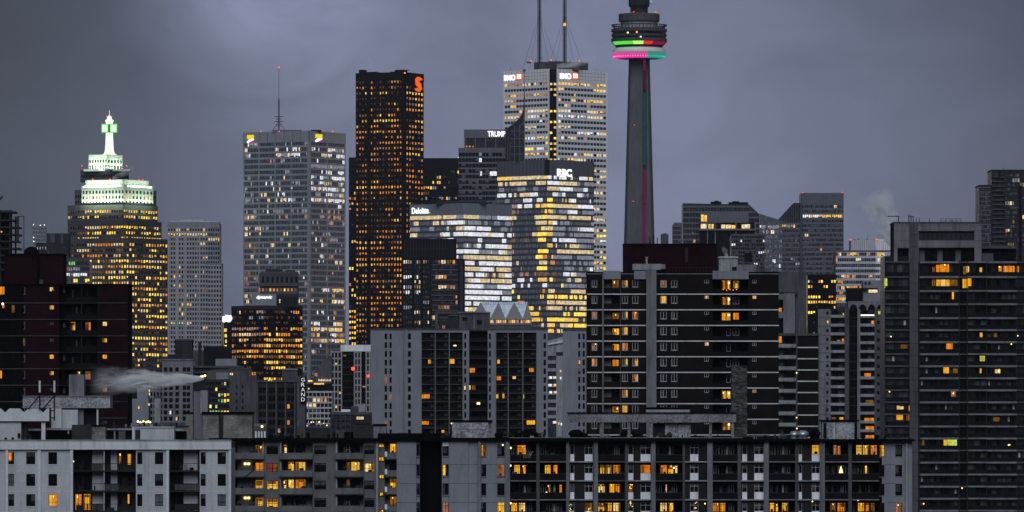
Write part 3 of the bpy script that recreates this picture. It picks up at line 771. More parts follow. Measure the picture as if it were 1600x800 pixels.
# ---------------------------------------------------------------- silver tower with banded facade and antenna
D = 4900
f = bld('silver_tower', 'broad silver banded office tower with yellow and magenta sign squares and a roof antenna', 'skyscraper', 483, D)
fl, fr = angled(f, 380, 483, 539.5, 30)
core(fl, 205, None, 'glass_blue')
for fc, p0, p1 in ((fl, 380, 483), (fr, 483, 539.5)): fc.box('parapet', p0, p1, 204.5, 221.5, -0.5, 0.3, 'silver_metal')
zl = [(380, 485, 220, 600, 0.13, COOL), (380, 485, 225, 330, 0.2, COOL + ['lit_pale']), (380, 405, 330, 560, 0.34, ['lit_pink', 'lit_dim', 'lit_dim', 'lit_cream']), (430, 470, 228, 262, 0.7, WHITE + ['lit_cream'])]
zr = [(480, 545, 220, 600, 0.25, COOL + ['lit_dim', 'lit_pink']), (480, 545, 228, 325, 0.86, ['lit_white', 'lit_pale', 'lit_white', 'lit_pale', 'lit_cream']), (480, 545, 330, 360, 0.35, ['lit_orange', 'lit_pink', 'lit_pale']), (480, 545, 440, 545, 0.65, ['lit_cream', 'lit_pink', 'lit_yellow', 'lit_white'])]
grid(fl, 380, 483, 217.8, 600, 8.8, 0.36, 44, 0.10, 'silver_metal', Lit(zl, 0.5, 41, stick=.3, bmat='blind_grey'), big=(381, 405, 430, 455), bigw=1.3, cap=170)
grid(fr, 483, 539.5, 217.8, 600, 8.8, 0.36, 24, 0.10, 'silver_metal', Lit(zr, 0.6, 42, stick=.5, bmat='blind_grey'), big=(511, 538.6), bigw=1.3, cap=290)
fl.box('pier', 480.5, 483, 204.6, 600, -0.7, 0.2, 'silver_metal'); fr.box('pier', 483, 485.2, 204.6, 600, -0.7, 0.2, 'silver_metal')
for j in range(1, 8):
    fl.box('parapet_seam', 380 + 103 * j / 8 - .3, 380 + 103 * j / 8 + .3, 205, 221, -0.56, -0.4, 'pewter_metal')
f.box('penthouse', 425, 470, 201.5, 206, 14, 34, 'pewter_metal'); f.box('roof_plant', 485, 501, 202, 206, 10, 18, 'black_metal'); f.box('roof_plant', 478, 484, 203.4, 206, 10, 18, 'black_metal')
ms = lattice(f, 434.2, 152, 204, 20, .5, 'antenna'); f.box('antenna_whip', 433.95, 434.45, 104, 152, 19.8, 20.1, 'steel_dark', ms)
for yy, w_ in ((180, 7), (183.6, 4), (187.5, 7), (193, 4)): f.box('antenna_arm', 434.2 - w_, 434.2 + w_, yy, yy + .9, 19.2, 20.6, 'steel_dark', ms)
m = MB()
for sx in (-11, 11): m.bar((f.t(434.2), 20, f.z(187)), (f.t(434.2 + sx), 20, f.z(204)), .22, 'steel_dark', 4)
f.mb('antenna_brace', m, ms, kind='stuff')
beacon(f, 434.2, 103, 'beacon_red', 0.95, 19.9)
for px in (407.5, 436, 477, 519.5): beacon(f, px, 205, 'beacon_red', 0.7, 3)
for fc, c in ((fl, 392), (fr, 497.2)):
    fc.box('sign', c - 5.2, c + 5.2, 208.6, 214.8, -0.8, -0.45, 'sign_yellow')
    m = MB(); u = fc.t
    m.prism([(u(c - 5.2), fc.z(221)), (u(c - .5), fc.z(220.8)), (u(c + 5.4), fc.z(215.8)), (u(c + 4.2), fc.z(214.9)), (u(c - 1.2), fc.z(215.2)), (u(c - 5.2), fc.z(218.8))], -0.8, -0.45, 'sign_white'); fc.mb('sign', m)
    m = MB(); m.prism([(u(c - 4), fc.z(221.4)), (u(c + 4), fc.z(221.4)), (u(c + 5.2), fc.z(217)), (u(c + 3.4), fc.z(217.2))], -0.86, -0.5, 'sign_magenta'); fc.mb('sign', m)

# ---------------------------------------------------------------- dark tower with ogee dome, lettered sign
D = 4850
f = bld('domed_tower', 'dark glass tower with a pointed curved dome spire and white capital lettering', 'skyscraper', 770, D)
f.box('glass_body', 725.5, 812, 203, None, 4, 36, 'glass_slate')
f.box('glass_body', 716.5, 800, 232, None, 0, 30, 'glass_black')
f.box('parapet', 725, 790.5, 202, 215, 3.4, 4.2, 'pewter_metal')
f.box('parapet', 716.2, 790, 231, 236, -0.5, 0.1, 'pewter_metal')
grid(f, 716.5, 790, 236, 420, 8.6, 0.30, 14, 0.08, 'pewter_metal', Lit([(716, 800, 236, 320, 0.10, ['lit_pale', 'lit_white']), (716, 800, 320, 420, .1, WARM)], 0.25, 51))
for k in range(4): f.box('pier', 726 + k * 16, 727.2 + k * 16, 215, 231, 3.5, 4.1, 'pewter_metal')
for k in range(3): f.box('window', 727.8 + k * 5, 730.2 + k * 5, 227.4, 229.6, 3.5, 3.9, 'lit_orange')
for a_, b_ in ((750.5, 753), (765.5, 777)): f.box('window', a_, b_, 268, 274.5, -0.9, -0.2, 'lit_white')
f.text('TRUMP', 762, 789.5, 204.6, 213.4, 'sign_white', 2.6, 0.02)
# dome: a quarter ogee with ribs, flat on its east side
m = MB(); u = f.t
prof = [(820, 320), (820, 172), (819.4, 112), (818.8, 112), (818.4, 160), (817.6, 172), (815.5, 178.5), (812, 184.5), (807, 190), (801.5, 194.5), (796, 198.5), (791.5, 203), (789.6, 209), (789.4, 320)]
m.prism([(u(a), f.z(b)) for a, b in reversed(prof)][::-1], -2, 16, 'steel_dark')
f.mb('dome', m)
ribs = MB()
for off in (0, 9, 17):
    arc = [(820.4 - off * .12 - 1.2, 176 + off * .9)] + [(a + off * .42 if a + off * .42 < 819.4 else 819.4, b + off * 1.15) for a, b in ((815.5, 178.5), (812, 184.5), (807, 190), (801.5, 194.5), (796, 198.5), (791.5, 203), (789.8, 209), (789.6, 240))]
    for (a, b), (c, d_) in zip(arc, arc[1:]): ribs.bar((u(a), -2.3, f.z(b)), (u(c), -2.3, f.z(d_)), .32, 'pewter_metal', 5)
for yy in (205, 217, 229, 241): ribs.box(u(797), u(819.8), -2.35, -1.9, f.z(yy) - .25, f.z(yy) + .25, 'pewter_metal')
for xx in (804, 812, 819.3): ribs.box(u(xx) - .25, u(xx) + .25, -2.4, -1.9, f.z(320), f.z(196 if xx < 815 else 178), 'pewter_metal')
f.mb('dome_rib', ribs, kind='stuff')
f.box('finial', 818.3, 820.1, 150, 156, -1, 1, 'steel_dark'); f.box('finial', 817.5, 820.3, 167, 170, -1.5, 1.5, 'steel_dark')

# ---------------------------------------------------------------- banded glass tower with white lettered sign
D = 4700
f = bld('banded_tower', 'glass office tower glowing gold at its corner with a blazing white rooftop sign', 'skyscraper', 855, D)
fl, fr = angled(f, 777, 855, 928, 43)
core(fl, 250, None, 'glass_silver')
for fc, p0, p1 in ((fl, 777, 855), (fr, 855, 928)):
    fc.box('roof_screen', p0, p1, 249.5, 274, -0.5, 0.3, 'pewter_metal')
    m = MB(); t0, t1 = fc.t(p0), fc.t(p1)
    for j in range(1, 36): m.box(t0 + (t1 - t0) * j / 36 - .08, t0 + (t1 - t0) * j / 36 + .08, -0.6, -0.4, fc.z(273.5), fc.z(250), 'silver_metal')
    fc.mb('mullion', m, kind='stuff')
fl.box('pier', 851.5, 855, 249.6, 274.4, -0.7, 0.2, 'steel_dark'); fr.box('pier', 855, 857.5, 249.6, 274.4, -0.7, 0.2, 'steel_dark')
zl = [(770, 860, 270, 520, 0.34, COOL + ['lit_white']), (777, 860, 272, 286, 0.8, ['lit_yellow', 'lit_cream', 'lit_cream']), (777, 860, 286, 304, 0.55, WHITE + ['lit_cream']), (838, 858, 320, 445, 0.9, GOLD), (800, 836, 330, 420, 0.14, WARM), (770, 860, 452, 520, 0.6, ['lit_gold', 'lit_yellow', 'lit_cream', 'lit_orange'])]
zr = [(850, 930, 270, 520, 0.75, ['lit_pale', 'lit_white', 'lit_pale', 'lit_cream', 'lit_pale']), (850, 930, 272, 335, 0.82, WHITE + ['lit_cream']), (850, 864, 300, 440, 0.85, ['lit_gold', 'lit_yellow', 'lit_cream']), (850, 880, 410, 450, 0.25, GOLD), (850, 930, 455, 520, 0.7, ['lit_gold', 'lit_yellow', 'lit_cream'])]
grid(fl, 777, 855, 270.6, 520, 8.9, 0.34, 44, 0.09, 'pewter_metal', Lit(zl, 0.6, 61, row=(.5, .9, 1.1, 1.3), stick=.6, change=.07, bmat='sheen_pale'), pmat='silver_metal', cap=150, trim=False, wtrim=.02)
grid(fr, 855, 928, 270.6, 520, 8.9, 0.34, 44, 0.09, 'pewter_metal', Lit(zr, 0.75, 62, row=(.6, .9, 1.1, 1.3), stick=.6, change=.07, bmat='sheen_pale'), pmat='silver_metal', cap=290, trim=False, wtrim=.02)
fr.text('RBC', 869.3, 892, 263, 275, 'sign_white', -0.95, 0.05)
roof_kit(f, 790, 915, 250, 61, 7, 2.5, (12, 30))

# ---------------------------------------------------------------- bright glass block with lettered sign
D = 4550
f = bld('bright_glass_block', 'white glowing glass office block with white lettering ended by a green dot', 'office building', 724, D)
fl, fr = angled(f, 641, 724, 799.3, 42)
core(fl, 318, None, 'glass_pale')
for fc, p0, p1 in ((fl, 641, 724), (fr, 724, 799.3)):
    fc.box('roof_screen', p0, p1, 317.5, 335.6, -0.5, 0.3, 'blue_concrete' if fc is fl else 'silver_metal')
    m = MB(); t0, t1 = fc.t(p0), fc.t(p1)
    for j in range(1, 30): m.box(t0 + (t1 - t0) * j / 30 - .07, t0 + (t1 - t0) * j / 30 + .07, -0.58, -0.4, fc.z(335.4), fc.z(318), 'pewter_metal')
    fc.mb('mullion', m, kind='stuff')
zl = [(640, 725, 330, 520, 0.6, ['lit_pale', 'lit_pale', 'lit_white', 'lit_pale', 'lit_cream']), (640, 725, 333, 345, 0.75, ['lit_cream', 'lit_yellow', 'lit_yellow', 'lit_pale']), (700, 725, 345, 520, 0.9, ['lit_cream', 'lit_white', 'lit_yellow'])]
zr = [(720, 800, 330, 520, 0.94, ['lit_white', 'lit_white', 'lit_cream', 'lit_pale', 'lit_white', 'lit_cream']), (720, 800, 366, 376, 0.15, COOL), (720, 800, 345, 365, 0.7, WHITE), (720, 800, 428, 436, 0.7, ['lit_cream', 'lit_pink', 'lit_white'])]
grid(fl, 641, 724, 332.4, 520, 9.05, 0.32, 44, 0.10, 'pewter_metal', Lit(zl, 0.8, 71, row=(.7, 1.0, 1.2), stick=.6, change=.07, bmat='sheen_pale'), pmat='silver_metal', cap=130, wtrim=.02, trim=False)
grid(fr, 724, 799.3, 332.4, 520, 9.05, 0.30, 44, 0.10, 'pewter_metal', Lit(zr, 0.8, 72, row=(1.0, 1.03), stick=.5, change=.06, bmat='sheen_pale'), pmat='silver_metal', cap=290, wtrim=.02, trim=False)
fl.text('Deloitte', 645, 670.8, 322.4, 332, 'sign_white', -0.95, 0.012)
fl.box('sign_dot', 671.4, 673.2, 330.2, 332, -0.95, -0.6, 'sign_green')
f.box('penthouse', 681, 760, 313, 318.5, 12, 34, 'steel_dark'); roof_kit(f, 684, 756, 313, 71, 8, 2, (14, 30))

# ---------------------------------------------------------------- dark condominium in front of it
D = 4000
f = bld('dark_condominium', 'dark condominium with white balcony edges standing before the white glowing glass block', 'apartment tower', 680, D)
f.box('glass_body', 630, 726, 405, None, 0, 24, 'glass_slate')
f.box('upper_block', 630, 713, 373, 406, 0.5, 22, 'black_metal')
for k in range(18): f.box('louvre', 632 + k * 4.5, 633 + k * 4.5, 376, 403, 0.2, 0.6, 'steel_dark')
f.box('upper_block', 638, 700, 388.4, 390, -0.2, 0.5, 'steel_dark')
grid(f, 630, 671, 404, 520, 7.9, 0.32, 12, 0.3, 'black_metal', Lit([(630, 671, 404, 520, 0.25, COOL + ['lit_dim'])], 0.2, 81))
grid(f, 671, 716, 404, 520, 7.9, 0.3, 10, 0.1, 'black_metal', Lit([(671, 726, 404, 520, 0.22, ['lit_orange', 'lit_pink', 'lit_cream', 'lit_dim'])], 0.2, 82))
for i in range(14):
    f.box('balcony_slab', 674 + (i % 2) * .8, 715.6, 413.4 + 7.9 * i, 414.3 + 7.9 * i, -1.6, 0.2, 'grey_concrete')
    f.box('balcony_slab', 648, 657, 413.6 + 7.9 * i, 414.3 + 7.9 * i, -1.2, 0.2, 'mid_concrete')
for c in (645, 659, 672.6, 716.5, 725): f.box('pier', c - 1.6, c + 1.6, 405, 520, -0.6, 0.1, 'black_metal')
f.box('roof_slab', 713, 726.5, 404.3, 405.6, -0.4, 20, 'black_metal')

# ---------------------------------------------------------------- folded glass roof pavilion
D = 4300
f = bld('folded_roof_hall', 'low hall with a folded row of pyramid glass roofs over a lit window strip', 'hall', 785, D)
u = f.t; zt, zb = f.z(472), f.z(498)
tops = [750, 758, 787, 803, 821]
def tri(a, b, c, mat, name='roof_facet'):
    m = MB(); P = [Vector(a), Vector(b), Vector(c)]; nrm = (P[1] - P[0]).cross(P[2] - P[0]).normalized() * .35
    m.poly([*P, *[p + nrm for p in P]], [(0, 1, 2), (5, 4, 3), (0, 3, 4, 1), (1, 4, 5, 2), (2, 5, 3, 0)], mat); return f.mb(name, m)
valley = [735, 766, 790, 817, 831]; peak = [751, 779, 803.5, 824]
for i, c in enumerate(peak):
    tri((u(valley[i]), 0, zb), (u(valley[i + 1]), 0, zb), (u(c), 5, zt), 'glass_slate')
    if i + 1 < len(peak): tri((u(valley[i + 1]), 0, zb), (u(peak[i + 1]), 5, zt), (u(c), 5, zt), 'glass_pale')
    m = MB()
    if i + 1 < len(peak):
        for k in range(1, 7):
            t_ = k / 7; A = Vector((u(valley[i + 1]), -.2, zb)); B_ = Vector((u(c) + (u(peak[i + 1]) - u(c)) * t_, 4.7, zt)); m.bar(A.lerp(B_, .12), B_, .13, 'steel_dark', 4)
            A2 = Vector((u(valley[i + 1]), -.2, zb)).lerp(Vector((u(c), 4.7, zt)), t_); B2 = Vector((u(valley[i + 1]), -.2, zb)).lerp(Vector((u(peak[i + 1]), 4.7, zt)), t_); m.bar(A2, B2, .13, 'steel_dark', 4)
        f.mb('glazing_bar', m, kind='stuff')
f.box('roof_body', 752, 824, 472.4, 500, 5.4, 18, 'steel_dark')
f.box('wall', 735, 831, 498, None, 0.4, 18, 'mid_concrete'); f.box('eave', 734, 832, 497.4, 499.4, -0.6, 0.6, 'pale_concrete')
for k in range(24):
    if k % 7 != 3: f.box('window', 763.4 + k * 2.8, 765.6 + k * 2.8, 500, 504.6, 0.25, 0.45, ['lit_orange', 'lit_yellow', 'lit_cream', 'lit_pink'][k % 4])
f.box('cornice', 750, 831, 505.4, 507, -0.2, 0.5, 'pale_concrete')

# ---------------------------------------------------------------- stepped tower with lit crown and spire
D = 4900; s = D / F
f = bld('stepped_tower', 'stepped stone office tower with floodlit pale green crown and a white lit spire', 'skyscraper', 198, D)
A_ = 30
def tier(xl, xr, y0, y1, d, wm, lit, nb, sp=.5, pier=.35, seed=1, gl='glass_black', share=.62, body='glass_body', pitch=8.6, cap=290):
    xc = xl + (xr - xl) * share
    D0 = f.D; f.D = D + d
    fl, fr = angled(f, xl, xc, xr, A_); f.D = D0
    core(fl, y0, y1, gl, body)
    for fc, a, b, n in ((fl, xl, xc, nb), (fr, xc, xr, max(4, int(nb * (1 - share) / share)))):
        fc.box('parapet', a, b, y0 - .6, y0 + 4, -0.45, 0.2, wm)
        grid(fc, a, b, y0 + 3.4, min(y1 or 580, 580), pitch, sp, n, pier, wm, Lit(lit, .5, seed + int(a), bmat='lit_faint', row=(.55, .9, 1.1, 1.2), stick=.35) if lit else None, cap=cap)
        m = MB()
    return fl, fr
hot = [(90, 270, 300, 600, 0.78, GOLD + ['lit_cream']), (90, 128, 330, 440, 0.4, WARM), (132, 270, 318, 374, 0.9, GOLD + ['lit_cream', 'lit_yellow']), (190, 270, 376, 392, 0.45, GOLD), (140, 270, 395, 580, 0.88, GOLD)]
tier(103, 262, 372, None, -6, 'bronze_stone', hot, 24, seed=101, cap=250)
tier(106, 252, 345, 380, 0, 'bronze_stone', hot, 24, seed=102)
tier(106, 246, 320, 350, 6, 'bronze_stone', hot, 23, seed=103)
tier(117, 244, 296, 324, 14, 'bronze_stone', None, 20, seed=104)
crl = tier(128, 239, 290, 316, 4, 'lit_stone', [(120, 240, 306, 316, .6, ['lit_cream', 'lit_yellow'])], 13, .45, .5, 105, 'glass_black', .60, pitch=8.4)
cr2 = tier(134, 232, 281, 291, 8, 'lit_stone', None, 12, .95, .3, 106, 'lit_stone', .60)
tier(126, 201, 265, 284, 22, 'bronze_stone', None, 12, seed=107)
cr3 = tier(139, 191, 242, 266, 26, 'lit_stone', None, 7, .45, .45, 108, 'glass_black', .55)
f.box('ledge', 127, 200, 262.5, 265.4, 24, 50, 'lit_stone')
for px, py in ((128, 259), (198, 259), (145, 280), (172, 280), (217, 281), (223, 281)): beacon(f, px, py, 'beacon_red', 0.7, 0)
# spire: flared white stem, cube with green lit faces, finial
u = f.t; cx = 165.5; dd = 42
def spire_ring(name, prof, mat, n=20):
    m = MB(); m.lathe([(r * s, f.z(y)) for r, y in prof], mat, c=(u(cx), dd), n=n); return f.mb(name, m, smooth=True)
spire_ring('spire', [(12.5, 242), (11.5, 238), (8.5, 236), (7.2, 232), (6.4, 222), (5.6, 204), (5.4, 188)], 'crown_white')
for a0, a1, b0, b1 in ((153.6, 164.4, 190, 204), (166.8, 178.4, 190, 204)):
    f.box('sign_panel', a0, a1, b0, b1, dd - 5, dd - 4, 'sign_green')
    f.box('sign', a0 + 1.6, a1 - 1.4, b0 + 1.8, b1 - 1.6, dd - 5.3, dd - 5.02, 'crown_white')
f.box('sign_box', 154, 178, 190.4, 203.6, dd - 4, dd + 4, 'steel_dark')
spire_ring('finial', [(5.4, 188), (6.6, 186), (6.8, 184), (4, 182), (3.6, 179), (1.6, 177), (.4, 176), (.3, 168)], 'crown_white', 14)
beacon(f, 162, 178, 'beacon_red', 0.6, dd - 3); beacon(f, 169, 178, 'beacon_red', 0.6, dd - 3)
def flood(fc, p0, p1, y, power, d=-7, tilt=-32):
    """floodlights on the setback below, washing the wall above"""
    L = bpy.data.lights.new('floodlight', 'AREA'); L.energy = power; L.shape = 'RECTANGLE'; L.color = (0.80, 1.0, 0.74)
    w = fc.t(p1) - fc.t(p0); L.size = w; L.size_y = 1.5
    o = bpy.data.objects.new('floodlight', L); COL.objects.link(o); o.parent = f.root
    o.matrix_basis = fc.M @ Matrix.Translation(((fc.t(p0) + fc.t(p1)) / 2, d, fc.z(y))) @ Matrix.Rotation(math.radians(90 + 38), 4, 'X')
for (fl_, fr_), y, pw in ((crl, 322, 8500), (cr3, 261.5, 8000)):
    for fc in (fl_, fr_):
        L_ = (fc.px[1] - fc.px[0]); flood(fc, fc.px[0] + 1, fc.px[1] - 1, y, pw * L_ / 70)
for fc in cr2: flood(fc, fc.px[0] + 1, fc.px[1] - 1, 290.5, 5200 * (fc.px[1] - fc.px[0]) / 70, -4)

# ---------------------------------------------------------------- pale residential tower
D = 4300
f = bld('pale_condominium', 'pale stone residential tower with a regular grid of small dark windows', 'apartment tower', 300, D)
f.box('glass_body', 262, 343.4, 349, None, 0.2, 24, 'glass_black'); f.box('glass_body', 325, 346.6, 413, None, -2, 20, 'glass_black')
zz = [(260, 350, 345, 380, 0.5, ['lit_yellow', 'lit_cream']), (260, 350, 380, 560, 0.11, ['lit_yellow', 'lit_cream', 'lit_dim', 'lit_yellow'])]
f.box('roof_screen', 262.6, 343, 347, 355, -0.4, 0.3, 'blue_concrete'); f.box('penthouse', 280, 318, 342.6, 348, 6, 16, 'silver_metal'); f.box('penthouse', 266, 342, 344.6, 348, 8, 20, 'silver_metal')
grid(f, 262, 325, 354, 570, 7.3, 0.42, 15, 0.42, 'stone_grid', Lit(zz, .05, 111), cap=100)
f2 = Face(f.root, Matrix.Translation((0, -2, 0)), D, f.t)
grid(f, 325, 343.4, 354, 414, 7.3, 0.42, 5, 0.35, 'blue_concrete', Lit(zz, .2, 112))
grid(f2, 325, 346.6, 413, 570, 7.3, 0.42, 5, 0.42, 'stone_grid', Lit(zz, .05, 113), cap=200)
for c in (263.5, 277, 290, 312): f.box('pier', c - 1.4, c + 1.4, 366, 570, -0.7, 0.1, 'stone_grid')
f.box('roof_slab', 324.6, 347, 411.6, 413.2, -2.6, 18, 'blue_concrete')

# ---------------------------------------------------------------- old stone block with arched top storey
D = 4200
f = bld('arched_stone_block', 'dim old stone office block with tall arched openings near its roof', 'office building', 435, D)
f.box('wall', 406, 465, 424, None, 2, 22, 'bronze_stone')
f.box('cornice', 404.5, 466.5, 427, 429, 0.6, 2.2, 'bronze_stone'); f.box('cornice', 403, 467, 444.5, 447, 0.4, 2.2, 'bronze_stone')
f.wall('arcade', 405, 466, 428.8, 444.8, [(409 + k * 7.4, 413 + k * 7.4, 432, 442) for k in range(8)], 'bronze_stone', .8, 1.0)
for k in range(8): f.box('window', 409 + k * 7.4, 413 + k * 7.4, 432, 442, 1.6, 1.9, 'glass_black')
for k in range(11): f.box('window', 404 + k * 5.6, 406.6 + k * 5.6, 450.6, 455, 1.7, 2.1, ['lit_orange', 'lit_pink', 'lit_dim', 'lit_yellow'][k % 4])
f.box('roof_plant', 414, 440, 420.5, 424.4, 6, 16, 'dark_concrete'); f.box('roof_plant', 446, 460, 421.8, 424.4, 6, 16, 'dark_concrete')

# ---------------------------------------------------------------- dark office block with white lettering on its roof box
D = 3600
f = bld('lettered_office_block', 'dark glass office block full of orange windows with a lettered grey roof box', 'office building', 412, D)
fl, fr = angled(f, 362, 412, 472.5, 48)
core(fl, 478, None, 'glass_black')
for fc, a, b in ((fl, 362, 412), (fr, 412, 472.5)): fc.box('parapet', a, b, 477.2, 483, -0.35, 0.2, 'steel_dark')
zl = [(345, 413, 480, 600, 0.5, ['lit_pink', 'lit_pale', 'lit_orange', 'lit_cream']), (345, 413, 540, 600, 0.62, ORNG + ['lit_yellow'])]
zr = [(412, 475, 480, 500, 0.55, ORNG), (412, 475, 500, 600, 0.72, ['lit_orange', 'lit_yellow', 'lit_gold', 'lit_orange', 'lit_dim'])]
grid(fl, 362, 412, 481, 600, 8.75, 0.45, 13, 0.2, 'black_metal', Lit(zl, .4, 121, bmat='lit_faint'), cap=140)
grid(fr, 412, 472.5, 481, 600, 8.75, 0.45, 16, 0.2, 'black_metal', Lit(zr, .45, 122, bmat='lit_faint'), cap=290)
f.box('side_wing', 347, 364, 492, None, 22, 40, 'glass_black')
for k in range(7): f.box('window', 347.6 + (k % 3) * .8, 351.5, 512.5 + k * 8.7, 517.5 + k * 8.7, 21.7, 22.2, 'lit_gold')
f.box('sign_box', 392.4, 431, 459, 479, 8, 20, 'blue_concrete'); f.box('roof_plant', 431.5, 464, 459.4, 479, 8.6, 22, 'steel_dark')
for k in range(6): f.box('louvre', 433 + k * 5, 435.4 + k * 5, 463, 478, 8.2, 8.8, 'black_metal')
f.box('window', 435.4, 437.2, 467, 473, 8.0, 8.3, 'lit_cream')
f.text('dynamic', 400, 424.4, 461.4, 467.6, 'sign_white', 7.4, 0.03, shear=0.25)
for k, (a, b, c, d_) in enumerate(((345, 349.4, 493, 502.4), (349, 353.4, 491.2, 501.8), (353, 357, 492, 502.4), (356.6, 360.4, 491.4, 500.8))):
    f.box('sign', a, b, c, d_, 20.8 - k * .004, 21.6, 'sign_white')
f.box('aerial', 359.4, 359.9, 483, 493, 23, 23.3, 'steel_dark')

# ---------------------------------------------------------------- far small things on the west side
D = 6200
f = bld('hazy_tower', 'faint small grey tower with white roof lights standing far off in haze', 'tower', 61, D)
f.box('glass_body', 51, 71.4, 353, None, 0, 14, 'glass_silver')
grid(f, 51, 71.4, 353, 400, 6, 0.4, 5, 0.2, 'blue_concrete', None)
for px, py in ((52.5, 351), (63, 352), (69.5, 351.5), (52.6, 371), (52.8, 377)): beacon(f, px, py, 'beacon_white', 0.7, -0.5)
D = 4600
f = bld('plant_roofed_block', 'dim grey flat-roofed block with a paler stair box beside the stepped tower', 'office building', 90, D)
f.box('wall', 73, 108, 364.5, None, 0, 14, 'dark_concrete'); f.box('stair_box', 78, 86, 366, 379, -0.6, 0.4, 'mid_concrete'); f.box('pier', 95, 99, 364, 390, -0.5, 0.4, 'mid_concrete')
f.box('wall', 56, 108, 380, None, -3, 0.2, 'dark_concrete'); roof_kit(f, 60, 72, 380, 131, 4, 4, (-2, -.5))
grid(Face(f.root, Matrix.Translation((0, -3, 0)), D, f.t), 57, 107, 383, 420, 7, .4, 12, .4, 'dark_concrete', Lit([(50, 110, 380, 420, .12, COOL)], .1, 132))
D = 3300
f = bld('lit_strip_block', 'low office block with one bright white window strip in front of the stepped tower', 'office building', 120, D)
f.box('glass_body', 96, 140, 408, None, 0, 18, 'glass_slate')
grid(f, 96, 140, 405, 450, 9, 0.42, 12, 0.12, 'mid_concrete', Lit([(95, 141, 405, 415, .4, ['lit_green', 'lit_cream', 'lit_pale']), (95, 141, 418, 424, .5, ['lit_pale', 'lit_dim']), (95, 135, 425, 433, 1.0, ['lit_white', 'lit_pale']), (95, 141, 434, 450, .4, GOLD)], .3, 133))
f.box('parapet', 95.4, 140.6, 404, 409, -0.4, 0.3, 'mid_concrete')
D = 2300
f = bld('unfinished_tower', 'dark unfinished concrete frame tower with a hoist mast at its edge', 'construction tower', 12, D)
for i in range(9): f.box('floor_slab', -30, 27 + (i % 3) * 1.4 - (4 if i < 2 else 0), 330 + i * 11 + (2 if i else 0), 332.4 + i * 11 + (2 if i else 0), 0, 14, 'dark_concrete')
for i, c in enumerate((-25, -12, 0, 7, 15, 23)): f.box('column', c - 1.1, c + 1.1, 328 if c < 20 else 338, None, 0.6 + (i % 2) * 3, 2 + (i % 2) * 3, 'dark_concrete')
f.box('lift_core', -12, 15, 329, None, 5, 12, 'roof_black'); f.box('parapet', 0, 19.5, 328.6, 333, 0.3, .9, 'steel_dark')
f.box('scaffold', 26, 29, 338, 380, .2, 2, 'steel_dark'); f.box('scaffold', 30, 34.4, 366, 370, .2, 2, 'steel_dark')
hm = f.box('hoist_mast', 36.6, 37.6, 338, None, 0.5, 1, 'steel_dark'); f.box('hoist_arm', 27, 38, 337.4, 338.4, 0.5, 1, 'steel_dark', hm)
beacon(f, 2.4, 362, 'beacon_amber', .35, 0)
m = MB(); m.bar((f.t(-6), 1, f.z(318)), (f.t(4), 1, f.z(306.5)), .35, 'steel_dark', 5); f.mb('crane_tip', m)

# ================================================================ towers east of the communications tower
D = 3500
f = bld('sloped_glass_block', 'grey glass office block with a cut sloping corner and lit penthouse windows', 'office building', 1120, D)
m = MB(); u = f.t
m.prism([(u(1067.6), 0), (u(1187), 0), (u(1187), f.z(334)), (u(1171), f.z(319)), (u(1067.6), f.z(317))], 6, 34, 'glass_slate'); f.mb('glass_body', m)
mm = MB()
for j in range(22): mm.box(u(1068 + j * 4.7) - .07, u(1068 + j * 4.7) + .07, 5.7, 6.1, f.z(430), f.z(318.6 if j < 21 else 320), 'pewter_metal')
f.mb('mullion', mm, kind='stuff')
for i in range(9): f.box('spandrel', 1067.8, 1172 + min(15, i * 9), 321 + i * 8.6, 323.6 + i * 8.6, 5.6, 6.1, 'pewter_metal')
for a, b, c in ((1112, 1128, 314), (1140, 1170, 315), (1118, 1124, 312.6), (1146, 1156, 313.4), (1160, 1166, 316)): f.box('roof_plant', a, b, c, 320, 10, 20, 'black_metal')
f.box('penthouse', 1094.5, 1170, 331, 348, 0, 6.2, 'pewter_metal'); f.box('terrace_slab', 1092, 1181, 357.6, 360, -1.5, 7, 'grey_concrete')
f.box('glass_body', 1094, 1180, 347, 425, 1, 7, 'glass_black')
for a, b, c, d_ in ((1095.5, 1099.6, 335.5, 346), (1100.4, 1104.6, 336, 346), (1095, 1104, 349.6, 357), (1107, 1110.6, 350, 357), (1111.4, 1115, 350, 357), (1127, 1133, 351, 357), (1134, 1142, 351, 357), (1143, 1149, 351.6, 357), (1159, 1172, 350.4, 357)):
    f.box('window', a, b, c, d_, -0.2 if c < 349 else 0.7, 0.1 if c < 349 else 1.05, RNG.choice(['lit_cream', 'lit_yellow', 'lit_cream']))
for a, b, c, d_ in ((1083.6, 1087, 374, 378.6), (1082, 1084, 362.6, 364.4)): f.box('window', a, b, c, d_, 5.3, 5.65, 'lit_pink')
for c in (1105.4, 1117.6, 1150, 1180): f.box('pier', c - .8, c + .8, 347, 425, -0.3, 1.1, 'grey_concrete')
D2 = 3200
f = bld('gridded_block', 'mid-rise block with a close grid of grey window frames under the cut glass corner', 'apartment building', 1168, D2)
f.box('glass_body', 1142.6, 1195, 367.5, None, 0, 20, 'glass_black')
grid(f, 1142.6, 1195, 366, 450, 6.05, 0.42, 15, 0.3, 'mid_concrete', Lit([(1142, 1196, 366, 450, .05, ['lit_white', 'lit_cream'])], .35, 141))
f.box('parapet', 1142, 1195.4, 365.5, 369, -0.5, 0.3, 'mid_concrete'); f.box('plant_recess', 1163, 1175, 395, 409, -0.5, 0.1, 'black_metal')
D = 3600
f = bld('slanted_glass_wing', 'pale blue glass wing with a slanted roofline and scattered white lights', 'office building', 1204, D)
m = MB(); u = f.t
m.prism([(u(1187), 0), (u(1222), 0), (u(1222), f.z(344.8)), (u(1187), f.z(334))], 0, 24, 'glass_silver'); f.mb('glass_body', m)
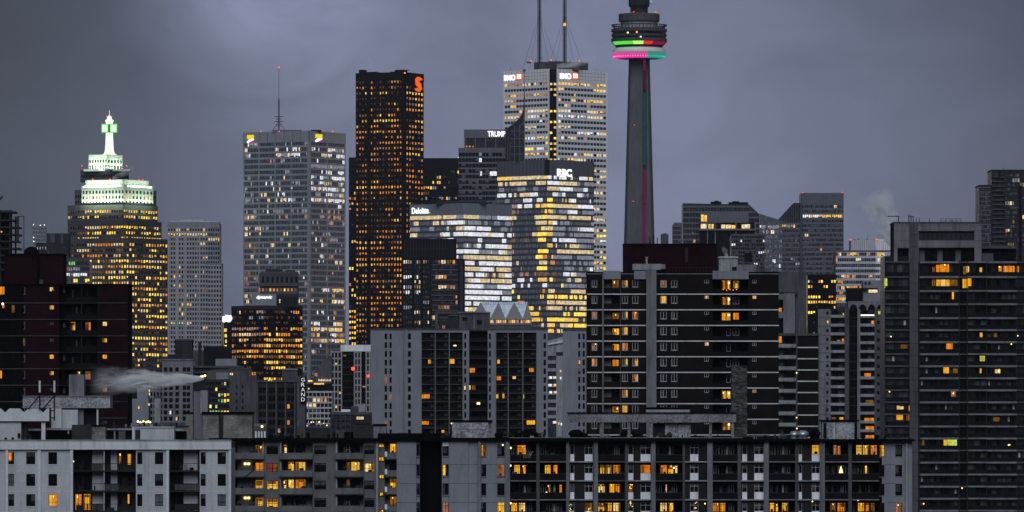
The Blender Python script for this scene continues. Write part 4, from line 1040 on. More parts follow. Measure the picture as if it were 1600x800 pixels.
grid(f, 1187, 1222, 350, 470, 7.6, 0.25, 14, 0.09, 'pewter_metal', Lit([(1187, 1222, 350, 470, .22, ['lit_pale', 'lit_pale', 'lit_white', 'lit_dim']), (1194, 1222, 425, 440, .6, ['lit_pale', 'lit_white'])], .6, 142, bmat='sheen_pale'))
mm = MB()
for j in range(15): mm.box(u(1187 + j * 2.5) - .07, u(1187 + j * 2.5) + .07, -0.2, 0.1, f.z(350), f.z(334.6 + j * 2.5 * .308), 'pewter_metal')
f.mb('mullion', mm, kind='stuff')
D = 3800
f = bld('wedge_tower', 'grey glass tower with a wedge-cut shoulder and one bright window row near the top', 'skyscraper', 1268, D)
m = MB(); u = f.t
m.prism([(u(1216), 0), (u(1252), 0), (u(1252), f.z(317)), (u(1240.5), f.z(317)), (u(1216), f.z(343.5))], 1.5, 24, 'glass_slate'); f.mb('shoulder', m)
f.box('glass_body', 1251.6, 1318, 302, None, 0, 28, 'glass_slate'); f.box('roof_screen', 1251.4, 1318.2, 301.4, 319, -0.4, 0.2, 'pewter_metal')
mm = MB()
for j in range(20): mm.box(u(1252.6 + j * 3.4) - .07, u(1252.6 + j * 3.4) + .07, -0.5, 0, f.z(319), f.z(302), 'steel_dark')
for j in range(10): mm.box(u(1219 + j * 3.5) - .07, u(1219 + j * 3.5) + .07, 1.2, 1.6, f.z(450), f.z(max(317.6, 341.4 - j * 3.5 * 1.08)), 'pewter_metal')
f.mb('mullion', mm, kind='stuff')
f.box('pier', 1250.6, 1253, 317, 480, -0.6, 0.6, 'mid_concrete')
grid(f, 1254, 1318, 317.4, 480, 7.45, 0.44, 21, 0.10, 'pewter_metal', Lit([(1250, 1320, 317, 480, .03, ['lit_cream', 'lit_orange']), (1253, 1312, 334, 343, 1.0, ['lit_cream', 'lit_yellow', 'lit_white']), (1253, 1312, 325, 333, .12, ['lit_pale'])], .5, 143))
f3 = Face(f.root, Matrix.Translation((0, 1.5, 0)), D, f.t)
grid(f3, 1217, 1250, 348, 480, 7.45, 0.4, 9, 0.10, 'pewter_metal', Lit([(1216, 1252, 340, 480, .06, ['lit_dim', 'lit_pale', 'lit_yellow'])], .4, 144))
for px in (1254, 1316.5): beacon(f, px, 301, 'beacon_red', 0.55, 1)
D = 4200
f = bld('small_glass_block', 'small dim glass block peeking out beside the cut glass office block', 'office building', 1060, D)
f.box('glass_body', 1051, 1068, 351, None, 0, 16, 'glass_slate'); f.box('roof_screen', 1053, 1068, 347.6, 352, 1, 14, 'pewter_metal')
grid(f, 1051, 1068, 352, 420, 7, .3, 4, .12, 'pewter_metal', Lit([(1050, 1070, 372, 400, .25, ['lit_dim', 'lit_yellow'])], .4, 145))
f = bld('thin_far_block', 'sliver of a far dim block beside the base of the concrete communications tower', 'office building', 1040, 4400)
f.box('wall', 1033, 1044.6, 366, None, 0, 12, 'mid_concrete'); f.box('roof_hatch', 1036, 1042, 364.6, 366.5, 2, 8, 'dark_concrete')
D = 2600
f = bld('dark_office_block', 'small black office block with rows of yellow windows between two grey glass towers', 'office building', 1284, D)
f.box('glass_body', 1262, 1306.4, 430, None, 0, 20, 'glass_black'); f.box('parapet', 1261.8, 1306.6, 429, 436.6, -.4, .2, 'black_metal')
grid(f, 1262, 1306.4, 433.6, 560, 8.1, .5, 11, .22, 'black_metal', Lit([(1260, 1308, 436, 500, .55, ['lit_yellow', 'lit_gold', 'lit_cream', 'lit_orange']), (1260, 1308, 500, 560, .05, WARM)], .05, 146, row=(.3, 1, 1.5)))
D = 3000
f = bld('silver_office_block', 'silver banded office block with orange windows under a white penthouse', 'office building', 1350, D)
f.box('glass_body', 1306, 1400, 392, None, 0, 24, 'glass_slate'); f.box('penthouse', 1329.6, 1400, 374.6, 392, 2, 18, 'silver_metal'); f.box('penthouse', 1368, 1400, 373.6, 393, 1.4, 10, 'panel_white')
f.box('roof_slab', 1305.6, 1400, 391, 393.4, -.6, 3, 'pewter_metal')
grid(f, 1306, 1368, 391, 480, 8.75, .42, 22, .1, 'silver_metal', Lit([(1306, 1368, 390, 480, .42, ['lit_orange', 'lit_yellow', 'lit_pink', 'lit_cream', 'lit_dim'])], .3, 147), cap=150)
grid(f, 1368, 1400, 391, 480, 8.75, .45, 11, .08, 'panel_white', Lit([(1368, 1400, 390, 480, .5, ['lit_pink', 'lit_yellow', 'lit_cream', 'lit_pale'])], .5, 148))
mm = MB()
for j in range(24): mm.box(f.t(1330 + j * 3) - .06, f.t(1330 + j * 3) + .06, 1.2 if j > 12 else 1.8, 2, f.z(391), f.z(375), 'pewter_metal')
f.mb('mullion', mm, kind='stuff')
roof_kit(f, 1332, 1394, 374.6, 149, 8, 4.5, (4, 14))
for px, py in ((1329, 374.4), (1370, 374)): beacon(f, px, py, 'beacon_red', .5, 1)
# low white plant house seen past the brick tower
D = 2200
f = bld('white_plant_house', 'low white rooftop plant house steaming beside the dark brick penthouse', 'plant house', 1140, D)
f.box('wall', 1121, 1260, 424, None, 2, 16, 'mid_concrete')
f.box('cabin', 1123.6, 1152.6, 402, 425, 0.2, 8, 'pale_concrete'); f.box('cabin', 1152.6, 1182, 413.4, 425, 1, 8, 'grey_concrete'); f.box('duct', 1144, 1151, 417, 423.6, -1, .4, 'black_metal')
f.box('roof_slab', 1122.8, 1153.2, 401, 402.6, -.3, 8.5, 'white_trim'); roof_kit(f, 1126, 1180, 413, 151, 6, 3, (2, 6))

# ================================================================ middle distance, west
D = 2600
f = bld('stone_grid_block', 'grey stone block with columns of small dark windows behind the steam plume', 'office building', 275, D)
f.box('glass_body', 254, 301, 563, None, .4, 18, 'glass_near')
f.wall('wall', 253.6, 301.4, 562, 705, [(a, a + 5.4, 574 + i * 9.6, 580.6 + i * 9.6) for i in range(13) for a in (256, 264.4, 274, 285.4, 291.6)], 'grey_concrete', .5, 0)
for i, a in ((9, 256), (8, 274), (7, 264.4), (10, 256), (9, 274)): f.box('window', a + .6, a + 3, 574.6 + i * 9.6, 580 + i * 9.6, .2, .36, RNG.choice(['lit_pink', 'lit_cream', 'lit_white']))
f.box('roof_slab', 253, 302, 561, 563, -.4, 18, 'grey_concrete')
f.box('lower_wing', 232, 254.4, 596, None, 2, 16, 'grey_concrete')
for i in range(9):
    for a in (234.5, 239.6, 245, 250): f.box('window', a, a + 3, 603 + i * 9.6, 608.6 + i * 9.6, 1.8, 2.1, 'glass_near')
D = 2900
f = bld('dark_plant_block', 'dark square rooftop plant block under the pale residential tower', 'plant block', 286, D)
f.box('wall', 273.4, 300, 531, None, 0, 12, 'dark_concrete'); f.box('wall', 262, 276, 553.6, None, -1, 8, 'dark_concrete'); f.box('chimney', 309, 314, 534, None, 2, 4, 'dark_concrete'); f.box('cap', 272.6, 300.6, 529.8, 532.4, -.4, 12.5, 'mid_concrete')
f.box('wall', 300, 320, 548, None, 3, 10, 'mid_concrete')
f = bld('dark_plant_block', 'wide black windowless block under the dark office block with lettered roof box', 'plant block', 336, D)
f.box('wall', 318.6, 354, 542, None, 0, 12, 'black_metal'); f.box('cap', 318, 354.6, 540.8, 542.8, -.3, 12.4, 'dark_concrete'); roof_kit(f, 320, 352, 541, 161, 4, 3, (2, 8))
D = 2700
f = bld('blue_roof_hall', 'low bluish hall roof with a pale ridge below the black windowless block', 'hall', 350, D)
f.box('wall', 330, 376, 574, None, 0, 14, 'dark_concrete'); f.box('roof_box', 336.6, 369.6, 560.6, 575, 1, 10, 'blue_concrete'); f.box('roof_slab', 299, 377, 571.4, 574.4, -.6, 12, 'mid_concrete')
m = MB(); u = f.t; m.prism([(u(300), f.z(583)), (u(358), f.z(583)), (u(358), f.z(578)), (u(346), f.z(577)), (u(300), f.z(582))], -4, 4, 'mid_concrete'); f.mb('roof_canopy', m)
f.box('wall', 299, 331, 574, None, 1, 12, 'dark_concrete')
D = 2300
f = bld('yellow_window_block', 'small dark block with a few bright yellow windows beside a plain grey wall', 'office building', 340, D)
f.box('glass_body', 322, 358.6, 594, None, .2, 14, 'glass_black'); f.box('penthouse', 323, 358, 580, 595, 2, 10, 'mid_concrete'); f.box('penthouse_panel', 337, 356.6, 582, 594, 1.6, 2.1, 'blue_concrete')
grid(f, 322, 358.6, 593, 668, 8.9, .45, 8, .25, 'steel_dark', Lit([(320, 360, 593, 650, .6, ['lit_yellow', 'lit_green', 'lit_gold', 'lit_cream'])], .05, 162))
f.box('parapet', 321.6, 359, 592.4, 597, -.3, .3, 'mid_concrete')
for px, py in ((313, 589), (316, 588), (309, 590), (320, 587)): beacon(f, px, py, 'bulb_warm', .45, 1.5, 'lamp')
f.box('lamp_gantry', 305, 322.6, 590.4, 592, 1.2, 2, 'steel_dark')
D = 2100
f = bld('plain_grey_block', 'plain grey concrete block with two columns of tiny windows', 'office building', 380, D)
f.wall('wall', 358, 391, 576.4, None, [(a, a + 2.4, 602 + i * 11, 607 + i * 11) for i in range(8) for a in (368.4, 378)], 'mid_concrete', .5, 0)
f.box('inner_wall', 358.2, 391, 577, None, .52, 14, 'glass_black'); f.box('wall', 391, 401, 586.4, None, .6, 14, 'mid_concrete'); f.box('parapet', 357.4, 391.4, 575.2, 577.4, -.25, 14, 'mid_concrete')
for a in (359.4, 362.2): f.box('lamp', a, a + 1.6, 583, 586, -.3, 0, 'lit_cream')
D = 1900
f = bld('dark_grid_block', 'dark office block with a heavy grid of piers and square windows', 'office building', 434, D)
f.box('glass_body', 401, 464, 596, None, .4, 16, 'glass_near')
holes = [(405 + k * 14.6 + h * 6, 410 + k * 14.6 + h * 6, 606 + i * 12.6, 614 + i * 12.6) for i in range(8) for k in range(4) for h in range(2)]
f.wall('wall', 400.6, 464, 595, 712, holes, 'dark_concrete', .5, 0)
for k in range(5): f.box('pier', 402 + k * 14.6 - 1, 402 + k * 14.6 + 1, 597, 712, -.3, .1, 'mid_concrete')
for i, k in ((2, 3), (4, 3), (5, 2), (6, 0)): f.box('window', 405 + k * 14.6, 408.6 + k * 14.6, 606.6 + i * 12.6, 613 + i * 12.6, .2, .36, RNG.choice(['lit_orange', 'lit_pink']))
roof_kit(f, 405, 440, 595, 163, 9, 5, (1, 8)); f.box('parapet', 400, 464.6, 594, 597, -.5, .4, 'mid_concrete')
for a in (419, 423.6): f.box('lamp', a, a + 1.8, 593, 595.4, -.6, -.2, 'lit_cream')
D = 1950
f = bld('vertical_sign_block', 'grey block with a tall white vertical letter sign on its edge', 'hotel', 458, D)
f.box('wall', 440, 464, 577, None, 4, 16, 'mid_concrete'); f.box('wall', 463.6, 477, 587, None, 0, 14, 'mid_concrete'); f.box('parapet', 439.4, 464.4, 575.6, 578, 3.6, 16, 'blue_concrete')
f.box('penthouse', 459, 466, 574, 588, 6, 12, 'black_metal')
for k, ch in enumerate('GRAND'): f.text(ch, 470.8, 476.4, 590.4 + k * 7.7, 596.2 + k * 7.7, 'sign_soft', -1.2, .0)
f.box('sign_board', 469.6, 477.8, 588.6, 629.4, -1.1, -.2, 'black_metal')
D = 2500
f = bld('white_frame_block', 'low block with white window frames and yellow lit storeys beside the vertical sign', 'office building', 498, D)
f.box('glass_body', 476, 519, 613, None, .2, 16, 'glass_near'); f.box('roof_hall', 480, 517.6, 599, 614, 3, 14, 'black_metal')
m = MB(); u = f.t; m.prism([(u(490), f.z(600)), (u(518), f.z(600)), (u(518), f.z(556)), (u(507), f.z(560)), (u(490), f.z(584))], 6, 12, 'mid_concrete'); f.mb('gable', m)
for k in range(12): f.box('gable_fin', 492 + k * 2.2, 492.7 + k * 2.2, 584 - max(0, (k - 1)) * 2.2, 600, 5.7, 6.1, 'pewter_metal')
for k in range(9): f.box('lamp', 497 + k * 2.3, 498.4 + k * 2.3, 592 + (k % 2), 595.6, 2.6, 3, 'lit_cream')
for a, b, y in ((481, 488, 594), (490, 506, 598.4), (481, 483, 606)): f.box('lamp', a, b, y, y + 2.4, 2.5, 2.95, 'lit_yellow')
f.box('beacon_panel', 491, 495, 583, 588, 5.2, 5.8, 'lit_pink')
grid(f, 476, 519, 611, 700, 8.3, .34, 7, .2, 'frame_white', Lit([(476, 514, 618, 645, .75, ['lit_yellow', 'lit_cream', 'lit_orange', 'lit_green']), (476, 519, 645, 700, .22, COOL)], .3, 164), proud=.5)
D = 2700
f = bld('white_pier_block', 'mid-rise block with tall white piers and dark window slots and red roof lamps', 'apartment building', 548, D)
f.box('glass_body', 516, 580, 549, None, .3, 16, 'glass_near'); f.box('penthouse', 532, 579, 538.8, 549.6, 1, 10, 'panel_white')
for c in (517.4, 522.6, 528, 533.6, 554, 558.6, 563.4, 572.4, 577.4): f.box('pier', c - 1, c + 1, 548.6, 660, -.5, .4, 'stone_grid')
for i in range(10): 
    f.box('spandrel', 516, 534, 548.6 + i * 10.4, 550.8 + i * 10.4, -.3, .4, 'stone_grid'); f.box('spandrel', 553, 565, 548.6 + i * 10.4, 550.8 + i * 10.4, -.3, .4, 'stone_grid'); f.box('spandrel', 571, 580, 548.6 + i * 10.4, 550.8 + i * 10.4, -.3, .4, 'stone_grid')
    f.box('balcony_slab', 534.6, 553, 553 + i * 10.4, 554.4 + i * 10.4, -.9, .4, 'dark_concrete')
for a, y in ((524, 567), (530, 612), (524, 634), (518, 646)): f.box('window', a, a + 2.6, y, y + 3.4, -.1, .28, 'lit_yellow')
for px, py, r in ((551.6, 576.2, .8), (575.4, 587.6, .65)): beacon(f, px, py, 'beacon_red', r, -1.2, 'red_lamp')
f.box('window', 566, 572, 603, 605, -.1, .28, 'lit_pink'); f.box('window', 536, 541, 553.8, 557, -.1, .28, 'lit_dim')
D = 1800
f = bld('glass_low_block', 'low dark glazed block with white roof boxes in front of the white pier block', 'office building', 536, D)
f.box('glass_body', 516, 580, 645, None, .3, 12, 'glass_slate'); f.box('parapet', 515.6, 580.4, 643.6, 648, -.3, .4, 'mid_concrete')
for k in range(9): f.box('pier', 517 + k * 7.6, 518 + k * 7.6, 648, 700, -.2, .4, 'mid_concrete')
for k in range(4): f.box('spandrel', 516, 580, 656 + k * 9, 657.4 + k * 9, -.15, .4, 'steel_dark')
f.box('roof_box', 533, 547, 639.6, 644, 1, 5, 'panel_white'); f.box('roof_box', 560, 571, 631, 645, 1, 7, 'pale_concrete'); f.box('roof_box', 548, 560, 634.6, 645, 3, 8, 'mid_concrete'); f.box('roof_wall', 553, 580, 647.6, 662, -.5, .3, 'dark_concrete')
for k in range(4): f.box('window', 557.4 + k * 2.8, 559.6 + k * 2.8, 651, 655.4, -.7, -.45, 'lit_cream')
D = 2000
f = bld('pale_blue_block', 'small pale bluish block with a white stack on its roof near the steam', 'office building', 215, D)
f.box('wall', 199, 232, 623, None, 0, 12, 'blue_concrete'); f.box('upper_wall', 214, 231, 606, 624, 1, 9, 'blue_concrete'); f.box('stack', 241, 250.6, 620, None, 1, 3, 'pale_concrete'); f.box('stack_cap', 240, 251.6, 618.4, 621, .6, 3.4, 'mid_concrete'); f.box('wall', 232, 300, 660, None, 0, 10, 'mid_concrete')
for a, y in ((216, 635), (232.4, 608.6), (232.6, 614), (232, 630)): f.box('lamp', a, a + 1.8, y, y + 4, -.4, 0, 'lit_cream')
D = 2600
f = bld('white_modern_block', 'white modern block with a slanted roof and lit windows between two grey slabs', 'office building', 868, D)
f.box('glass_body', 853, 884, 551, None, .4, 14, 'glass_slate'); m = MB(); u = f.t
m.prism([(u(853), f.z(552)), (u(884), f.z(549)), (u(884), f.z(525)), (u(853), f.z(533))], 0, 12, 'pale_concrete'); f.mb('roof_fascia', m)
m = MB(); m.prism([(u(852), f.z(540)), (u(884), f.z(534.6)), (u(884), f.z(531)), (u(852), f.z(537))], -.8, 0, 'white_trim'); f.mb('roof_ledge', m)
f.box('wall', 869, 884, 556, None, 0, .6, 'pale_concrete')
for i in range(9): f.box('spandrel', 853, 869, 551 + i * 12.2, 556 + i * 12.2, -.2, .5, 'pale_concrete')
for k, (a, b, y) in enumerate(((858.6, 862.4, 588), (864.6, 869, 588), (857, 862, 600), (865, 869, 600), (858.6, 862.4, 611), (865, 870, 611), (864, 869, 658), (872, 874, 660), (876, 878, 661), (875, 877, 578), (875, 877, 589))): f.box('window', a, b, y, y + 3.6, -.3, -.02, ['lit_white', 'lit_cream', 'lit_white', 'lit_yellow'][k % 4])

# ================================================================ grey slab apartment house
D = 2040
f = bld('grey_slab_house', 'grey apartment slab with blank side walls and stacked dark balconies', 'apartment building', 718, D)
top, fl0, pt = 514.6, 519.6, 13.62
NFL = 13
wl_ = [(601, 604.8), (608.6, 612), (637.4, 642)]
holes = [(a, b, fl0 + i * pt + 1.6, fl0 + i * pt + 10.6) for i in range(NFL) for a, b in wl_]
f.wall('wall', 579, 657.6, top, None, holes, 'blue_concrete', .5, 0)
f.box('wall_back', 579.4, 657.4, top + 1, None, .55, 14, 'mid_concrete')
for h in holes: f.box('window', *h, .3, .5, 'room_pink' if RNG.random() < .05 else 'glass_near')
f.box('downpipe', 630.7, 631.4, 516, 720, -.3, -.02, 'mid_concrete'); f.box('wall_pilaster', 633.4, 636, 515, 720, -.35, .1, 'blue_concrete')
def bays(p0, p1, edges, lit_at, seed):
    r = random.Random(seed)
    f.box('recess_wall', p0, p1, fl0 - 2, None, 1.7, 14, 'dark_concrete')
    for c in edges: f.box('party_wall', c - .7, c + .7, fl0 - 1, None, -.05, 1.7, 'grey_concrete')
    f.box('header', p0, p1, top, fl0, -.02, 14, 'blue_concrete')
    for i in range(NFL):
        y = fl0 + i * pt
        f.box('balcony_slab', p0, p1, y + pt - 1.1, y + pt - .2, .02, 1.75, 'mid_concrete')
        for a, b in zip(edges, edges[1:]):
            f.box('parapet', a + .8, b - .8, y + pt - 6.0, y + pt - 1.1, .1, .2, 'black_metal')
            f.box('window', a + 2.4, a + (b - a) * .62, y + 2.2, y + pt - 1.2, 1.6, 1.72, 'glass_near')
            if r.random() < .8: f.box('curtain', a + (b - a) * .66, b - 2.6, y + 2.2, y + pt - 2, 1.58, 1.71, 'curtain_grey')
    for a, b, y, h, mt in lit_at: f.box('lit_window', a, b, y, y + h, 1.45, 1.62, mt)
bays(657.6, 724, [658.3, 680, 702, 723.4], [(708.6, 713, 539, 3, 'bulb_warm'), (669, 673, 562, 6, 'room_yellow'), (701.6, 710, 561, 8, 'room_yellow'), (658.6, 671, 616, 7, 'room_orange'), (658.6, 670, 658, 7, 'room_orange'), (690, 694, 672, 4, 'room_yellow')], 171)
bays(774, 839, [774.6, 794, 817, 838.4], [(777, 781, 562, 9, 'room_yellow'), (776, 783, 588, 6, 'room_orange'), (801, 806, 588, 4, 'room_cream'), (827, 834, 575, 6, 'room_orange'), (773.6, 778.6, 616, 7, 'room_yellow'), (785, 788, 615, 7, 'room_yellow'), (816.6, 819, 616, 8, 'room_lime'), (823, 836, 657, 8, 'room_yellow')], 172)
f.wall('wall', 724, 733, top, None, [(725.4, 728.4, fl0 + i * pt + 1.6, fl0 + i * pt + 10.6) for i in range(NFL)], 'blue_concrete', .5, 0); f.box('wall_back', 724.4, 732.6, top + 1, None, .55, 14, 'glass_near')
f.wall('wall', 762, 774, top, None, [(764, 767, fl0 + i * pt + 1.6, fl0 + i * pt + 10.6) for i in range(NFL)], 'blue_concrete', .5, 0); f.box('wall_back', 762.4, 773.6, top + 1, None, .55, 14, 'glass_near')
f.box('recess_wall', 733, 762, 517, None, 3.2, 14, 'roof_black'); f.box('header', 733, 762, 514.4, 517, -.02, 3.3, 'mid_concrete')
for i in range(NFL): f.box('balcony_slab', 733, 762, fl0 + i * pt + pt - 1, fl0 + i * pt + pt, .8, 3.3, 'dark_concrete'); f.box('parapet', 734, 761, fl0 + i * pt + pt - 5.4, fl0 + i * pt + pt - 1, .85, .95, 'black_metal')
for a, b, y, h, mt in ((733.8, 741.8, 575, 7, 'room_orange'), (732.8, 735, 602, 7, 'room_cream'), (737, 743, 602, 7, 'room_dim'), (745, 750, 628, 4, 'bulb_warm'), (725.2, 727.6, 602, 7, 'room_cream')): f.box('lit_window', a, b, y, y + h, 2.9 if a > 730 else .2, 3.22 if a > 730 else .5, mt)
f.wall('wall', 839, 856, top, None, [(849.4, 853, fl0 + i * pt + 1.6, fl0 + i * pt + 10.6) for i in range(NFL)], 'blue_concrete', .5, 0); f.box('wall_back', 839.4, 855.6, top + 1, None, .55, 14, 'glass_near')
f.box('roof_slab', 578.4, 856.6, 513.6, 515.2, -.3, 14, 'mid_concrete')
f.box('penthouse', 717.4, 765.6, 488.4, 514.6, 2, 10, 'mid_concrete'); f.box('penthouse_door', 745, 753, 500, 506, 1.7, 2.1, 'black_metal'); f.box('penthouse_vent', 722.6, 730, 495.4, 500, 1.6, 2.1, 'black_metal'); f.box('penthouse_cap', 716.4, 766.4, 487, 489, 1.5, 10.4, 'grey_concrete'); f.box('penthouse_seam', 740.4, 741, 489, 514, 1.9, 2.1, 'pale_concrete')
f.box('duct_frame', 680, 684, 489, 514.6, 2, 3, 'mid_concrete'); f.box('duct_frame', 680, 717, 486.4, 490, 2, 5, 'mid_concrete'); f.box('plant_box', 695, 717, 497, 514.6, 2.6, 8, 'dark_concrete'); f.box('plant_box', 685, 691, 500, 514.6, 3, 7, 'steel_dark'); f.box('duct', 683, 700, 492, 497, 4, 7, 'pewter_metal')
roof_kit(f, 600, 670, 514, 173, 5, 3, (2, 8))
f = bld('grey_slab_wing', 'narrow grey slab wing with paired window columns next to the brown brick tower', 'apartment building', 898, D)
holes = [(a, b, 521 + i * pt, 530 + i * pt) for i in range(NFL) for a, b in ((903.4, 906.8), (910.4, 913.8))]
f.wall('wall', 879.6, 917.6, 515.4, None, holes, 'blue_concrete', .5, 0); f.box('wall_back', 880, 917.4, 516.4, None, .55, 14, 'mid_concrete')
for h in holes: f.box('window', *h, .3, .5, 'glass_near')
f.box('lit_window', 904, 906.4, 563, 569, .2, .32, 'room_yellow'); f.box('lit_window', 904, 906.4, 576, 580, .2, .32, 'room_dim')
f.box('roof_slab', 879, 918, 514.4, 516, -.3, 14, 'mid_concrete')

# ================================================================ right middle: balcony blocks
D = 1570
f = bld('striped_balcony_block', 'dark block with pale stripes and one column of solid pale balconies', 'apartment building', 1248, D)
f.box('recess_wall', 1214, 1244.6, 523, None, 1.7, 14, 'dark_concrete'); f.box('wall', 1244.6, 1279.6, 523, None, .1, 14, 'brown_brick')
f.box('roof_slab', 1214, 1280.4, 520.6, 524.6, -.4, 14, 'mid_concrete'); f.box('party_wall', 1243.6, 1246, 524, None, -.25, 1.75, 'mid_concrete'); f.box('corner_pier', 1278.4, 1280, 524, None, -.2, .4, 'mid_concrete')
r = random.Random(181)
for i in range(10):
    y = 537.4 + i * 17.6
    f.box('parapet', 1214, 1243.6, y, y + 5.4, -.15, .05, 'pale_concrete'); f.box('balcony_slab', 1214, 1243.6, y + 5.4, y + 6.4, -.1, 1.72, 'mid_concrete')
    f.box('slab_edge', 1246, 1278.4, y + 4.6, y + 6.4, -.12, .2, 'white_trim')
    f.box('window', 1226, 1240, y - 10.6, y + 5, 1.6, 1.73, 'glass_near'); f.box('curtain', 1217 + r.random() * 4, 1224, y - 10, y + 4, 1.55, 1.7, 'curtain_grey' if r.random() < .6 else 'glass_near')
f.box('lit_window', 1216.6, 1221.6, 525.6, 535.6, 1.45, 1.6, 'room_orange')
for px, py in ((1244.6, 582.6), (1244.6, 652.6), (1245, 669.4)): beacon(f, px, py, 'bulb_warm', .18, -.4, 'wall_lamp')
D = 1750
f = bld('concrete_service_core', 'pale concrete service core with a stepped outline behind the brick tower', 'service core', 1228, D)
f.box('shaft', 1224, 1242, 456.6, None, 0, 7, 'grey_concrete'); f.box('arm', 1210, 1224.2, 456.2, 468, .3, 7, 'grey_concrete'); f.box('arm', 1210, 1224.2, 487, 497, .3, 7, 'grey_concrete'); f.box('glass_link', 1210, 1224, 460, None, 1.5, 6, 'glass_near'); f.box('fin', 1238, 1247, 459, None, 2, 6, 'mid_concrete')
f.box('lit_window', 1217, 1221.6, 481, 487.6, 1.2, 1.5, 'room_orange'); f.box('cap', 1209.6, 1247.6, 454.8, 457, -.3, 7.3, 'mid_concrete')
D = 2000
f = bld('arcaded_condominium', 'pale condominium with balcony columns and a row of rooftop arches', 'apartment building', 1330, D)
f.box('recess_wall', 1278, 1384, 484, None, 1.6, 16, 'dark_concrete')
pt2 = 13.75
wh = [(a, b, 486.6 + i * pt2, 491.4 + i * pt2) for i in range(16) for a, b in ((1291, 1294.6),)]
f.wall('wall', 1278, 1298, 483, None, wh, 'grey_concrete', .4, 0)
for h in wh: f.box('window', *h, .2, .4, 'glass_near')
f.box('lift_shaft', 1319.8, 1326.6, 481, None, -.5, 1.7, 'mid_concrete'); f.box('glazed_bay', 1326.6, 1340, 484, None, .5, 1.65, 'glass_near'); f.box('pier', 1339.6, 1344, 483, None, -.1, 1.7, 'grey_concrete')
wh = [(1370.4, 1374.6, 487.4 + i * pt2, 492.4 + i * pt2) for i in range(16)]
f.wall('wall', 1366.4, 1386, 483, None, wh, 'mid_concrete', .4, 0)
for h in wh: f.box('window', *h, .2, .4, 'glass_near')
r = random.Random(191)
for i in range(16):
    y = 483 + i * pt2
    for a, b in ((1298, 1319.8), (1344, 1366.4)):
        f.box('parapet', a, b, y + 9, y + 13.2, -.1, .05, 'pale_concrete'); f.box('balcony_slab', a, b, y + 13.2, y + pt2, -.05, 1.65, 'mid_concrete')
        f.box('window', a + 3, a + 12, y + 1.6, y + 11, 1.5, 1.63, 'glass_near'); f.box('curtain', a + 13, a + 18, y + 2, y + 11, 1.5, 1.62, r.choice(['curtain_grey', 'glass_near', 'dark_concrete']))
    f.box('slab_edge', 1326.6, 1339.6, y + 12.6, y + pt2, .3, .6, 'dark_concrete'); f.box('slab_edge', 1278, 1298, y + 12.9, y + 13.5, -.08, .1, 'mid_concrete')
for a, b, y, h, mt in ((1292, 1295, 501, 4, 'room_cream'), (1317, 1319, 489, 4, 'room_cream'), (1361.6, 1366, 501, 8, 'room_orange'), (1308, 1313, 531, 4, 'room_pink'), (1315.6, 1319, 529, 6, 'room_orange'), (1351, 1361, 583, 7, 'room_orange'), (1353, 1365, 625, 6, 'room_dim'), (1351, 1366, 653, 8, 'room_orange'), (1353, 1366, 666, 8, 'room_orange'), (1353, 1366, 680, 4, 'room_orange'), (1300, 1307, 652, 3, 'room_dim'), (1312, 1318, 652, 3.4, 'room_yellow'), (1372, 1376, 486, 5, 'room_lime')): f.box('lit_window', a, b, y, y + h, 1.35 if a < 1367 and not 1290 < a < 1297 else -.05, 1.48 if a < 1367 and not 1290 < a < 1297 else .2, mt)
f.box('lamp', 1344.6, 1366, 491.6, 493, -.16, -.11, 'beacon_white')
m = MB(); u = f.t
x0, x1, zt, zb = u(1325), u(1386), f.z(470.6), f.z(484.6)
for k in range(4):
    a = u(1327.6 + k * 14.2); b = u(1339.6 + k * 14.2); c = (a + b) / 2; rr = (b - a) / 2; nx = u(1327.6 + (k + 1) * 14.2) if k < 3 else x1
    if k == 0: m.box(x0, a, 0, 1, zb, zt, 'grey_concrete')
    m.box(b, nx, 0, 1, zb, zt, 'grey_concrete')
    zs_ = zb + .2; pts = [(c + rr * math.cos(math.pi * j / 10), min(zt - .2, zs_ + rr * 1.35 * math.sin(math.pi * j / 10))) for j in range(11)]
    for p, q in zip(pts, pts[1:]):
        m.prism([(q[0], q[1]), (p[0], p[1]), (p[0], zt), (q[0], zt)], 0, 1, 'grey_concrete')
f.mb('roof_arcade', m); f.box('arcade_back', 1325, 1386, 472, 484, 2.4, 8, 'dark_concrete')
f.box('plant_house', 1323.6, 1347, 452, 471.4, 2, 9, 'black_metal'); f.box('plant_house', 1347, 1384, 450, 471, 3, 9, 'blue_concrete'); f.box('stack', 1346.4, 1348.6, 440, 471, 1.2, 1.8, 'black_metal'); f.box('plant_roof', 1323, 1372, 449.6, 452.4, 1.6, 9.4, 'dark_concrete'); f.box('lit_window', 1358, 1372, 452.4, 457, 2.7, 3, 'lit_cream')
for a in (1352, 1358): f.box('vent', a, a + 3, 440, 443.6, 3.6, 4.2, 'black_metal')
f.box('plant_house', 1349, 1384, 437.6, 450.4, 4, 9, 'blue_concrete')

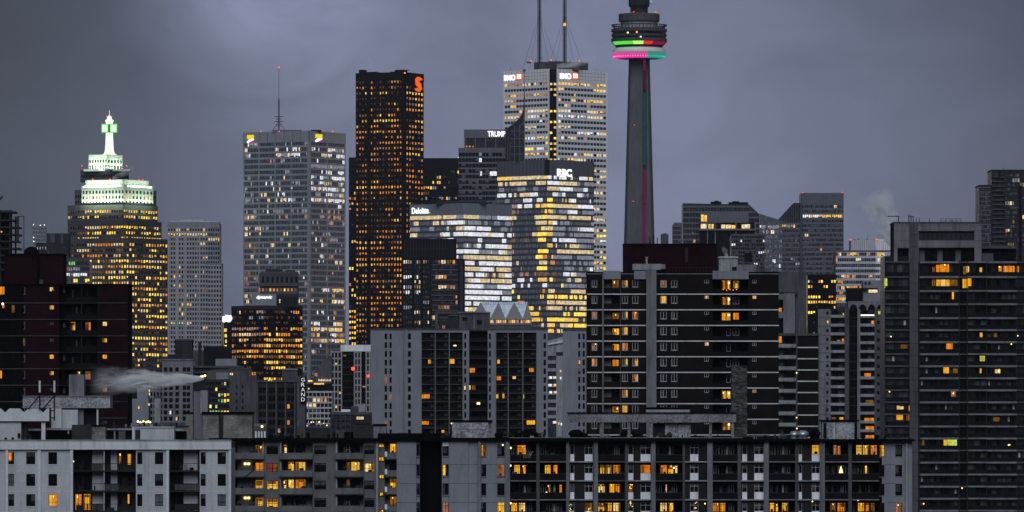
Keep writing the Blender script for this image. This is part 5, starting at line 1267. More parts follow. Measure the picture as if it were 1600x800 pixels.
# ================================================================ far glass condominium at the east edge
D = 2500
f = bld('glass_condominium', 'tall dim glass condominium with a stepped top behind the concrete-framed tower', 'apartment tower', 1570, D)
f.box('glass_body', 1549.4, 1640, 266, None, 0, 22, 'glass_slate'); f.box('glass_body', 1530.5, 1552, 289.6, None, 1, 22, 'glass_slate')
f.box('roof_slab', 1548.8, 1640, 265, 267, -.3, 22, 'steel_dark'); f.box('roof_slab', 1530, 1550, 288.6, 290.6, .6, 22, 'steel_dark')
grid(f, 1570, 1640, 270, 420, 7.2, .2, 18, .12, 'steel_dark', Lit([(1560, 1640, 266, 420, .13, ['lit_dim', 'lit_pale', 'lit_cream', 'lit_pink'])], .4, 201))
f4 = Face(f.root, Matrix.Translation((0, 1, 0)), D, f.t)
grid(f4, 1530.5, 1549, 292, 420, 7.2, .2, 6, .1, 'pewter_metal', Lit([(1530, 1550, 292, 420, .02, ['lit_dim'])], .3, 202))
for i in range(20): f.box('balcony_slab', 1550.4, 1569, 276 + i * 7.2, 277.4 + i * 7.2, -1.3, .2, 'mid_concrete'); f.box('balcony_slab', 1529 + min(i, 4) * .3, 1532, 293 + i * 7.2, 294.4 + i * 7.2, -.4, 1.2, 'mid_concrete')
f.box('pier', 1568.6, 1571, 266, 420, -.8, .1, 'steel_dark'); f.box('pier', 1560, 1562.6, 267, 276, -.5, .1, 'black_metal'); f.box('pier', 1592, 1596, 290, 420, -.8, .1, 'black_metal')
roof_kit(f, 1551, 1600, 265, 203, 6, 3, (3, 12))

# yard: scattered service lamps on the low roofs of the western gap, each fixed to its own block
D = 2200
f = bld('low_service_block', 'low dark service block dotted with small lamps behind the near roofs', 'service block', 450, D)
f.box('wall', 398, 582, 668, None, 0, 12, 'dark_concrete'); f.box('parapet', 397.6, 582.4, 666, 669, -.3, .5, 'mid_concrete')
rr_ = random.Random(303)
for k in range(26):
    c = 400 + k * 7 + rr_.uniform(-2, 2); hgt = rr_.uniform(1.5, 9)
    post = f.box('lamp_post', c, c + .35, 668 - hgt, 668, .6, .7, 'steel_dark'); beacon(f, c + .2, 668 - hgt, rr_.choice(['bulb_warm', 'bulb_warm', 'beacon_white', 'beacon_amber']), rr_.uniform(.12, .3), .65, 'lamp')
for k in range(9): c = 404 + k * 20 + rr_.uniform(-5, 5); f.box('roof_unit', c, c + rr_.uniform(4, 12), 668 - rr_.uniform(4, 14), 668, 2, 6, rr_.choice(['mid_concrete', 'dark_concrete', 'pale_concrete', 'steel_dark']))

# ================================================================ concrete-framed condominium tower at the east edge
D = 1500
f = bld('concrete_framed_tower', 'dark glass condominium tower with pale slab edges, a broad concrete pier and framed penthouse', 'apartment tower', 1490, D)
f.box('glass_body', 1382.4, 1421.4, 400, None, 0, 18, 'glass_tint'); f.box('glass_body', 1434, 1660, 408, None, 0, 18, 'glass_near')
f.box('pier', 1421, 1434.4, 347.6, None, -.9, 1, 'mid_concrete')
for k in range(1, 24): f.box('pier_joint', 1421.2, 1434.2, 347.6 + k * 18.9, 348.2 + k * 18.9, -.93, -.8, 'dark_concrete')
# penthouse frame
f.wall('penthouse_frame', 1396.4, 1533.4, 347.8, 409, [(1435.4, 1522.4, 361.2, 375.4), (1435.4, 1522.4, 387, 411), (1402, 1420, 387.6, 411)], 'grey_concrete', 1.2, -.5)
f.box('penthouse_core', 1397, 1533, 349, 410, 2.4, 15, 'dark_concrete'); 
for k in range(12): f.box('louvre', 1436 + k * 7.25, 1442.6 + k * 7.25, 361.4, 375.2, .1, .4, 'steel_dark')
for k in range(9): f.box('window', 1437 + k * 9.4, 1445.2 + k * 9.4, 390, 407.6, 1.2, 1.5, 'glass_near' if k % 3 else 'blind_grey')
for k in range(2): f.box('window', 1403 + k * 8.6, 1410.6 + k * 8.6, 389, 407, 1.2, 1.5, 'glass_near')
mm = MB()
for k in range(13): mm.box(f.t(1396.8 + k * 11.4) - .04, f.t(1396.8 + k * 11.4) + .04, -.53, -.4, f.z(361 if 3 < k < 12 else 386), f.z(348), 'mid_concrete')
for y in (352, 361, 376, 386): mm.box(f.t(1396.4), f.t(1533.4), -.525, -.4, f.z(y) - .04, f.z(y) + .04, 'mid_concrete')
f.mb('panel_joint', mm, kind='stuff')
f.box('penthouse_coping', 1395.8, 1534, 346.8, 348.4, -.7, 15, 'mid_concrete')
f.box('annexe', 1533.4, 1588, 388, 410, 1, 12, 'black_metal'); f.box('annexe_roof', 1532.6, 1589, 384.8, 388.4, -.6, 12.4, 'mid_concrete'); f.box('annexe_box', 1534.6, 1552, 396, 410, -.2, 1.2, 'mid_concrete')
for k in range(4): f.box('window', 1553 + k * 8.6, 1560 + k * 8.6, 391, 408, .8, 1.1, 'glass_near')
# roof rail, aerials and davit
rl = f.box('roof_rail', 1471, 1503.4, 341, 341.7, 3, 3.1, 'steel_dark')
for c in (1471.3, 1479, 1487.4, 1489.4, 1496, 1503): f.box('rail_post', c - .35, c + .35, 341, 347.4, 3, 3.1, 'steel_dark', rl)
f.box('rail_bar', 1471, 1503.4, 344.6, 345.2, 3, 3.1, 'steel_dark', rl)
for c, y in ((1420.6, 335), (1423, 334.4), (1425.6, 336), (1428.4, 338), (1433, 340.6), (1437.6, 340), (1453, 341)): f.box('aerial', c - .5, c + .5, y, 347.4, 2.4, 2.6, 'steel_dark')
f.box('aerial_bracket', 1420, 1429, 337.6, 338.6, 2.3, 2.4, 'steel_dark')
dv = f.box('davit', 1404.6, 1406, 337.4, 347.6, 3, 3.25, 'steel_dark'); f.box('davit_arm', 1388, 1406, 336.6, 338, 3, 3.25, 'steel_dark', dv); f.box('davit_foot', 1403.4, 1407.4, 345.8, 347.4, 2.8, 3.4, 'steel_dark', dv)
LV = [409.4, 432.6, 454.4, 475, 496.7] + [515.4 + 18.8 * k for k in range(17)]
r = random.Random(211)
for i, y in enumerate(LV):
    f.box('slab_edge', 1381.6, 1419.6, y - 1, y + 1.4, -.9, .2, 'mid_concrete')
    for a, b, dd in ((1436.6, 1497.4, -1.5), (1497.4, 1512, -.7), (1512, 1541.6, -1.2), (1541.6, 1588, -1.5), (1588, 1660, -.8)):
        f.box('slab_edge', a + .1, b - .1, y - 1 + (.4 if dd > -1 else 0), y + 1.5 + (.5 if dd < -1.3 else 0), dd, .2, 'grey_concrete' if a < 1580 and dd < -1 else 'mid_concrete')  # darker concrete at the east end paints in lens vignette
    nx = LV[i + 1] if i + 1 < len(LV) else y + 18.8
    for a, b in ((1383, 1419), (1437, 1497), (1512, 1541), (1542, 1588), (1589, 1655)):
        m = MB(); n = max(2, int((b - a) / 7.5))
        for k in range(n + 1): m.box(f.t(a + (b - a) * k / n) - .04, f.t(a + (b - a) * k / n) + .04, -.12, .05, f.z(nx), f.z(y), 'steel_dark')
        f.mb('mullion', m, kind='stuff')
        f.box('glass_balustrade', a, b, nx - 7.4, nx - 1, -.75 if a < 1420 else -1.05 if b == 1541 else -1.4 if a < 1500 or a == 1542 else -.72, -.7 if a < 1420 else -1.0 if b == 1541 else -1.35 if a < 1500 or a == 1542 else -.67, 'glass_black')
        for k in range(n):
            q = r.random()
            if q < .16: f.box('curtain', a + (b - a) * k / n + 1, a + (b - a) * (k + 1) / n - 1, y + 3, nx - 2, -.1, .02, 'curtain_grey')
            elif q < .20: f.box('door_frame', a + (b - a) * k / n + 2, a + (b - a) * (k + .5) / n + 1, y + 4, nx - 1, -.1, .02, 'frame_white')
for a, b in ((1438, 1451), (1463, 1470), (1484, 1497), (1513, 1524), (1548, 1556), (1563, 1577), (1584, 1600)): f.box('glass_bay', a, b, 411, None, -.09, .03, 'glass_tint')
for a, b in ((1386, 1396), (1404, 1413)): f.box('glass_bay', a, b, 411, None, -.09, .03, 'glass_slate')
for c in (1436, 1498.4, 1511, 1541.6, 1588.6): f.box('divider', c - .5, c + .5, 409, None, -.75, .1, 'steel_dark')
for a, b, y0, y1, mt in ((1462.6, 1468, 414, 430, 'room_orange'), (1468.6, 1482.6, 413, 430, 'room_orange'), (1457, 1460, 417, 428, 'room_dim'), (1505, 1509, 416, 429, 'room_dim'), (1509.6, 1514, 416, 426, 'room_cream'), (1530.6, 1534.4, 418, 427, 'room_yellow'),
     (1560, 1565, 416, 424, 'room_orange'), (1569, 1574.6, 415.6, 430, 'room_orange'), (1575.4, 1585, 415.6, 430, 'room_orange'), (1588, 1592, 416, 430, 'room_orange'), (1456, 1462, 437, 450, 'room_dim'), (1463, 1470, 437, 452, 'room_yellow'), (1470.6, 1477, 437, 452, 'room_cream'), (1477.6, 1484, 437, 452, 'room_yellow'), (1484.6, 1496, 437, 450, 'room_dim'),
     (1504, 1510, 436, 450, 'room_yellow'), (1511, 1517.6, 435, 450, 'room_yellow'), (1487.4, 1490.4, 456, 468, 'room_yellow'), (1531, 1535, 520, 532, 'room_yellow'), (1552.6, 1558, 520.6, 530, 'room_dim'), (1478.4, 1488.6, 536.6, 547, 'room_orange'), (1531, 1538.6, 556, 568.6, 'room_lime'), (1474, 1482.6, 573.6, 585, 'room_yellow'),
     (1489.4, 1496, 576, 588, 'room_dim'), (1531, 1533.4, 576, 588, 'room_yellow'), (1554.6, 1563, 577, 586, 'room_cream'), (1486, 1493, 611, 620, 'room_pink'), (1474.4, 1479.6, 687, 699, 'room_yellow'), (1480.2, 1495, 687, 698.4, 'room_lime'), (1381.8, 1386.4, 435, 450, 'room_lime'), (1401, 1405.6, 634, 640.4, 'room_cream'), (1406.4, 1412, 635, 640, 'room_cream'), (1400.6, 1410.6, 647.6, 656, 'room_yellow'),
     (1416, 1421, 648, 657, 'room_dim'), (1420, 1422, 634, 642, 'room_yellow'), (1575, 1579, 694, 699, 'room_cream'), (1407.6, 1418, 538.4, 544.4, 'room_dim'), (1552, 1562, 652, 660, 'room_dim'), (1441, 1444, 688, 700, 'room_dim')):
    f.box('lit_window', a, b, y0, y1, -.22, -.06, mt)
for px, py in ((1476, 414), (1561.4, 417), (1477, 430), (1489.4, 614.6), (1580, 537.6), (1590, 524.6), (1560, 580), (1443, 787), (1401, 566), (1389.6, 612), (1392, 526), (1575.4, 695.6), (1503, 762.6)): beacon(f, px, py, 'bulb_warm', .16, -.5, 'lamp')

# ================================================================ brown brick tower
D = 1130
f = bld('brown_brick_tower', 'dark brown brick apartment tower with pale slab stripes and a pale vertical shaft', 'apartment tower', 1066, D)
ft, pt = 427.6, 24.45
LN = [459.6 + pt * k for k in range(12)]
ROW = [ft] + LN
wins = {'a': (924.6, 933), 'b': (972, 981), 'c': (988, 997.2), 'd': (1032, 1041.6), 'e': (1049, 1058.2)}
LW = {('a', 2): 'room_pink', ('a', 4): 'room_pink', ('a', 5): 'room_pink', ('b', 3): 'room_yellow', ('b', 4): 'room_pink', ('b', 8): 'room_yellow', ('c', 2): 'room_orange', ('c', 5): 'room_yellow', ('c', 6): 'room_pink', ('d', 0): 'room_pink', ('d', 1): 'room_yellow', ('b', 7): 'room_dim', ('b', 0): 'room_dim'}
SM = {(0, 1): 'room_yellow', (0, 4): 'room_yellow', (1, 1): 'room_yellow', (1, 7): 'room_pink'}
def yrow(i): return (437.4, 448.6) if i == 0 else (LN[i - 1] + 2.4, LN[i - 1] + 14.4)
NR = 11
for nm_, p0, p1, ks in (('wall', 917.4, 941, 'a'), ('wall', 969.4, 1010, 'bc'), ('wall', 1025.2, 1113.8, 'de'), ('wall', 1169, 1216.8, '')):
    holes = []
    for i in range(NR):
        y0, y1 = yrow(i)
        for k in ks: holes.append((*wins[k], y0, y1))
        if p0 > 1100: holes.append((1175.6, 1182, y0 - .6, y0 + 5))
        elif p0 > 1020: holes.append((1100.6, 1107.6, y0 - .6, y0 + 5))
    f.wall(nm_, p0, p1, ft - 1, 760, holes, 'brown_brick', .35, 0)
    for i in range(NR):
        y0, y1 = yrow(i)
        for k in ks:
            mt = LW.get((k, i), 'glass_near')
            w = f.window(*wins[k], y0, y1, mt, .14, 1, 0, 'frame_white', fw=.085)
            if mt == 'glass_near' and RNG.random() < .55:
                a, b = wins[k]; f.box('curtain', a + .8, a + (b - a) * RNG.uniform(.3, .5), y0 + .8, y1 - .8, .17, .195, 'curtain_grey', w)
            f.box('sill', wins[k][0] - .5, wins[k][1] + .5, y1, y1 + .9, -.06, .2, 'grey_concrete', w)
            if (k, i) in (('b', 0), ('b', 2), ('b', 5), ('b', 7)): f.box('lit_pane', wins[k][0] + 6, wins[k][1] - .6, y0 + .8, y1 - 2, .16, .19, 'room_yellow', w)
        for q, p in ((0, 1100.6), (1, 1175.6)):
            if (q == 0 and 1020 < p0 < 1100) or (q == 1 and p0 > 1100):
                mt = SM.get((q, i), 'glass_near')
                f.window(p, p + (7 if q == 0 else 6.4), y0 - .6, y0 + 5, mt, .14, 1, 0, 'frame_white')
f.box('floor_core', 917.8, 1216.4, ft, None, 2.2, 16, 'roof_black')
f.box('side_wall', 917.4, 941, 760, None, 0, 2.3, 'brown_brick'); f.box('side_wall', 969.4, 1216.8, 760, None, 0, 2.3, 'brown_brick')
for i, y in enumerate(LN[:11]):
    for p0, p1 in ((917, 941), (943.4, 1009.6), (1025.6, 1216.8)): f.box('slab_edge', p0, p1, y - .8, y + .8, -.12, .3, 'white_trim')
    f.box('balcony_slab', 943.4, 969.4, y - .4, y + .7, .3, 2.3, 'mid_concrete'); f.box('balcony_slab', 1113.8, 1169, y - .4, y + .7, .3, 2.3, 'mid_concrete')
f.box('roof_slab', 916.6, 1217.6, 424.8, 427.2, -.2, 16, 'roof_black'); f.box('roof_flashing', 917, 1217, 427.2, 428.4, -.14, .2, 'pale_concrete')
f.box('pilaster', 941, 943.4, 424, None, -.2, 2.2, 'grey_concrete'); f.box('pilaster', 969, 970, 430, 760, -.1, .2, 'mid_concrete')
f.box('shaft', 1009.8, 1025.4, 421, None, -1.2, 2.3, 'grey_concrete')
for a, b in ((942.8, 969.6), (990.6, 1009.8), (1113.4, 1169.6)): f.box('header_block', a, b, 423.2, 436.2, -.5, 1.2, 'blue_concrete')
f.box('roof_beam', 988.6, 1033, 412, 421.4, 1, 6, 'pale_concrete'); f.box('roof_beam', 1033, 1039.6, 412.6, 420, .6, 6, 'pale_concrete'); st = f.box('stack', 1009.4, 1012.2, 402.4, 412.4, 2, 2.3, 'pale_concrete'); f.box('stack_cap', 1008.6, 1013, 401, 402.6, 1.9, 2.4, 'pale_concrete', st)
f.box('penthouse', 975, 1121, 381, 425, 4, 13, 'maroon_brick'); f.box('penthouse_coping', 974.4, 1121.6, 379.6, 381.4, 3.8, 13.2, 'roof_black'); vp = f.box('vent_pipe', 1071.6, 1076, 387, 408, 3.6, 4, 'steel_dark'); f.box('penthouse_pier', 1023, 1031, 382, 425, 3.8, 4.1, 'maroon_brick'); f.box('penthouse_pier', 1091, 1094, 382, 425, 3.8, 4.1, 'maroon_brick')
m = MB()
for k in range(15): m.box(f.t(1040 + k * 5.4) - .03, f.t(1040 + k * 5.4) + .03, 2, 2.06, f.z(425), f.z(417.4), 'steel_dark')
m.box(f.t(1039), f.t(1118), 2, 2.06, f.z(417.8), f.z(417.2), 'steel_dark'); f.mb('roof_rail', m)
for a, h in ((1016, 368), (1022, 366), (1027.4, 370)): f.box('aerial', a, a + 1.4, h, 381, 6, 6.2, 'black_metal')
# balconies
for i in range(NR):
    yb = LN[i]; yt = ROW[i]
    f.box('parapet', 943.4, 969.4, yb - 10, yb - .8, .02, .12, 'brown_brick'); f.box('parapet', 1113.8, 1169, yb - 8, yb - .8, .02, .1, 'black_metal')
    f.box('back_wall', 943.6, 955.6, yt + 2, yb - .6, 1.9, 2.15, 'grey_concrete')
    mt = {0: 'room_dim', 2: 'room_dim', 3: 'room_yellow', 4: 'room_orange', 5: 'room_yellow', 8: 'room_yellow'}.get(i, 'glass_near')
    f.window(957, 968, yt + 4 if i else yt + 9, yb - 1, mt, 1.9, 1, 0, 'frame_dark', name='balcony_door')
    on = i in (0, 1, 2, 7, 9)
    f.window(1128, 1135, yt + 4 if i else yt + 10, yb - 1.4, 'room_orange' if on else 'glass_near', 1.9, 1, 0, 'frame_dark', name='balcony_door'); f.window(1135.6, 1142, yt + 4 if i else yt + 10, yb - 8.4 if not on else yb - 3, 'room_cream' if i == 1 else 'room_orange' if on else 'glass_near', 1.9, 0, 0, 'frame_white')
    f.window(1145.6, 1155.4, yt + 4 if i else yt + 10, yb - 9, 'room_orange' if on and i != 1 and i < 3 else 'glass_near', 1.9, 1, 0, 'frame_white' if i % 2 else 'frame_dark')
    if on: beacon(f, 1139.4, yt + 8 if i else yt + 14, 'bulb_warm', .2, 1.5, 'lamp')
    if i == 0:
        for k in range(5): beacon(f, 1130 + k * 5.2, yb - 7.4 + (k % 2), 'beacon_amber', .09, 0, 'fairy_light')

# ================================================================ dark red brick block, west edge
D = 1250
f = bld('maroon_brick_block', 'dark maroon brick apartment block with a penthouse and a few small yellow windows', 'apartment building', 100, D)
ft, pt = 445, 25.7
LN = [473.4 + pt * k for k in range(9)]; ROW = [ft] + LN
LW = {(77.4, 0): 'room_cream', (77.4, 1): 'room_yellow', (77.4, 4): 'room_yellow', (77.4, 5): 'room_cream', (160, 2): 'room_yellow', (160, 3): 'room_yellow', (160, 4): 'room_yellow', (160, 6): 'room_pink', (34, 3): 'room_dim', (78.6, 6): 'room_yellow'}
for p0, p1, cols, mt in ((-60, 92, ((-20, -12), (18.6, 22.4), (34, 39), (77.4, 84.6)), 'maroon_brick'), (152, 199.6, ((160, 167.4),), 'maroon_brick')):
    holes = [(a, b, ROW[i] + 3.4, ROW[i] + 3.4 + (12 if b - a < 6 else 7)) for i in range(9) for a, b in cols]
    f.wall('wall', p0, p1, ft, 720, holes, mt, .35, 0)
    for i in range(9):
        for a, b in cols:
            w = f.window(a, b, ROW[i] + 3.4, ROW[i] + 3.4 + (12 if b - a < 6 else 7), LW.get((a, i), 'glass_near'), .14, 1 if b - a > 6 else 0, 0, 'frame_white' if a < 60 else 'frame_dark', fw=.06)
            if (a, i) not in LW and RNG.random() < .5: f.box('curtain', a + .6, b - .6, ROW[i] + 4, ROW[i] + 9, .16, .19, 'curtain_grey', w)
f.box('lower_wall', -60, 199.6, 720, None, 0, 2.2, 'maroon_brick'); f.box('floor_core', -59, 199, ft + 1, None, 2.1, 16, 'roof_black')
f.box('dark_band', 0, 36.4, ft, 720, -.15, .05, 'roof_black'); f.box('dark_band', 152, 156, ft, 720, -.1, .05, 'brown_brick')  # first band: flat black sheet painting the dark of the balcony bays
for i in range(9):
    f.box('lit_window', 0, 3, ROW[i] + 3, ROW[i] + 15, -.3, -.16, 'room_orange') if i in (0, 5) else None
    f.box('lit_window', 3.6, 7, ROW[i] + 3, ROW[i] + (15 if i == 0 else 8), -.3, -.16, 'room_orange') if i in (0, 1) else None
    f.box('window', 18.6, 22.4, ROW[i] + 3.6, ROW[i] + 15, -.3, -.16, 'room_dim' if i == 1 else 'glass_near')
    y = LN[i]
    for p0, p1 in ((-60, 92), (152, 199.6)): f.box('slab_edge', p0, p1, y - .5, y + .5, -.22, .3, 'mid_concrete')
    f.box('balcony_slab', 92, 152, y - .6, y + .6, .1, 2.15, 'dark_concrete'); f.box('parapet', 104, 150, y - 9, y - .6, .1, .18, 'black_metal'); f.box('partition', 126.6, 127.6, ROW[i] + .8, y - .6, .4, 2.1, 'dark_concrete')
    f.window(97, 101.4, ROW[i] + 3.4, ROW[i] + 13, 'blind_grey' if i % 2 == 0 else 'glass_near', 1.9, 0, 0, 'frame_dark')
    f.window(109, 117, ROW[i] + 3.4, y - 1, 'room_orange' if i == 2 else 'glass_near', 1.9, 1, 0, 'frame_dark', name='balcony_door'); f.window(119, 125, ROW[i] + 3.4, y - 8, 'room_yellow' if i == 5 else 'glass_near', 1.9, 0, 0, 'frame_dark')
    f.window(132, 141, ROW[i] + 3.4, y - 5, 'room_red' if i == 2 else 'room_pink' if i == 5 else 'glass_near', 1.9, 1, 0, 'frame_dark')
    if i % 3 != 2: f.box('shutter', 112 + i % 2 * 6, 114 + i % 2 * 6, ROW[i] + 6, y - 8, 1.7, 1.8, 'curtain_grey')
beacon(f, 4.6, 475, 'beacon_white', .25, -.4, 'lamp')
f.box('roof_edge', -60, 200.4, 443.4, 445.6, -.35, 16, 'roof_black'); f.box('penthouse', 5, 97.4, 397, 445, 3, 12, 'maroon_brick'); f.box('penthouse_pier', 56, 61, 398, 445, 2.7, 3.1, 'roof_black'); f.box('penthouse_coping', 4.4, 98, 395.6, 397.6, 2.7, 12.3, 'roof_black'); f.box('roof_hatch', 60.6, 66.4, 436.6, 444, 1.5, 2.4, 'mid_concrete')
m = MB(); m.lathe([(f.t(57) - f.t(45), f.z(397)), (f.t(56.4) - f.t(45), f.z(390)), (f.t(53) - f.t(45), f.z(386)), (f.t(48) - f.t(45), f.z(384)), (.01, f.z(383.6))], 'roof_black', (f.t(45), 7), 20); f.mb('cooling_tower', m, smooth=True)

# ================================================================ near white apartment block
D = 900
f = bld('white_apartment_block', 'white painted apartment block with shaded balconies and dark square windows', 'apartment building', 180, D)
LN = [736, 767.6, 799.2, 830.8]; ROW = [702, 736, 767.6, 799.2]
cols = [(-24, -14), (12.6, 22), (41, 55), (75.6, 89.2), (214.4, 222.4), (242, 255), (313.4, 321.4), (340, 353)]
segs = [(-70, 114), (212.4, 264), (312, 361)]
for p0, p1 in segs:
    holes = [(a, b, ROW[i] + 4.6, ROW[i] + 23.4) for i in range(4) for a, b in cols if p0 < a < p1]
    f.wall('wall', p0, p1, 700, 832, holes, 'white_paint', .35, 0)
    for i in range(4):
        for a, b in cols:
            if not p0 < a < p1: continue
            mt = {(75.6, 2): 'room_yellow', (340, 2): 'blind_grey', (242, 2): 'blind_grey', (12.6, 1): 'blind_grey'}.get((a, i), 'glass_near')
            w = f.window(a, b, ROW[i] + 4.6, ROW[i] + 23.4, mt, .16, 1 if b - a > 9 else 0, .34, 'frame_dark', fw=.06)
            f.box('sill', a - .6, b + .6, ROW[i] + 23.4, ROW[i] + 24.6, -.07, .2, 'white_trim', w)
            if (a, i) == (12.6, 0): f.box('lit_pane', a + .6, a + 6, ROW[0] + 5.4, ROW[0] + 18, .18, .21, 'room_orange', w)
            elif mt == 'glass_near' and RNG.random() < .6: f.box('curtain', a + (b - a) * RNG.choice([.08, .52]), a + (b - a) * RNG.choice([.4, .5, .9]) + 2 if False else a + (b - a) * .94, ROW[i] + 5.4, ROW[i] + RNG.uniform(9, 20), .19, .215, 'curtain_grey', w)
    for y in LN: f.box('slab_edge', p0, p1, y - .4, y + .5, -.03, .1, 'white_trim')
    for a, b in cols:
        if p0 < a < p1 and b - a < 9: f.box('wall_joint', b + 9, b + 9.3, 703, 832, -.02, .1, 'pale_concrete')
f.box('lower_wall', -70, 361, 832, None, 0, 12, 'white_paint')
for c, w in ((11, 2), (61.4, 2.4), (112, 2.2), (262, 2), (359.4, 1.8)): f.box('pilaster', c - w, c + w, 700, 832, -.3, .1, 'white_trim')
f.box('fascia', -70, 361.4, 688.6, 702.4, -.45, .4, 'white_trim'); f.box('fascia_lip', -70, 361.8, 687, 688.8, -.55, 1, 'pale_concrete'); f.box('roof_slab', -70, 361, 690, 701, .4, 14, 'mid_concrete')
f.box('end_wall', 360.4, 361.2, 700, 832, .1, 13, 'white_paint')
for p0, p1, whites in ((114, 212.4, ((143, 161), (172, 182))), (264, 312, ((286, 308),))):
    f.box('recess_wall', p0, p1, 702, 832, 1.8, 12, 'dark_concrete')
    for i in range(4):
        yt, yb = ROW[i], LN[i]
        f.box('balcony_slab', p0, p1, yb - 1.2, yb + 1, -.15, 1.82, 'dark_concrete')
        for a, b in whites: f.box('back_panel', a, b, yt + 1.5, yb - 1.3, 1.66, 1.82, 'white_paint')
        m = MB(); n = int((p1 - p0) / 2.4)
        for k in range(n + 1): m.box(f.t(p0 + 1 + (p1 - p0 - 2) * k / n) - .014, f.t(p0 + 1 + (p1 - p0 - 2) * k / n) + .014, -.1, -.06, f.z(yb - 1), f.z(yb - 12), 'black_metal')
        m.box(f.t(p0 + .6), f.t(p1 - .6), -.11, -.05, f.z(yb - 12.2), f.z(yb - 11.4), 'black_metal'); f.mb('railing', m)
        if p0 < 200:
            for a, b in ((116, 127), (129, 141), (163, 171)): f.window(a, b, yt + 4, yb - 1.6, 'room_yellow' if (i == 2 and a < 142) else 'glass_near', 1.64, 1, 0, 'frame_dark', name='balcony_door')
            f.window(183.6, 190, yt + 5, yb - 10, 'room_dim' if i == 0 else 'glass_near', 1.64, 0, 0, 'frame_dark'); f.window(197.6, 204.6, yt + 7, yb - 9, 'room_yellow' if i == 0 else 'glass_near', 1.64, 0, 0, 'frame_dark'); 
            if i == 2: f.box('lit_pane', 198.6, 201, yt + 5, yb - 12, 1.5, 1.6, 'room_yellow')
            f.box('partition', 162, 163.2, yt + 1, yb - 1.2, 0, 1.8, 'white_paint')
            f.box('privacy_panel', 143 + (i % 2) * 22, 161 + (i % 2) * 24, yb - 12, yb - 2, -.04, -.01, 'mid_concrete'); 
            for k in range(4): f.box('balcony_clutter', 118 + k * 23 + RNG.random() * 6, 123 + k * 23 + RNG.random() * 9, yb - RNG.uniform(4, 10), yb - 1.2, .4, 1.1, RNG.choice(['roof_black', 'dark_concrete', 'steel_dark', 'brown_sheet']))
        else:
            f.window(267, 275, yt + 4, yb - 1.6, 'glass_near', 1.64, 0, 0, 'frame_dark', name='balcony_door'); f.window(276, 285, yt + 5, yb - 10, 'glass_near', 1.64, 1, 0, 'frame_dark')
            if i: f.box('privacy_panel', 273, 310, yb - 12, yb - 2, -.04, -.01, 'mid_concrete' if i == 1 else 'dark_concrete')
            for k in range(3): f.box('balcony_clutter', 276 + k * 10, 280 + k * 11, yb - RNG.uniform(5, 11), yb - 1.2, .4, 1.1, RNG.choice(['pale_concrete', 'dark_concrete', 'roof_black']))
beacon(f, 114.6, 721, 'bulb_warm', .1, .3, 'lamp')
# --- its roof structures
def wave(x): 
    k = (x - 19) % 29.6
    return 638.2 if k < 9.4 or k > 22.4 else 638.2 + 6.6 * (1 - abs(k - 15.9) / 6.5)
m = MB(); u = f.t
xs = [-60 + 1.6 * k for k in range(93)]; xs = [x for x in xs if x < 76]
ptsu = [(u(x), f.z(wave(x))) for x in xs]
for (xa, za), (xb, zb_) in zip(ptsu, ptsu[1:]): m.prism([(xa, f.z(658)), (xb, f.z(658)), (xb, zb_), (xa, za)], 3, 3.6, 'white_trim')
f.mb('scalloped_parapet', m)
f.box('canopy_soffit', -60, 76, 656.6, 658.6, 3.05, 8, 'dark_concrete'); f.box('plant_wall', -60, 30, 659.6, 690, 3.4, 8, 'white_paint'); f.box('column', 62, 68, 658, 690, 3.4, 4, 'white_trim'); f.box('column', 31, 39, 658.6, 690, 4.4, 5, 'dark_concrete')
for a in (4, 15): f.box('wall_vent', a, a + 4, 683.6, 690, 3.3, 3.45, 'black_metal')
f.box('meter_box', 25, 29, 677, 684, 3.15, 3.45, 'black_metal'); f.box('inner_wall', 40, 61, 672, 690, 6, 7, 'mid_concrete'); f.box('inner_beam', 40, 62, 670, 673, 4.6, 5.4, 'pale_concrete'); f.box('inner_window', 44, 58, 675, 688, 5.8, 6.05, 'glass_near')
f.box('canopy', 30.6, 167.6, 619, 636.6, 6, 12, 'pebble_panel'); f.box('canopy_rim', 30.2, 168, 618.2, 619.2, 5.8, 12.2, 'pale_concrete'); f.box('canopy_rim', 30.2, 168, 636.4, 637.4, 5.8, 12.2, 'pale_concrete')
f.box('lift_tower', 101.6, 125.4, 584.6, 619, 8, 11, 'grey_concrete')
f.box('stair_wall', 76, 92, 638, 669, 5, 7, 'white_trim'); f.box('stair_wall', 92, 117, 640, 669, 6, 8, 'white_paint'); f.box('stair_wall', 117, 125.6, 638, 664, 6.6, 9, 'grey_concrete'); f.box('stair_wall', 125.6, 147, 638, 664, 8, 9, 'dark_concrete'); f.box('canopy_post', 146.6, 149, 637, 664, 6.2, 6.5, 'white_trim')
for c in (60, 83):
    pp = f.box('flue_pipe', c - 1.4, c + 1.4, 594.6, 613, 2.4, 2.7, 'white_trim'); f.box('flue_base', c - 1, c + 1, 613, 640 if c < 70 else 657, 2.45, 2.7, 'black_metal', pp)
    m = MB(); m.bar((u(c - .6), 2.55, f.z(619)), (u(c - 18), 2.8, f.z(638.6)), .09, 'black_metal'); f.mb('flue_brace', m, pp)
for y in (641, 652): f.box('flue_clamp', 76, 82, y, y + 1.8, 2.4, 2.7, 'black_metal')
f.box('roof_beam', 68, 112, 668.6, 672, 4.4, 6, 'pale_concrete'); f.box('roof_pit', 69, 112, 672, 690, 6, 7, 'roof_black'); f.box('roof_post', 102, 104.4, 671, 678, 4.6, 4.9, 'pale_concrete')
f.box('tank_house', 110.6, 141, 663.6, 690, 2, 5, 'brown_sheet'); f.box('tank_house', 141.2, 163, 666, 690, 2.4, 5, 'old_brick'); f.box('tank_cap', 141, 163.6, 664, 666.4, 2.3, 5.2, 'roof_black')
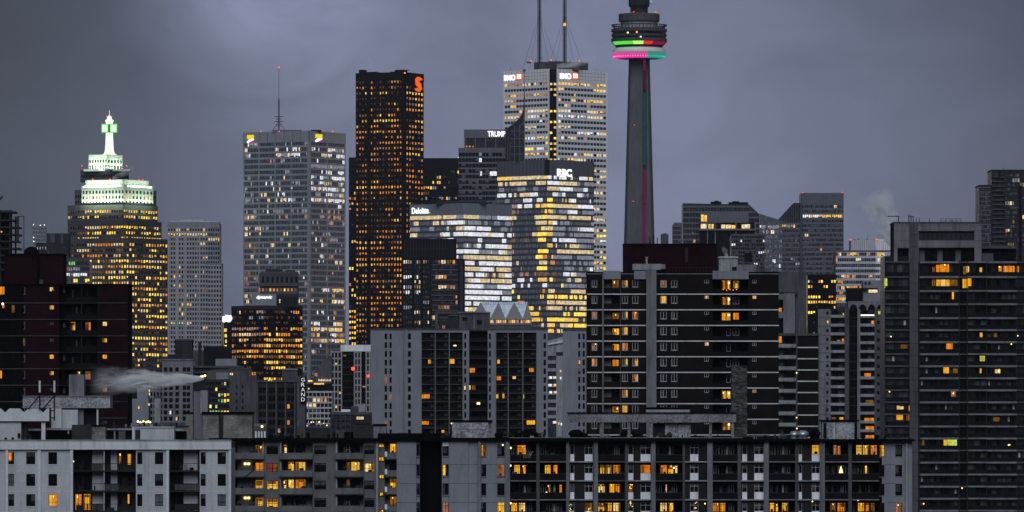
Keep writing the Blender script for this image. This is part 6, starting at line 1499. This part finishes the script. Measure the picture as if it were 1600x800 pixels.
f.box('roof_beam', 163, 206, 669.4, 672, 4.6, 5.6, 'pale_concrete'); f.box('roof_beam', 270, 288, 670, 673, 4.6, 5.6, 'pale_concrete')
for a, b in ((174.4, 177), (182, 192.4)): f.box('roof_post', a, b, 672, 690, 4.8, 5.2, 'pale_concrete' if b - a < 5 else 'mid_concrete')
f.box('roof_pit', 164, 206, 674, 690, 6, 7, 'dark_concrete'); f.box('roof_pit', 270, 288, 674, 690, 6, 7, 'roof_black')
f.box('roof_cabin', 205, 270.6, 667.6, 690, 2.6, 6, 'white_paint'); f.box('cabin_door', 209.6, 217.4, 671.4, 690, 2.45, 2.64, 'steel_dark'); f.box('cabin_coping', 204.4, 271, 666.6, 668, 2.4, 6.2, 'white_trim'); f.box('cabin_post', 205, 208, 668, 690, 2.4, 2.62, 'white_trim')
for k in range(6): f.box('roof_deck_panel', 90 + k * 30, 116 + k * 30, 686.8, 690, 1.2, 2, RNG.choice(['white_paint', 'pale_concrete', 'mid_concrete']))
f.box('back_parapet', 150, 290, 665, 668, 9, 9.4, 'dark_concrete')
for k in range(14):
    c = 152 + k * 9.6 + RNG.random() * 4; h = RNG.uniform(2, 7); f.box('roof_vent', c, c + RNG.uniform(1, 5), 666 - h, 667.6, 7, 8, RNG.choice(['black_metal', 'steel_dark', 'pale_concrete']))
for k, px in enumerate((210, 214, 218.6, 223, 226.4, 229)): beacon(f, px, 658.6 + (k % 2) * 1.4, 'bulb_warm' if k else 'beacon_white', .16, 8.6, 'lamp')
f.box('lamp_rail', 207, 232, 661, 662, 8.4, 8.6, 'black_metal')

# ================================================================ near grey block in the middle
D = 1000
f = bld('grey_apartment_block', 'weathered grey apartment block with solid balcony fronts and lit stair landings', 'apartment building', 480, D)
pt = 27.5
ROW = [690 + pt * k for k in range(5)]
f.box('recess_wall', 330, 620, 690, None, 1.8, 12, 'weathered_grey')
f.box('roof_slab', 326, 625, 684.6, 688.6, -.9, 12, 'roof_black'); f.box('roof_soffit', 330, 624, 688.6, 690.2, -.4, 2, 'weathered_grey')
balc = [(362, 412.6), (440, 488.6), (527, 568)]
winc = [(416.4, 434.6), (491, 509.6), (569, 585)]
for a, b in ((412.6, 439.6), (488.6, 527), (568, 588.6)):
    holes = [(c, d_, ROW[i] + 6, ROW[i] + 20) for i in range(5) for c, d_ in winc if a < c < b]
    f.wall('wall', a, b, 690, 828, holes, 'weathered_grey', .4, 0)
f.box('wall', 330, 362, 690, 828, 0, 1.9, 'weathered_grey'); f.box('lower_wall', 330, 620, 828, None, 0, 2, 'weathered_grey')
for c, w in ((438.6, 1.1), (525.8, 1.2), (589.2, 1.4), (411.4, .8)): f.box('pilaster', c - w, c + w, 689, 828, -.3, .3, 'pale_concrete')
LW = {(0, 1): 'room_red', (0, 2): 'room_yellow', (0, 3): 'room_yellow', (2, 1): 'room_yellow'}
for i in range(5):
    yt = ROW[i]; yb = yt + pt
    for k, (a, b) in enumerate(winc):
        mt = LW.get((k, i), 'glass_near')
        w = f.window(a, b, yt + 6, yt + 20, mt, .14, 1, .42, 'frame_dark', fw=.08); f.box('sill', a - .8, b + .8, yt + 20, yt + 21.2, -.07, .2, 'grey_concrete', w)
        if mt == 'glass_near': f.box('blind', a + .7, b - .7, yt + 6.6, yt + RNG.choice([9, 13, 14.4]), .17, .195, 'curtain_grey', w)
    for k, (a, b) in enumerate(balc):
        f.box('parapet', a - (3 if k else 0), b, yb - 10, yb - .4, -.9, -.75, 'weathered_grey'); f.box('balcony_slab', a - (3 if k else 0), b, yb - .4, yb + 1.2, -.85, 1.82, 'dark_concrete')
        f.box('return_wall', b - .8, b, yb - 10, yb - .4, -.74, 0, 'weathered_grey')
        m1, m2 = 'glass_near', 'glass_near'
        if k == 0: m1, m2 = 'glass_near', {0: 'room_dim', 1: 'room_orange', 2: 'room_yellow', 3: 'room_yellow'}.get(i, 'glass_near')
        if k == 1: m1, m2 = {1: 'room_yellow', 2: 'room_yellow'}.get(i, 'glass_near'), {1: 'room_orange', 2: 'room_orange'}.get(i, 'glass_near')
        if k == 2: m1, m2 = 'glass_near', {1: 'room_yellow'}.get(i, 'glass_near')
        if k == 0:
            f.box('back_panel', 372, 394, yt + 2, yb - 9, 1.68, 1.82, 'grey_concrete'); f.window(398, 410.6, yt + 5, yb - 2, m2, 1.62, 1, .45, 'frame_dark', name='balcony_door'); f.window(363, 370, yt + 6, yb - 4, m1, 1.62, 0, 0, 'frame_dark')
        elif k == 1:
            f.window(442, 448, yt + 5, yb - 2, 'room_cream' if i in (0, 2) else 'glass_near', 1.62, 0, .5, 'frame_dark', name='balcony_door'); f.window(449.6, 459, yt + 4, yb - 4, m1, 1.62, 1, 0, 'frame_dark'); f.window(461, 477, yt + 4, yb - 4, m2, 1.62, 2, 0, 'frame_dark'); f.box('back_panel', 479, 487.6, yt + 2, yb - 8, 1.68, 1.82, 'weathered_grey')
        else:
            f.window(529, 536, yt + 7, yb - 6, m1, 1.62, 1, 0, 'frame_dark'); f.window(541, 546, yt + 4, yb - 2, 'room_dim' if i in (1, 2) else 'glass_near', 1.62, 0, .6, 'frame_white', name='balcony_door'); f.window(547.6, 562, yt + 4, yb - 5, m2, 1.62, 2, 0, 'frame_dark')
        for q in range(2): f.box('balcony_clutter', a + 6 + q * 20 + RNG.random() * 8, a + 11 + q * 20 + RNG.random() * 10, yb - RNG.uniform(11, 14), yb - 1, .2, .9, RNG.choice(['dark_concrete', 'steel_dark', 'brown_sheet', 'roof_black']))
    # stair column
    f.box('stair_wall', 590.6, 601, yt, yb, .5, 1.8, 'weathered_grey'); f.box('stair_edge', 590.4, 591.2, yt, yb, -.1, .6, 'pale_concrete')
    f.window(591.6, 600, yt + (-.4 if i == 0 else -6.4) + 3, yt + (-.4 if i == 0 else -6.4) + 9.4, 'room_yellow', .36, 1, 0, 'frame_dark', name='stair_window')
    f.box('parapet', 603, 620, yb - 10, yb - .4, -.3, -.15, 'weathered_grey'); f.box('balcony_slab', 601, 620, yb - .4, yb + 1, -.25, 1.82, 'dark_concrete'); f.box('side_panel', 601.4, 605, yb - 12, yb - 4, -.5, -.32, 'panel_white')
    f.window(608.6, 620, yt + 3, yb - 10, {0: 'room_yellow', 2: 'room_orange', 3: 'room_dim'}.get(i, 'glass_near'), 1.6, 1, 0, 'frame_dark')
for y in (ROW[1] + 5.6, ROW[3] + 4): 
    for a in (380.6, 386): f.box('lamp', a, a + 4, y, y + 3.4, 1.4, 1.6, 'bulb_warm')
m = MB(); m.bar((f.t(380), -.95, f.z(748)), (f.t(397), -.95, f.z(734)), .07, 'black_metal'); f.mb('pole', m)
# roof structures on it
f.box('brick_penthouse', 315, 392.6, 646.4, 686, 4, 10, 'old_brick'); f.box('penthouse_cap', 313.6, 393.6, 643.4, 646.8, 3.7, 10.3, 'roof_black'); f.box('brick_penthouse', 288, 299.4, 645.6, 686, 4.4, 8, 'old_brick'); f.box('penthouse_cap', 286, 300, 643.8, 646, 4.2, 8.2, 'roof_black'); f.box('brick_seam', 340, 347, 646.8, 686, 3.8, 4.1, 'dark_concrete')
ch = f.box('chimney', 300.4, 322.4, 608.4, 686, 4.8, 7, 'grey_concrete'); f.box('chimney_cap', 298.6, 323, 606.6, 609, 4.5, 7.3, 'dark_concrete', ch); f.box('chimney_lit_face', 311, 322, 609, 646, 4.6, 4.82, 'pale_concrete', ch)  # pale sheet on the stack front paints its brighter right side
f.box('vent_house', 394.6, 415.6, 665.6, 686, 4, 6, 'mid_concrete'); f.box('vent_house', 396, 414, 662, 672, 4.4, 6, 'grey_concrete'); beacon(f, 408, 666.6, 'bulb_warm', .2, 3.8, 'lamp')
for k in range(4): f.box('vent_slot', 397 + k * 4.6, 399.6 + k * 4.6, 674, 684, 3.8, 4.1, 'panel_white')
for k in range(16):
    c = 418 + k * 8.2 + RNG.random() * 3; w = RNG.uniform(2, 9); h = RNG.uniform(3, 9)
    f.box('roof_vent', c, c + w, 685 - h, 686, 3 + (k % 3), 4 + (k % 3), RNG.choice(['roof_black', 'black_metal', 'steel_dark', 'roof_black']))
    if k % 3 == 0: f.box('aerial', c + 2, c + 2.6, 668, 686, 3, 3.1, 'steel_dark')
f.box('roof_wall', 524.6, 538, 672, 686, 4, 5, 'mid_concrete'); f.box('cooling_unit', 537, 551, 675, 686, 3.4, 5, 'roof_black')
f.box('brown_cabin', 551.6, 583, 663.6, 686, 2.6, 6, 'brown_sheet'); f.box('brown_cabin', 583, 603, 665, 686, 2.4, 5.6, 'grey_concrete'); f.box('cabin_cap', 582, 603.6, 662.4, 665.2, 2.2, 6, 'roof_black'); f.box('cabin_seam', 593, 593.5, 665, 686, 2.3, 2.5, 'dark_concrete')

# ================================================================ near long slab
D = 930
f = bld('long_apartment_slab', 'long dark apartment slab with white window panels, pale piers and many orange lit flats', 'apartment building', 1022, D)
pt = 29.6
LN = [721.6 + pt * k for k in range(5)]; ROW = [690.4] + LN
f.box('recess_wall', 620, 1425, 689, None, 2.0, 14, 'roof_black')
f.box('roof_slab', 590, 795, 684, 688.8, -.7, 14, 'roof_black'); f.box('roof_slab', 795, 1162, 684.4, 689.6, -1.1, 14, 'roof_black'); f.box('roof_slab', 1162, 1428.6, 686, 690, -1.0, 14, 'roof_black'); f.box('roof_lip', 795.4, 1159.6, 683.4, 684.5, -1.0, -.4, 'grey_concrete'); f.box('roof_upstand', 590, 689, 677, 684.4, .6, 3, 'roof_black')
NR = 4
f.box('wall', 620, 650.4, 688.8, 840, -.2, 2, 'blue_concrete'); f.wall('wall', 650.4, 656, 688.8, 840, [(650.8, 655.4, ROW[i] + 4, ROW[i] + 22) for i in range(5)], 'blue_concrete', .4, .2)
f.box('black_recess', 656, 690, 688.8, None, 3, 14, 'roof_black'); f.box('recess_cheek', 655.6, 656.6, 689, 840, .2, 3, 'black_metal'); f.box('recess_cheek', 689.4, 690.4, 689, 840, .2, 3, 'black_metal')
f.wall('wall', 690.4, 702, 688.8, 840, [(691.4, 701, ROW[i] + 4, ROW[i] + 22) for i in range(5)], 'blue_concrete', .4, .1); f.box('wall', 702, 731.4, 688.8, 840, -.2, 2, 'blue_concrete'); f.box('wall', 731.4, 747.4, 688.8, 840, .1, 2, 'blue_concrete'); f.box('panel', 691.6, 701, 691, 697, .02, .12, 'panel_white')
f.wall('wall', 751, 790.6, 688.8, 840, [(a, b, ROW[i] + 4, ROW[i] + 22.6) for i in range(5) for a, b in ((752, 759.6), (777, 788.4))], 'blue_concrete', .4, .1)
f.wall('wall', 1378, 1425, 690, 840, [(a, b, ROW[i] + 5, ROW[i] + 23) for i in range(5) for a, b in ((1374, 1382), (1399, 1409.6))], 'blue_concrete', .4, 0)
f.box('end_pier', 1415, 1418, 690, 840, -.4, .2, 'pale_concrete'); f.box('lower_wall', 620, 1425, 840, None, 0, 2.1, 'grey_concrete'); f.box('end_wall', 1424.6, 1425.4, 690, 840, .2, 14, 'grey_concrete')
for i in range(5):
    for p0, p1, d in ((620, 650.4, -.2), (702, 731.4, -.2), (731.4, 747.4, .1), (759.6, 777, .1), (1382, 1399, 0)): f.box('wall_joint', p0, p1, LN[i] + 4, LN[i] + 4.6, d - .02, d + .05, 'mid_concrete')
W1 = {(752, 0): 'room_dim', (777, 1): 'room_pink', (777, 3): 'room_orange', (1399, 3): 'room_pink', (691.4, 3): 'room_pink', (1374, 0): 'room_orange'}
for i in range(5):
    for a, b in ((650.8, 655.4), (691.4, 701), (752, 759.6), (777, 788.4), (1374, 1382), (1399, 1409.6)):
        mt = W1.get((a, i), 'glass_near'); y0 = ROW[i] + (5 if a > 1300 else 4)
        w = f.window(a, b, y0, y0 + (18 if a > 1300 or a < 702 else 18.6), mt, .24, 1 if b - a > 7 else 0, .72, 'frame_dark', fw=.06); f.box('sill', a - .3, b + .3, y0 + 18.6, y0 + 19.6, -.05, .3, 'grey_concrete', w)
        if (a, i) == (691.4, 1): f.box('lit_pane', 692, 696.4, y0 + 1, y0 + 17, .26, .29, 'room_yellow', w)
        if (a, i) == (777, 0): beacon(f, 785.6, 695, 'bulb_warm', .14, .2, 'lamp')
        if mt == 'glass_near' and RNG.random() < .6: f.box('curtain', a + .6, a + (b - a) * RNG.uniform(.3, .9), y0 + .8, y0 + RNG.uniform(8, 17), .27, .295, 'curtain_grey', w)
for a, b in ((747.2, 751.2), (790.4, 797), (884.6, 889.4), (927.4, 934.2), (1017.6, 1024.2), (1105, 1113.4), (1193.6, 1201), (1281, 1288.6)): f.box('pier', a, b, 689.4, None, -.5, 2, 'grey_concrete')
for a, b in ((838, 843.2), (976.6, 980.8), (1066.6, 1070.4), (1152.4, 1157.6), (1242.6, 1246.4), (1325.6, 1331)): f.box('party_wall', a, b, 690, None, 0, 2, 'mid_concrete')
# brick strips with windows over white panels
strips = [(889.4, 927.4, ((890.6, 897.2), (913.6, 926.2))), (980.8, 1017.6, ((981.6, 989.6), (1001, 1016.8))), (1070.4, 1105, ((1078.4, 1091.2),)), (1157.6, 1193.6, ((1159.8, 1167.4), (1178.6, 1193.4))), (1246.4, 1281, ((1248, 1253.2), (1268.6, 1280.8)))]
SL = {(1001, 1): 'room_orange', (1268.6, 0): 'room_yellow', (913.6, 3): 'room_dim', (981.6, 2): 'room_dim'}
for p0, p1, ws in strips:
    holes = [(a, b, ROW[i] + 4.6, LN[i] - .9) for i in range(5) for a, b in ws]
    f.wall('brick_wall', p0, p1, 690, 840, holes, 'balcony_brick', .4, .3)
    for i in range(5):
        f.box('slab_edge', p0, p1, LN[i] - .9, LN[i] + 1, -.05, .4, 'pale_concrete')
        for a, b in ws:
            mt = SL.get((a, i), 'glass_near')
            w = f.window(a, b, ROW[i] + 4.6, LN[i] - 11.6, mt, .42, 1 if b - a > 9 else 0, .7 if b - a > 9 else 0, 'frame_dark' if mt != 'glass_near' else 'frame_white', fw=.05); f.box('spandrel_panel', a, b, LN[i] - 11.6, LN[i] - .9, .32, .4, 'panel_white', w)
            if mt == 'glass_near' and RNG.random() < .5: f.box('curtain', a + .6, b - (b - a) * RNG.uniform(.1, .5), ROW[i] + 5, LN[i] - RNG.uniform(13, 22), .45, .475, 'curtain_grey', w)
for i, px, py in ((3, 891, 794), (3, 920, 796), (3, 1087, 790), (2, 986, 760), (3, 986, 787)):
    for k in range(6): beacon(f, px + RNG.uniform(-2.4, 2.4), py + RNG.uniform(-6, 5), 'bulb_warm', .055, .3, 'fairy_light')
# balconies
bal = [(797, 838), (843.2, 884.6), (934.2, 976.6), (1024.2, 1066.6), (1113.4, 1152.4), (1201, 1242.6), (1288.6, 1325.6), (1331, 1373.6)]
BL = {(0, 0): [(808, 822, 'room_orange')], (0, 1): [(803, 813, 'room_yellow'), (814, 822, 'room_orange')], (0, 3): [(798, 808.6, 'room_yellow'), (809.2, 821, 'room_yellow')], (1, 1): [(851, 861, 'room_yellow'), (864, 872, 'room_orange')], (1, 2): [(855, 861, 'room_dim'), (873.4, 878.6, 'room_orange')],
      (2, 1): [(934.4, 945, 'room_yellow'), (946, 957, 'room_yellow'), (958, 970, 'room_yellow')], (2, 2): [(934.6, 946, 'room_yellow'), (952, 961, 'room_yellow'), (961.6, 970, 'room_orange')], (2, 3): [(934.4, 945, 'room_yellow'), (946, 957, 'room_yellow'), (958, 970, 'room_yellow')], (3, 1): [(1031.6, 1043, 'room_orange'), (1044, 1053, 'room_yellow'), (1054, 1059.6, 'room_yellow')], (3, 2): [(1040, 1043, 'room_yellow')], (3, 3): [(1031.6, 1043, 'room_yellow'), (1044, 1053, 'room_yellow')],
      (4, 3): [(1113.8, 1124, 'room_orange'), (1124.6, 1135, 'room_yellow')], (5, 3): [(1203, 1211, 'room_orange'), (1211.6, 1217, 'room_yellow'), (1222, 1233, 'room_orange')], (6, 0): [(1302.4, 1308.6, 'room_pink'), (1309.2, 1315, 'room_pink')], (6, 3): [(1297, 1307, 'room_dim'), (1309, 1322, 'room_orange')], (7, 0): [(1338.4, 1348, 'room_yellow'), (1348.6, 1359.6, 'room_yellow'), (1360.4, 1371.6, 'room_orange')], (7, 1): [(1351.4, 1357, 'room_yellow')], (7, 3): [(1341, 1352, 'room_yellow'), (1353, 1360, 'room_orange'), (1361, 1368, 'room_dim')]}
r = random.Random(221)
for k, (p0, p1) in enumerate(bal):
    w_ = p1 - p0
    for i in range(5):
        yt, yb = ROW[i], LN[i]
        f.box('balcony_slab', p0, p1, yb - .8, yb + .9, -.3, 2.02, 'grey_concrete' if k not in (2, 3) else 'mid_concrete')
        f.box('parapet', p0 + .2, p1 - .2, yb - 10.6, yb - .8, -.28, -.18, 'black_metal'); f.box('hand_rail', p0 + .2, p1 - .2, yb - 11.4, yb - 10.6, -.3, -.16, 'steel_dark')
        lits = BL.get((k, i), [])
        for a, b, mt in lits: f.window(a, b, yt + (4.6 if b - a > 6 else 5.6), yb - (9 if b - a > 6 else 7), mt, 1.72, 2 if b - a > 9 else 0, .78, 'frame_dark', fw=.07)
        spots = [(p0 + 2, p0 + 10, 1), (p0 + 11, p0 + 20, 1), (p0 + 26, p0 + 34, 1)]
        for a, b, n in spots:
            if any(a < e and b > c for c, e, _ in lits): continue
            w = f.window(a, b, yt + 5, yb - 8.6, 'glass_near', 1.72, n, 0, 'frame_white' if r.random() < .35 else 'frame_dark', fw=.05)
            if r.random() < .5: f.box('curtain', a + .6, a + (b - a) * r.uniform(.3, .9), yt + 5.6, yb - 9, 1.75, 1.775, 'curtain_grey', w)
        if not any(p0 + 21 < e and p0 + 25 > c for c, e, _ in lits): f.box('balcony_door', p0 + 21.6, p0 + 24.6, yt + 6, yb - 1, 1.7, 1.9, r.choice(['frame_white', 'pale_concrete', 'dark_concrete']))
        for q in range(r.randint(2, 5)):
            c = r.uniform(p0 + 1, p1 - 7); f.box('balcony_clutter', c, c + r.uniform(1.5, 6), yb - r.uniform(8, 15), yb - .9, .1 + q * .25, .3 + q * .25, r.choice(['roof_black', 'dark_concrete', 'steel_dark', 'brown_sheet', 'black_metal', 'curtain_grey', 'mid_concrete']))
m = MB()
for k in range(5): m.bar((f.t(818 + k * 2.3), -.5, f.z(716)), (f.t(819.6 + k * 3), -.5, f.z(702 + k)), .045, 'pale_concrete', 4)
m.bar((f.t(828), -.5, f.z(711)), (f.t(833), -.5, f.z(705)), .05, 'pale_concrete', 4); f.mb('drying_rack', m)
m = MB(); m.lathe([(.3, f.z(739)), (.18, f.z(734)), (.02, f.z(728))], 'bulb_warm', (f.t(1314.4), .6), 8); f.mb('lit_tree', m)
for px, py in ((797.6, 727.6), (797.8, 786.4), (798, 700), (1341, 781), (1101.6, 787), (1053, 731), (1269.6, 783.6), (854, 770)): beacon(f, px, py, 'bulb_warm', .15, .4, 'lamp')
# --- its roof structures
f.box('pebble_cabin', 706, 762.6, 659, 684, 3, 6, 'pebble_panel'); f.box('pebble_cabin', 763, 768.6, 659, 684, 3.2, 6, 'pebble_dark'); f.box('cabin_cap', 704, 769.6, 656.4, 659.2, 2.8, 6.2, 'roof_black')
for c in (727.4, 749): f.box('panel_seam', c, c + .5, 659.4, 684, 2.95, 3.05, 'pale_concrete')
f.box('seam_band', 708, 762, 670, 670.7, 2.94, 3.04, 'pale_concrete'); beacon(f, 705.2, 661.6, 'bulb_warm', .1, 2.9, 'lamp')
f.box('canopy', 888, 1152, 645.6, 660, 5, 11, 'pebble_dark'); f.box('canopy_cap', 886.6, 1153, 644.2, 645.8, 4.8, 11.2, 'roof_black'); f.box('canopy_rail', 1011, 1080, 636, 640.4, 7.6, 8, 'roof_black'); f.box('canopy_rail', 1011, 1080, 640, 644, 7.4, 9, 'pale_concrete')
for c in (939.6, 984, 1019, 1112, 1146.6): f.box('canopy_post', c - 2, c + 2, 659.6, 684, 5.2, 5.7, 'pebble_dark')
f.box('mural_panel', 1040.6, 1060.4, 661, 684, 6, 6.4, 'pebble_panel'); f.box('mural_panel', 1061.4, 1081, 661, 684, 6, 6.4, 'pebble_panel'); f.box('hut_wall', 1022, 1040.6, 661, 684, 6.6, 7, 'dark_concrete')
f.box('brick_chimney', 1145.4, 1170, 572, 684, 6.4, 8.6, 'chimney_brick'); f.box('chimney_cap', 1145, 1170.4, 570.4, 572.4, 6.3, 8.7, 'chimney_brick')
f.box('pebble_cabin', 1286, 1336.6, 658.6, 687, 3, 6, 'pebble_panel'); f.box('cabin_cap', 1283, 1343.6, 656, 658.8, 2.8, 6.2, 'roof_black'); f.box('panel_seam', 1304.6, 1305.2, 659, 687, 2.95, 3.05, 'panel_white'); f.box('cabin_door', 1288, 1293, 661, 685, 2.9, 3.05, 'black_metal'); f.box('panel_seam', 1295.6, 1298, 660, 684, 2.94, 3.04, 'pale_concrete')
def hood(c, w, h, dd, mat, base=685.4):
    m = MB(); R_ = (f.t(c + w) - f.t(c - w)) / 2; z0 = f.z(base); H = f.z(base - h) - z0
    m.lathe([(R_ * .8, z0), (R_ * .8, z0 + H * .35), (R_, z0 + H * .4), (R_ * .96, z0 + H * .62), (R_ * .72, z0 + H * .88), (R_ * .3, z0 + H), (.01, z0 + H * 1.01)], mat, (f.t(c), dd), 14); f.mb('fan_hood', m, smooth=True)
for c, w, h, mt in ((900, 12, 14, 'roof_black'), (913, 7, 9, 'black_metal'), (975, 6, 12, 'roof_black'), (997, 10, 15, 'black_metal'), (1032, 5, 8, 'steel_dark'), (1047, 5, 10, 'steel_dark'), (826, 16, 13, 'roof_black'), (810, 8, 9, 'roof_black'), (842, 11, 9, 'steel_dark'), (1226, 7, 7, 'mid_concrete'), (1243, 8, 12, 'silver_metal'), (1256, 10, 13, 'silver_metal'), (1275, 9, 14, 'roof_black'), (779, 7, 10, 'roof_black'), (698, 6, 9, 'steel_dark')): hood(c, w, h, 3 + (c % 5) * .5, mt)
for k in range(34):
    c = 772 + k * 19 + r.random() * 9
    if 1283 < c < 1338: continue
    w = r.uniform(1, 6); h = r.uniform(1.6, 6); f.box('roof_vent', c, c + w, 685 - h, 686, 1 + (k % 4) * .6, 1.5 + (k % 4) * .6, r.choice(['pale_concrete', 'black_metal', 'roof_black', 'steel_dark', 'grey_concrete', 'roof_black']))
for k in range(22): f.box('paver', 1172 + k * 1.5, 1172.9 + k * 1.5, 680 + (k % 3) * .4, 681.6, 4, 4.2, 'grey_concrete') if k < 22 and False else None
f.box('duct', 1170, 1204, 679.6, 682, 3, 3.6, 'mid_concrete'); f.box('duct', 828, 834, 683 - 2, 685, 1.4, 2, 'pale_concrete')

# small roof fittings along the near roofs: whip aerials, pipes, rails
for k in range(46):
    c = 600 + k * 17.6 + r.uniform(-6, 6)
    if 700 < c < 772 or 1140 < c < 1175 or 1280 < c < 1345: continue
    dd = r.uniform(1.2, 6.5); q = r.random(); h = r.uniform(4, 13)
    if q < .35: f.box('aerial', c, c + .5, 685 - h * 1.5, 686, dd, dd + .05, 'steel_dark')
    elif q < .7:
        pp = f.box('vent_pipe', c, c + 1.3, 685 - h * .7, 686, dd, dd + .12, r.choice(['pale_concrete', 'steel_dark', 'mid_concrete'])); f.box('pipe_cowl', c - .6, c + 1.9, 685 - h * .7 - 1.2, 685 - h * .7, dd - .05, dd + .17, 'steel_dark', pp)
    else:
        pp = f.box('guard_rail', c, c + 14, 676.4, 676.9, dd, dd + .05, 'steel_dark')
        for j in range(4): f.box('rail_post', c + j * 4.5, c + j * 4.5 + .4, 676.6, 686, dd, dd + .05, 'steel_dark', pp)

# ================================================================ steam
def steam_mat(name, dens, r0, r1, nscale, seed, fade=1.0, axis=0):
    m = new_mat(name); t = m.node_tree; L = t.links
    out = N(t, 'ShaderNodeOutputMaterial'); pv = N(t, 'ShaderNodeVolumePrincipled'); pv.inputs['Color'].default_value = (0.985, 0.99, 1.0, 1); pv.inputs['Anisotropy'].default_value = -0.35
    L.new(pv.outputs[0], out.inputs['Volume'])
    tc = N(t, 'ShaderNodeTexCoord'); sp = N(t, 'ShaderNodeSeparateXYZ'); L.new(tc.outputs['Object'], sp.inputs[0])
    def M(op, a, b=None, c=None):
        n = N(t, 'ShaderNodeMath', operation=op)
        for i, v in enumerate((a, b, c)):
            if v is None: continue
            if isinstance(v, (int, float)): n.inputs[i].default_value = v
            else: L.new(v, n.inputs[i])
        return n.outputs[0]
    along = M('MULTIPLY_ADD', sp.outputs[0], 0.5, 0.5)              # 0 at the outlet, 1 at the end of the plume
    nz = N(t, 'ShaderNodeTexNoise', i_Scale=nscale, i_Detail=5.0, i_Roughness=0.6, i_Distortion=0.6)
    mp = N(t, 'ShaderNodeMapping'); mp.inputs['Location'].default_value = (seed, seed * .7, 0); mp.inputs['Scale'].default_value = (1.1, 1.5, 1.5)
    L.new(tc.outputs['Object'], mp.inputs['Vector']); L.new(mp.outputs[0], nz.inputs['Vector'])
    wob = M('MULTIPLY_ADD', nz.outputs[0], 0.9, -0.45)
    zz = M('ADD', sp.outputs[2], M('MULTIPLY', wob, along)); 
    rr = M('ADD', M('MULTIPLY', sp.outputs[1], sp.outputs[1]), M('MULTIPLY', zz, zz))
    R = M('MULTIPLY_ADD', M('POWER', along, 0.8), r1 - r0, r0)
    q = M('MAXIMUM', M('SUBTRACT', 1.0, M('DIVIDE', rr, M('MULTIPLY', R, R))), 0.0)
    er = N(t, 'ShaderNodeMapRange', i_1=0.40, i_2=0.60, i_3=0.85, i_4=0.0); L.new(nz.outputs[0], er.inputs[0])
    q = M('MAXIMUM', M('SUBTRACT', q, M('MULTIPLY', er.outputs[0], M('MULTIPLY_ADD', along, 0.8, 0.2))), 0.0)
    nn = N(t, 'ShaderNodeMapRange', i_1=0.40, i_2=0.64, i_3=0.04, i_4=1.7); L.new(nz.outputs[0], nn.inputs[0])
    fd = M('POWER', M('SUBTRACT', 1.0, M('MULTIPLY', along, 0.999)), fade)
    d = M('DIVIDE', M('MULTIPLY', M('MULTIPLY', M('MULTIPLY', q, nn.outputs[0]), fd), dens * r1), R)
    L.new(d, pv.inputs['Density'])
    return m
def steam(label, p0, y0, p1, y1, D, half, dens, r0, r1, nscale, seed, fade=1.0):
    """a plume from (p0, y0) to (p1, y1), half = its half thickness in photo pixels at the far end"""
    mt = 'steam_%d' % seed; steam_mat(mt, dens, r0, r1, nscale, seed, fade)
    A, B = Vector((X(p0, D), D, Z(y0, D))), Vector((X(p1, D), D, Z(y1, D))); d = B - A; L = d.length / 2; h = half * D / F
    m = MB(); m.box(-1, 1, -1, 1, -1, 1, mt)
    ex = d.normalized(); ey = Vector((0, 1, 0)); ez = ex.cross(ey)
    R = Matrix((ex, ey, ez)).transposed().to_4x4()
    o = link('steam_plume', m.mesh('steam_plume'), None, Matrix.Translation((A + B) / 2) @ R @ Matrix.Diagonal((L, h, h, 1)))
    tag(o, label, 'steam', 'steam plumes'); return o
steam('long white steam plume blowing sideways in front of the maroon brick block', 319, 591, 138, 600, 1130, 32, 2.6, 0.10, 0.95, 2.4, 3, 1.3)
steam('white steam drifting across the roof of the white marble tower', 870, 103, 932, 92, 4960, 15, 0.22, 0.25, 0.9, 1.6, 5, 0.9)
steam('pale steam cloud rising behind the concrete-framed tower roof', 1398, 380, 1362, 300, 2700, 36, 0.5, 0.35, 0.95, 1.5, 7, 0.8)
steam('thin wisp of steam above the dark granite tower roof', 584, 112, 572, 92, 5000, 11, 0.14, 0.2, 0.9, 1.5, 9, 1.0)
steam('faint steam trailing past the lit crown of the stepped tower', 176, 279, 212, 262, 4850, 10, 0.2, 0.25, 0.9, 1.6, 11, 1.0)
steam('small puff of steam over the white rooftop plant house', 1136, 404, 1130, 384, 2190, 8, 0.6, 0.3, 0.9, 1.5, 13, 1.0)

# ---------------------------------------------------------------- air
hz = new_mat('haze_air'); t = hz.node_tree
o_ = N(t, 'ShaderNodeOutputMaterial'); pv = N(t, 'ShaderNodeVolumePrincipled')
pv.inputs['Color'].default_value = (0.74, 0.82, 0.98, 1); pv.inputs['Density'].default_value = 1.25e-5; pv.inputs['Anisotropy'].default_value = 0.0
t.links.new(pv.outputs[0], o_.inputs['Volume'])
m = MB(); m.v, m.f = [], []
b = [(x, y, z) for z in (-1.0, 575.0) for y in (-1600, 28100) for x in (-16100, 16100)]
m.poly(b, [(0, 2, 3, 1), (4, 5, 7, 6), (0, 1, 5, 4), (2, 6, 7, 3), (0, 4, 6, 2), (1, 3, 7, 5)], 'haze_air')
hazeo = link('haze', m.mesh('haze')); hazeo['kind'] = 'stuff'
